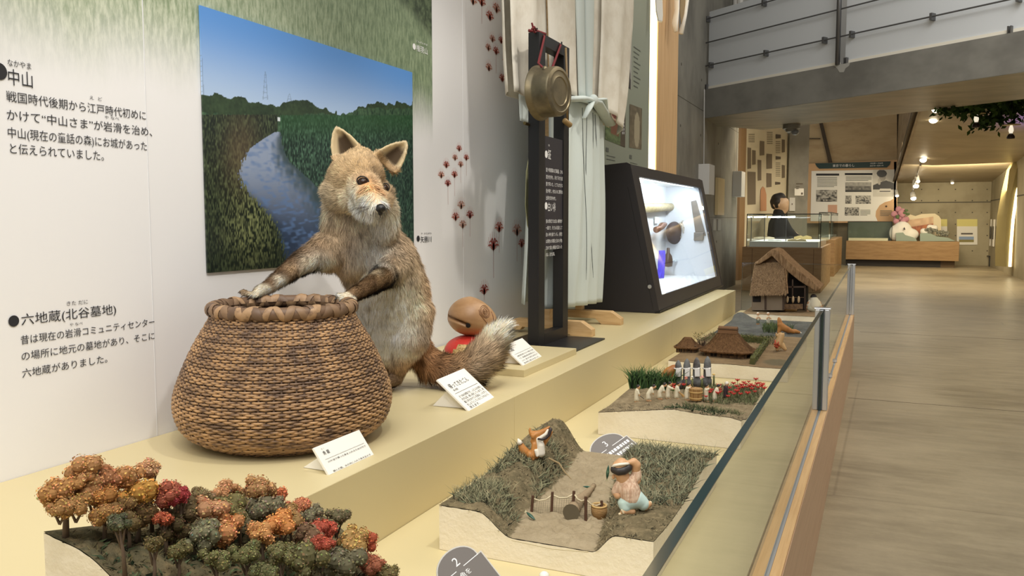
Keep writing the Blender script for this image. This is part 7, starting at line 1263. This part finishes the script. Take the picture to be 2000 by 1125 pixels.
# things on the long counter, right part
def q3(px, py): return aY(px, py, Y3 + .3)
def zc_(p): return np.array([p[0], p[1], max(p[2], z31 + .002)])
t = thing('mound_model', 'white mound model on a sage green base at the left of the counter end', 'model', q3(1768, 471)); pm = MB(); pm.ell(q3(1762, 452), (.20, .14, .22)); pm.ell(q3(1775, 458), (.20, .12, .14)); pm.ell(q3(1750, 455), (.14, .12, .18)); wm = blob(pm, .02, 3); [setattr(v_, 'co', Vector((v_.co.x, v_.co.y, max(v_.co.z, z31 + .002)))) for v_ in wm.vertices]; mesh_obj('white_mound', wm, mat('plaster_white', C(236, 232, 222), .7), t); b = MB(); b.prism([zc_(aY(x, y, Y3 + .12)) for x, y in ((1750, 471), (1750, 455), (1764, 454), (1768, 459), (1782, 463), (1789, 466), (1791, 471))], (0, .1, 0)); b.build('sage_base', mat('sage', C(146, 160, 146), .6), t); b = MB(); b.prism([aY(x, y, Y3 + .1) for x, y in ((1764, 448), (1766, 443), (1768, 447), (1768, 449))], (0, .02, 0)); b.build('dark_figure', HAIRB, t)
t = thing('mound_model', 'sage green boat-shaped model with small bare trees at the right end of the counter', 'model', q3(1830, 471)); b = MB(); b.prism([zc_(aY(x, y, Y3 + .12)) for x, y in ((1797, 471), (1797, 456), (1811, 455), (1820, 457), (1830, 462), (1850, 464), (1858, 467), (1866, 471))], (0, .25, 0)); b.build('sage_base', mat('sage', C(146, 160, 146)), t); b = MB()
for k in range(26):
    x_ = RNG.uniform(1806, 1852); p = zc_(aY(x_, 462, Y3 + .25)); hh_ = RNG.uniform(.06, .14) * (1.2 if x_ < 1830 else .7); b.tube([p, p + (0, 0, hh_)], .006, 4); b.ell(p + (0, 0, hh_), (.035, .03, .035), n=(7, 5))
b.build('model_tree', mat('grey_trees', C(150, 148, 132), .8, n=(C(84, 84, 74), 40, S1, .4, .6)), t); o = mesh_obj('white_lump', blob(capsules([[(*q3(1804, 452), .07), (*q3(1808, 454), .06)], [(*q3(1816, 444), .06), (*q3(1826, 445), .06)]]), .015, 3), MATS['plaster_white'], t)
YBK = 20.1; kb = lambda x, y: aY(x, y, YBK); t = thing('open_picture_book', 'giant open picture book with an orange street scene behind the mounds', 'book', kb(1802, 465)); MB().prism([kb(x, y) for x, y in ((1770, 460), (1772, 423), (1778, 419), (1788, 422), (1800, 418), (1826, 417), (1834, 422), (1838, 428), (1838, 460))], (0, .08, 0)).build('book_block', mat('book_cream', C(232, 218, 184), .6), t)
u, v = np.meshgrid(np.linspace(0, 1, 40), np.linspace(0, 1, 26), indexing='ij'); c_ = mixc(A(200, 120, 66), A(120, 52, 30), vnoise(np.stack([u * 20, v * 5, u * 0], -1), 1)); c_[v < .42] = mixc(A(224, 190, 150), A(198, 160, 124), vnoise(np.stack([u * 9, v * 5, u * 0], -1), 1))[v < .42]; P_ = np.array([[aY(1772 + 51 * a_, (430 + 14 * c0_) + (-7 * a_) + 20 * c0_ * (1 - .1 * a_), YBK - .012) for c0_ in v[0]] for a_ in u[:, 0]]); b = MB(); b.grid(P_, 0, c_.reshape(-1, 3)); b.build('illustration', mat('photo_print', (1, 1, 1)), t, colattr=True)
t = thing('paper_flower', 'big pink flower with green leaves beside the giant picture book', 'flower', q3(1760, 455)); b = MB()
for k in range(16): d_ = RNG.normal(0, .07, 3); b.ell(aY(1759, 424, Y3 + .45) + d_ * [1, .5, 1], (.07, .03, .06), M=Matrix.Rotation(RNG.uniform(0, 3), 3, 'Y').to_4x4(), n=(8, 6))
b.build('petals', mat('pink_petal', C(196, 140, 150), .7), t, smooth=True); b = MB()
for px, py in ((1770, 411), (1773, 418), (1753, 425), (1767, 416), (1753, 422)): b.ell(aY(px, py, Y3 + .4), (.04, .015, .025), n=(8, 6))
b.tube([aY(1760, 426, Y3 + .5), zc_(aY(1758, 470, Y3 + .5))], .015, 6); b.build('leaves', mat('leaf_green', C(92, 112, 70), .7), t, smooth=True)
# posters on the back wall and panels on the right wall
def poster(px0, py0, px1, py1, label, full):
    t = thing('wall_poster', label, 'poster', aY(px0, py1, YW)); P_ = lambda x, y, o_=.02: aY(x, y, YW - o_); MB().prism([P_(px0, py1), P_(px1, py1), P_(px1, py0), P_(px0, py0)], (0, .02, 0)).build('sheet', WHITE, t); w = px1 - px0
    MB().prism([P_(px0, py0 + 14, .022), P_(px1, py0 + 14, .022), P_(px1, py0, .022), P_(px0, py0, .022)], (0, .002, 0)).build('yellow_band', mat('poster_yellow', C(232, 222, 140), .6), t)
    if full:
        MB().prism([P_(px0 + 8, py0 + 30, .022), P_(px1 - 9, py0 + 30, .022), P_(px1 - 9, py0 + 27, .022), P_(px0 + 8, py0 + 27, .022)], (0, .002, 0)).build('dark_strip', mat('poster_dark', C(96, 90, 84), .6), t); MB().prism([P_(px0 + 4, py0 + 40, .022), P_(px1 - 7, py0 + 40, .022), P_(px1 - 7, py0 + 34, .022), P_(px0 + 4, py0 + 34, .022)], (0, .002, 0)).build('blue_band', mat('poster_blue', C(150, 172, 206), .6), t); MB().prism([P_(px0 + 4, py0 + 45, .022), P_(px1 - 7, py0 + 45, .022), P_(px1 - 7, py0 + 40, .022), P_(px0 + 4, py0 + 40, .022)], (0, .002, 0)).build('field_band', mat('poster_field', C(150, 140, 84), .6), t)
poster(1869, 428, 1909, 478, 'yellow-topped poster with a lake photo on the back concrete wall', True); poster(1838, 428, 1850, 460, 'narrow yellow-topped poster just right of the giant book', False)
lbp = ['first narrow white hanging banner on the right wall, nearest the corner', 'second narrow white hanging banner from the corner on the right wall', 'third narrow hanging banner from the corner on the right wall', 'fourth narrow hanging banner from the corner, cream, on the right wall', 'fifth narrow white hanging banner on the right wall, next to the arch']
for i, (a_, b__) in enumerate(((1934, 1937), (1938.5, 1944), (1945.5, 1950), (1952, 1955.5), (1957, 1964))):
    p, q_ = aX(a_, 480 + i, XR_), aX(b__, 428 + i * .5, XR_); t = thing('wall_banner', lbp[i], 'panel', p, 'narrow banners on the right wall'); MB().box(XR_ - .016, XR_ - .001, q_[1], p[1], p[2], q_[2]).build('board', WHITE if i != 3 else mat('book_cream', C(232, 218, 184)), t)
    if i in (0, 1, 2): y_ = (q_[1] + p[1]) / 2; MB().box(XR_ - .018, XR_ - .016, y_ - .12, y_ + .12, p[2] + .15, p[2] + .42).build('printed_photo', mat('poster_dark', C(96, 90, 84)), t)
t = thing('small_stand', 'small dark metal stand with a white front at the foot of the right wall', 'stand', aZ(1950, 519, 0)); p = aZ(1950, 520, 0); w = .19; b = MB()
for x_ in (-w, w):
    for y_ in (-w, w): b.box(p[0] + x_ - .012, p[0] + x_ + .012, p[1] + y_ - .012, p[1] + y_ + .012, 0, .2)
b.box(p[0] - w - .02, p[0] + w + .02, p[1] - w - .02, p[1] + w + .02, .2, .225); b.build('frame', BFR, t); MB().box(p[0] - w + .02, p[0] + w - .02, p[1] - w + .0, p[1] - w + .012, .0, .19).build('white_front', WHITE, t); MB().box(p[0] - .1, p[0] + .25, p[1] - .1, p[1] + .1, .2255, .25).build('top_tray', mat('grey_plate', C(156, 152, 142)), t)
# lit arch
DA = 14.6; t = thing('lit_arch', 'curved wooden arch doorway edged with a warm light strip at the right edge', 'arch', aD(1985, 520, DA)); arc = [(1970, 521), (1972, 480), (1976, 430), (1983, 380), (1992, 345), (2004, 322), (2030, 300), (2080, 292)]; out_ = [(1963, 521), (1963, 480), (1967, 420), (1976, 372), (1986, 330), (2004, 300), (2030, 280), (2080, 270)]
zf = lambda p: np.array([p[0], p[1], max(p[2], .001)])
MB().prism([zf(aD(x, y, DA)) for x, y in out_] + [zf(aD(x, y, DA)) for x, y in arc[::-1]], nz(FW * [1, 1, 0]) * .3).build('arch_frame', mat('arch_olive', C(150, 136, 88), .6), t); MB().tube([zf(aD(x + 2.5, y, DA - .01)) for x, y in arc], .024, 6).build('light_strip', mat('arch_light', (1, 1, 1), .5, emit=(1, .86, .52), estr=3.2), t); MB().prism([zf(aD(x + 5, y, DA + .1)) for x, y in arc] + [zf(aD(2080, 521, DA + .1))], nz(FW * [1, 1, 0]) * .05).build('arch_door', mat('arch_wood', C(206, 178, 128), .5), t); b = MB(); b.tube([aD(x, y, DA + .07) for x, y in ((1994, 450), (1997, 465), (1997, 485), (1993, 498))], .018, 8); b.build('door_handle', OAKB, t)
# track lights: fixtures along the ceiling
tr = thing('light_track', 'dark ceiling track running back through the hall', 'track', aD(1800, 300, 14)); TP = [(1834, 205, 10.6), (1806, 305, 14.5), (1792, 345, 16.4), (1783, 378, 17.9)]; MB().tube([aD(x, y, d_) + (0, 0, .06) for x, y, d_ in TP], .018, 6).build('rail', mat('track_grey', C(110, 100, 84), .5), tr)
tl = [(1829, 213, 10.8, 'track spotlight nearest the beam, upper of the glowing pair'), (1823, 234, 11.5, 'track spotlight glowing just below the nearest one'), (1810, 290, 14.0, 'small dim spotlight halfway along the track'), (1803, 312, 14.8, 'bright spotlight halfway along the track'), (1793, 354, 16.6, 'small spotlight near the far end of the track'), (1789, 363, 17.3, 'bright spotlight second from the far end of the track'), (1784, 387, 18.0, 'bright spotlight at the far end of the track'), (1752, 382, 18.2, 'small spotlight at the top right corner of the biography panel'), (1902, 337, 17.5, 'bright spotlight alone under the right of the ceiling'), (1860, 357, 18.0, 'small unlit white spotlight under the ceiling by the back wall')]
spots = {}
for (px, py, D_, lb) in tl:
    p = aD(px, py, D_); s_ = D_ / 17; t = thing('track_spotlight', lb, 'spotlight', p, 'ceiling spotlights'); d_ = nz(np.array([.15, -.45, -1.0])); e = mat('lamp_glow', (1, 1, 1), .5, emit=(1, .88, .62), estr=26) if 'dim' not in lb and 'unlit' not in lb else mat('lamp_dim', (1, 1, 1), .5, emit=(1, .9, .7), estr=1.2); r_ = (.055 if 'bright' in lb or 'glow' in lb or 'nearest' in lb else .035)
    MB().tube([p - d_ * .15, p - d_ * .13, p], [r_ * .5, r_ * .9, r_ * 1.05], 12).build('lamp_body', mat('white_plastic', C(208, 206, 200)), t, smooth=True); MB().ell(p + d_ * .004, (r_, r_, r_ * .8), n=(12, 8)).build('lamp_face', e, t, smooth=True); MB().tube([p - d_ * .14, p - d_ * .14 + (0, 0, .30 if py > 330 and px > 1840 or px < 1760 or py > 380 else .12)], .012, 6).build('bracket', mat('white_plastic', C(208, 206, 200)), t)
# leafy branch with lanterns
t = thing('leafy_branch', 'dark green leafy branch hanging under the ceiling at the right', 'branch', aD(1940, 200, 9.6)); D_ = 9.6; b = MB(); br_ = []
for k in range(9): pts = [aD(2040, 188 + k, D_ + .1 * RNG.normal()), aD(1985 - 8 * k, 188 + 3 * RNG.normal(), D_ + .25 * RNG.normal()), aD(1960 - 14 * k, 205 + 9 * RNG.normal(), D_ + .25 * RNG.normal())]; b.tube(pts, [.014, .009, .004], 5); br_ += [(pts[0] + (pts[1] - pts[0]) * s_) for s_ in np.linspace(.3, 1, 4)] + [(pts[1] + (pts[2] - pts[1]) * s_) for s_ in np.linspace(.2, 1, 5)]
b.build('twig', BARK, t)
br_ = np.array(br_ + [aD(x, y, D_) for x, y in ((1905, 235), (1915, 245), (1925, 238), (1950, 232), (1960, 228), (1985, 225), (1995, 215), (2010, 210), (1890, 215), (1862, 215), (1850, 205), (1935, 225))]); n = 3600; P_ = br_[RNG.integers(0, len(br_), n)] + RNG.normal(0, 1, (n, 3)) * [.06, .08, .045]; d1_ = nz(RNG.normal(0, 1, (n, 3)) + [0, 0, -.5]); d2_ = nz(np.cross(d1_, RNG.normal(0, 1, (n, 3)))); L_ = RNG.uniform(.028, .052, (n, 1)); V_ = np.stack([P_ - d1_ * L_, P_ + d2_ * L_ * .55, P_ + d1_ * L_, P_ - d2_ * L_ * .55], 1).reshape(-1, 3); c_ = mixc(A(34, 56, 26), A(82, 108, 52), RNG.random(n)); k = np.arange(n)[:, None] * 4; stuff(mesh_obj('leaves', fast_mesh('leaves', V_, k + [[0, 1, 2, 3]], None, np.repeat(c_, 4, 0)), mat('foliage', (1, 1, 1)), t))
for px, py, lb in ((1975, 250, 'small oil lantern with a dark base hanging below the leafy branch'), (1907, 228, 'small white lantern half hidden in the leafy branch')):
    p = aD(px, py, 9.4); t = thing('oil_lantern', lb, 'lantern', p, 'oil lanterns'); MB().lathe([(0, .055), (.02, .05), (.095, .036), (.095, .032), (.02, .03), (0, .03)], p, 18).build('shade', mat('lantern_shade', C(206, 182, 128), .5), t, smooth=True); MB().lathe([(.012, .03), (.022, .0), (.026, -.03), (.016, -.06)], p, 14).build('glass_chimney', mat('lantern_glass', C(240, 232, 214), .2, emit=(1, .9, .7), estr=.8), t, smooth=True); MB().lathe([(.012, -.06), (.03, -.075), (.042, -.10), (.04, -.12), (0, -.122)], p, 14).build('oil_base', mat('lantern_dark', C(52, 36, 30), .4), t, smooth=True); MB().tube([p + (0, 0, .05), p + (0, 0, .3)], .004, 5).build('hook', BFR, t)
for o in SC.objects:
    if o.type == 'MESH' and o.parent is not None and o.parent.get('kind') == 'structure' and not o.get('kind'): o['kind'] = 'structure'
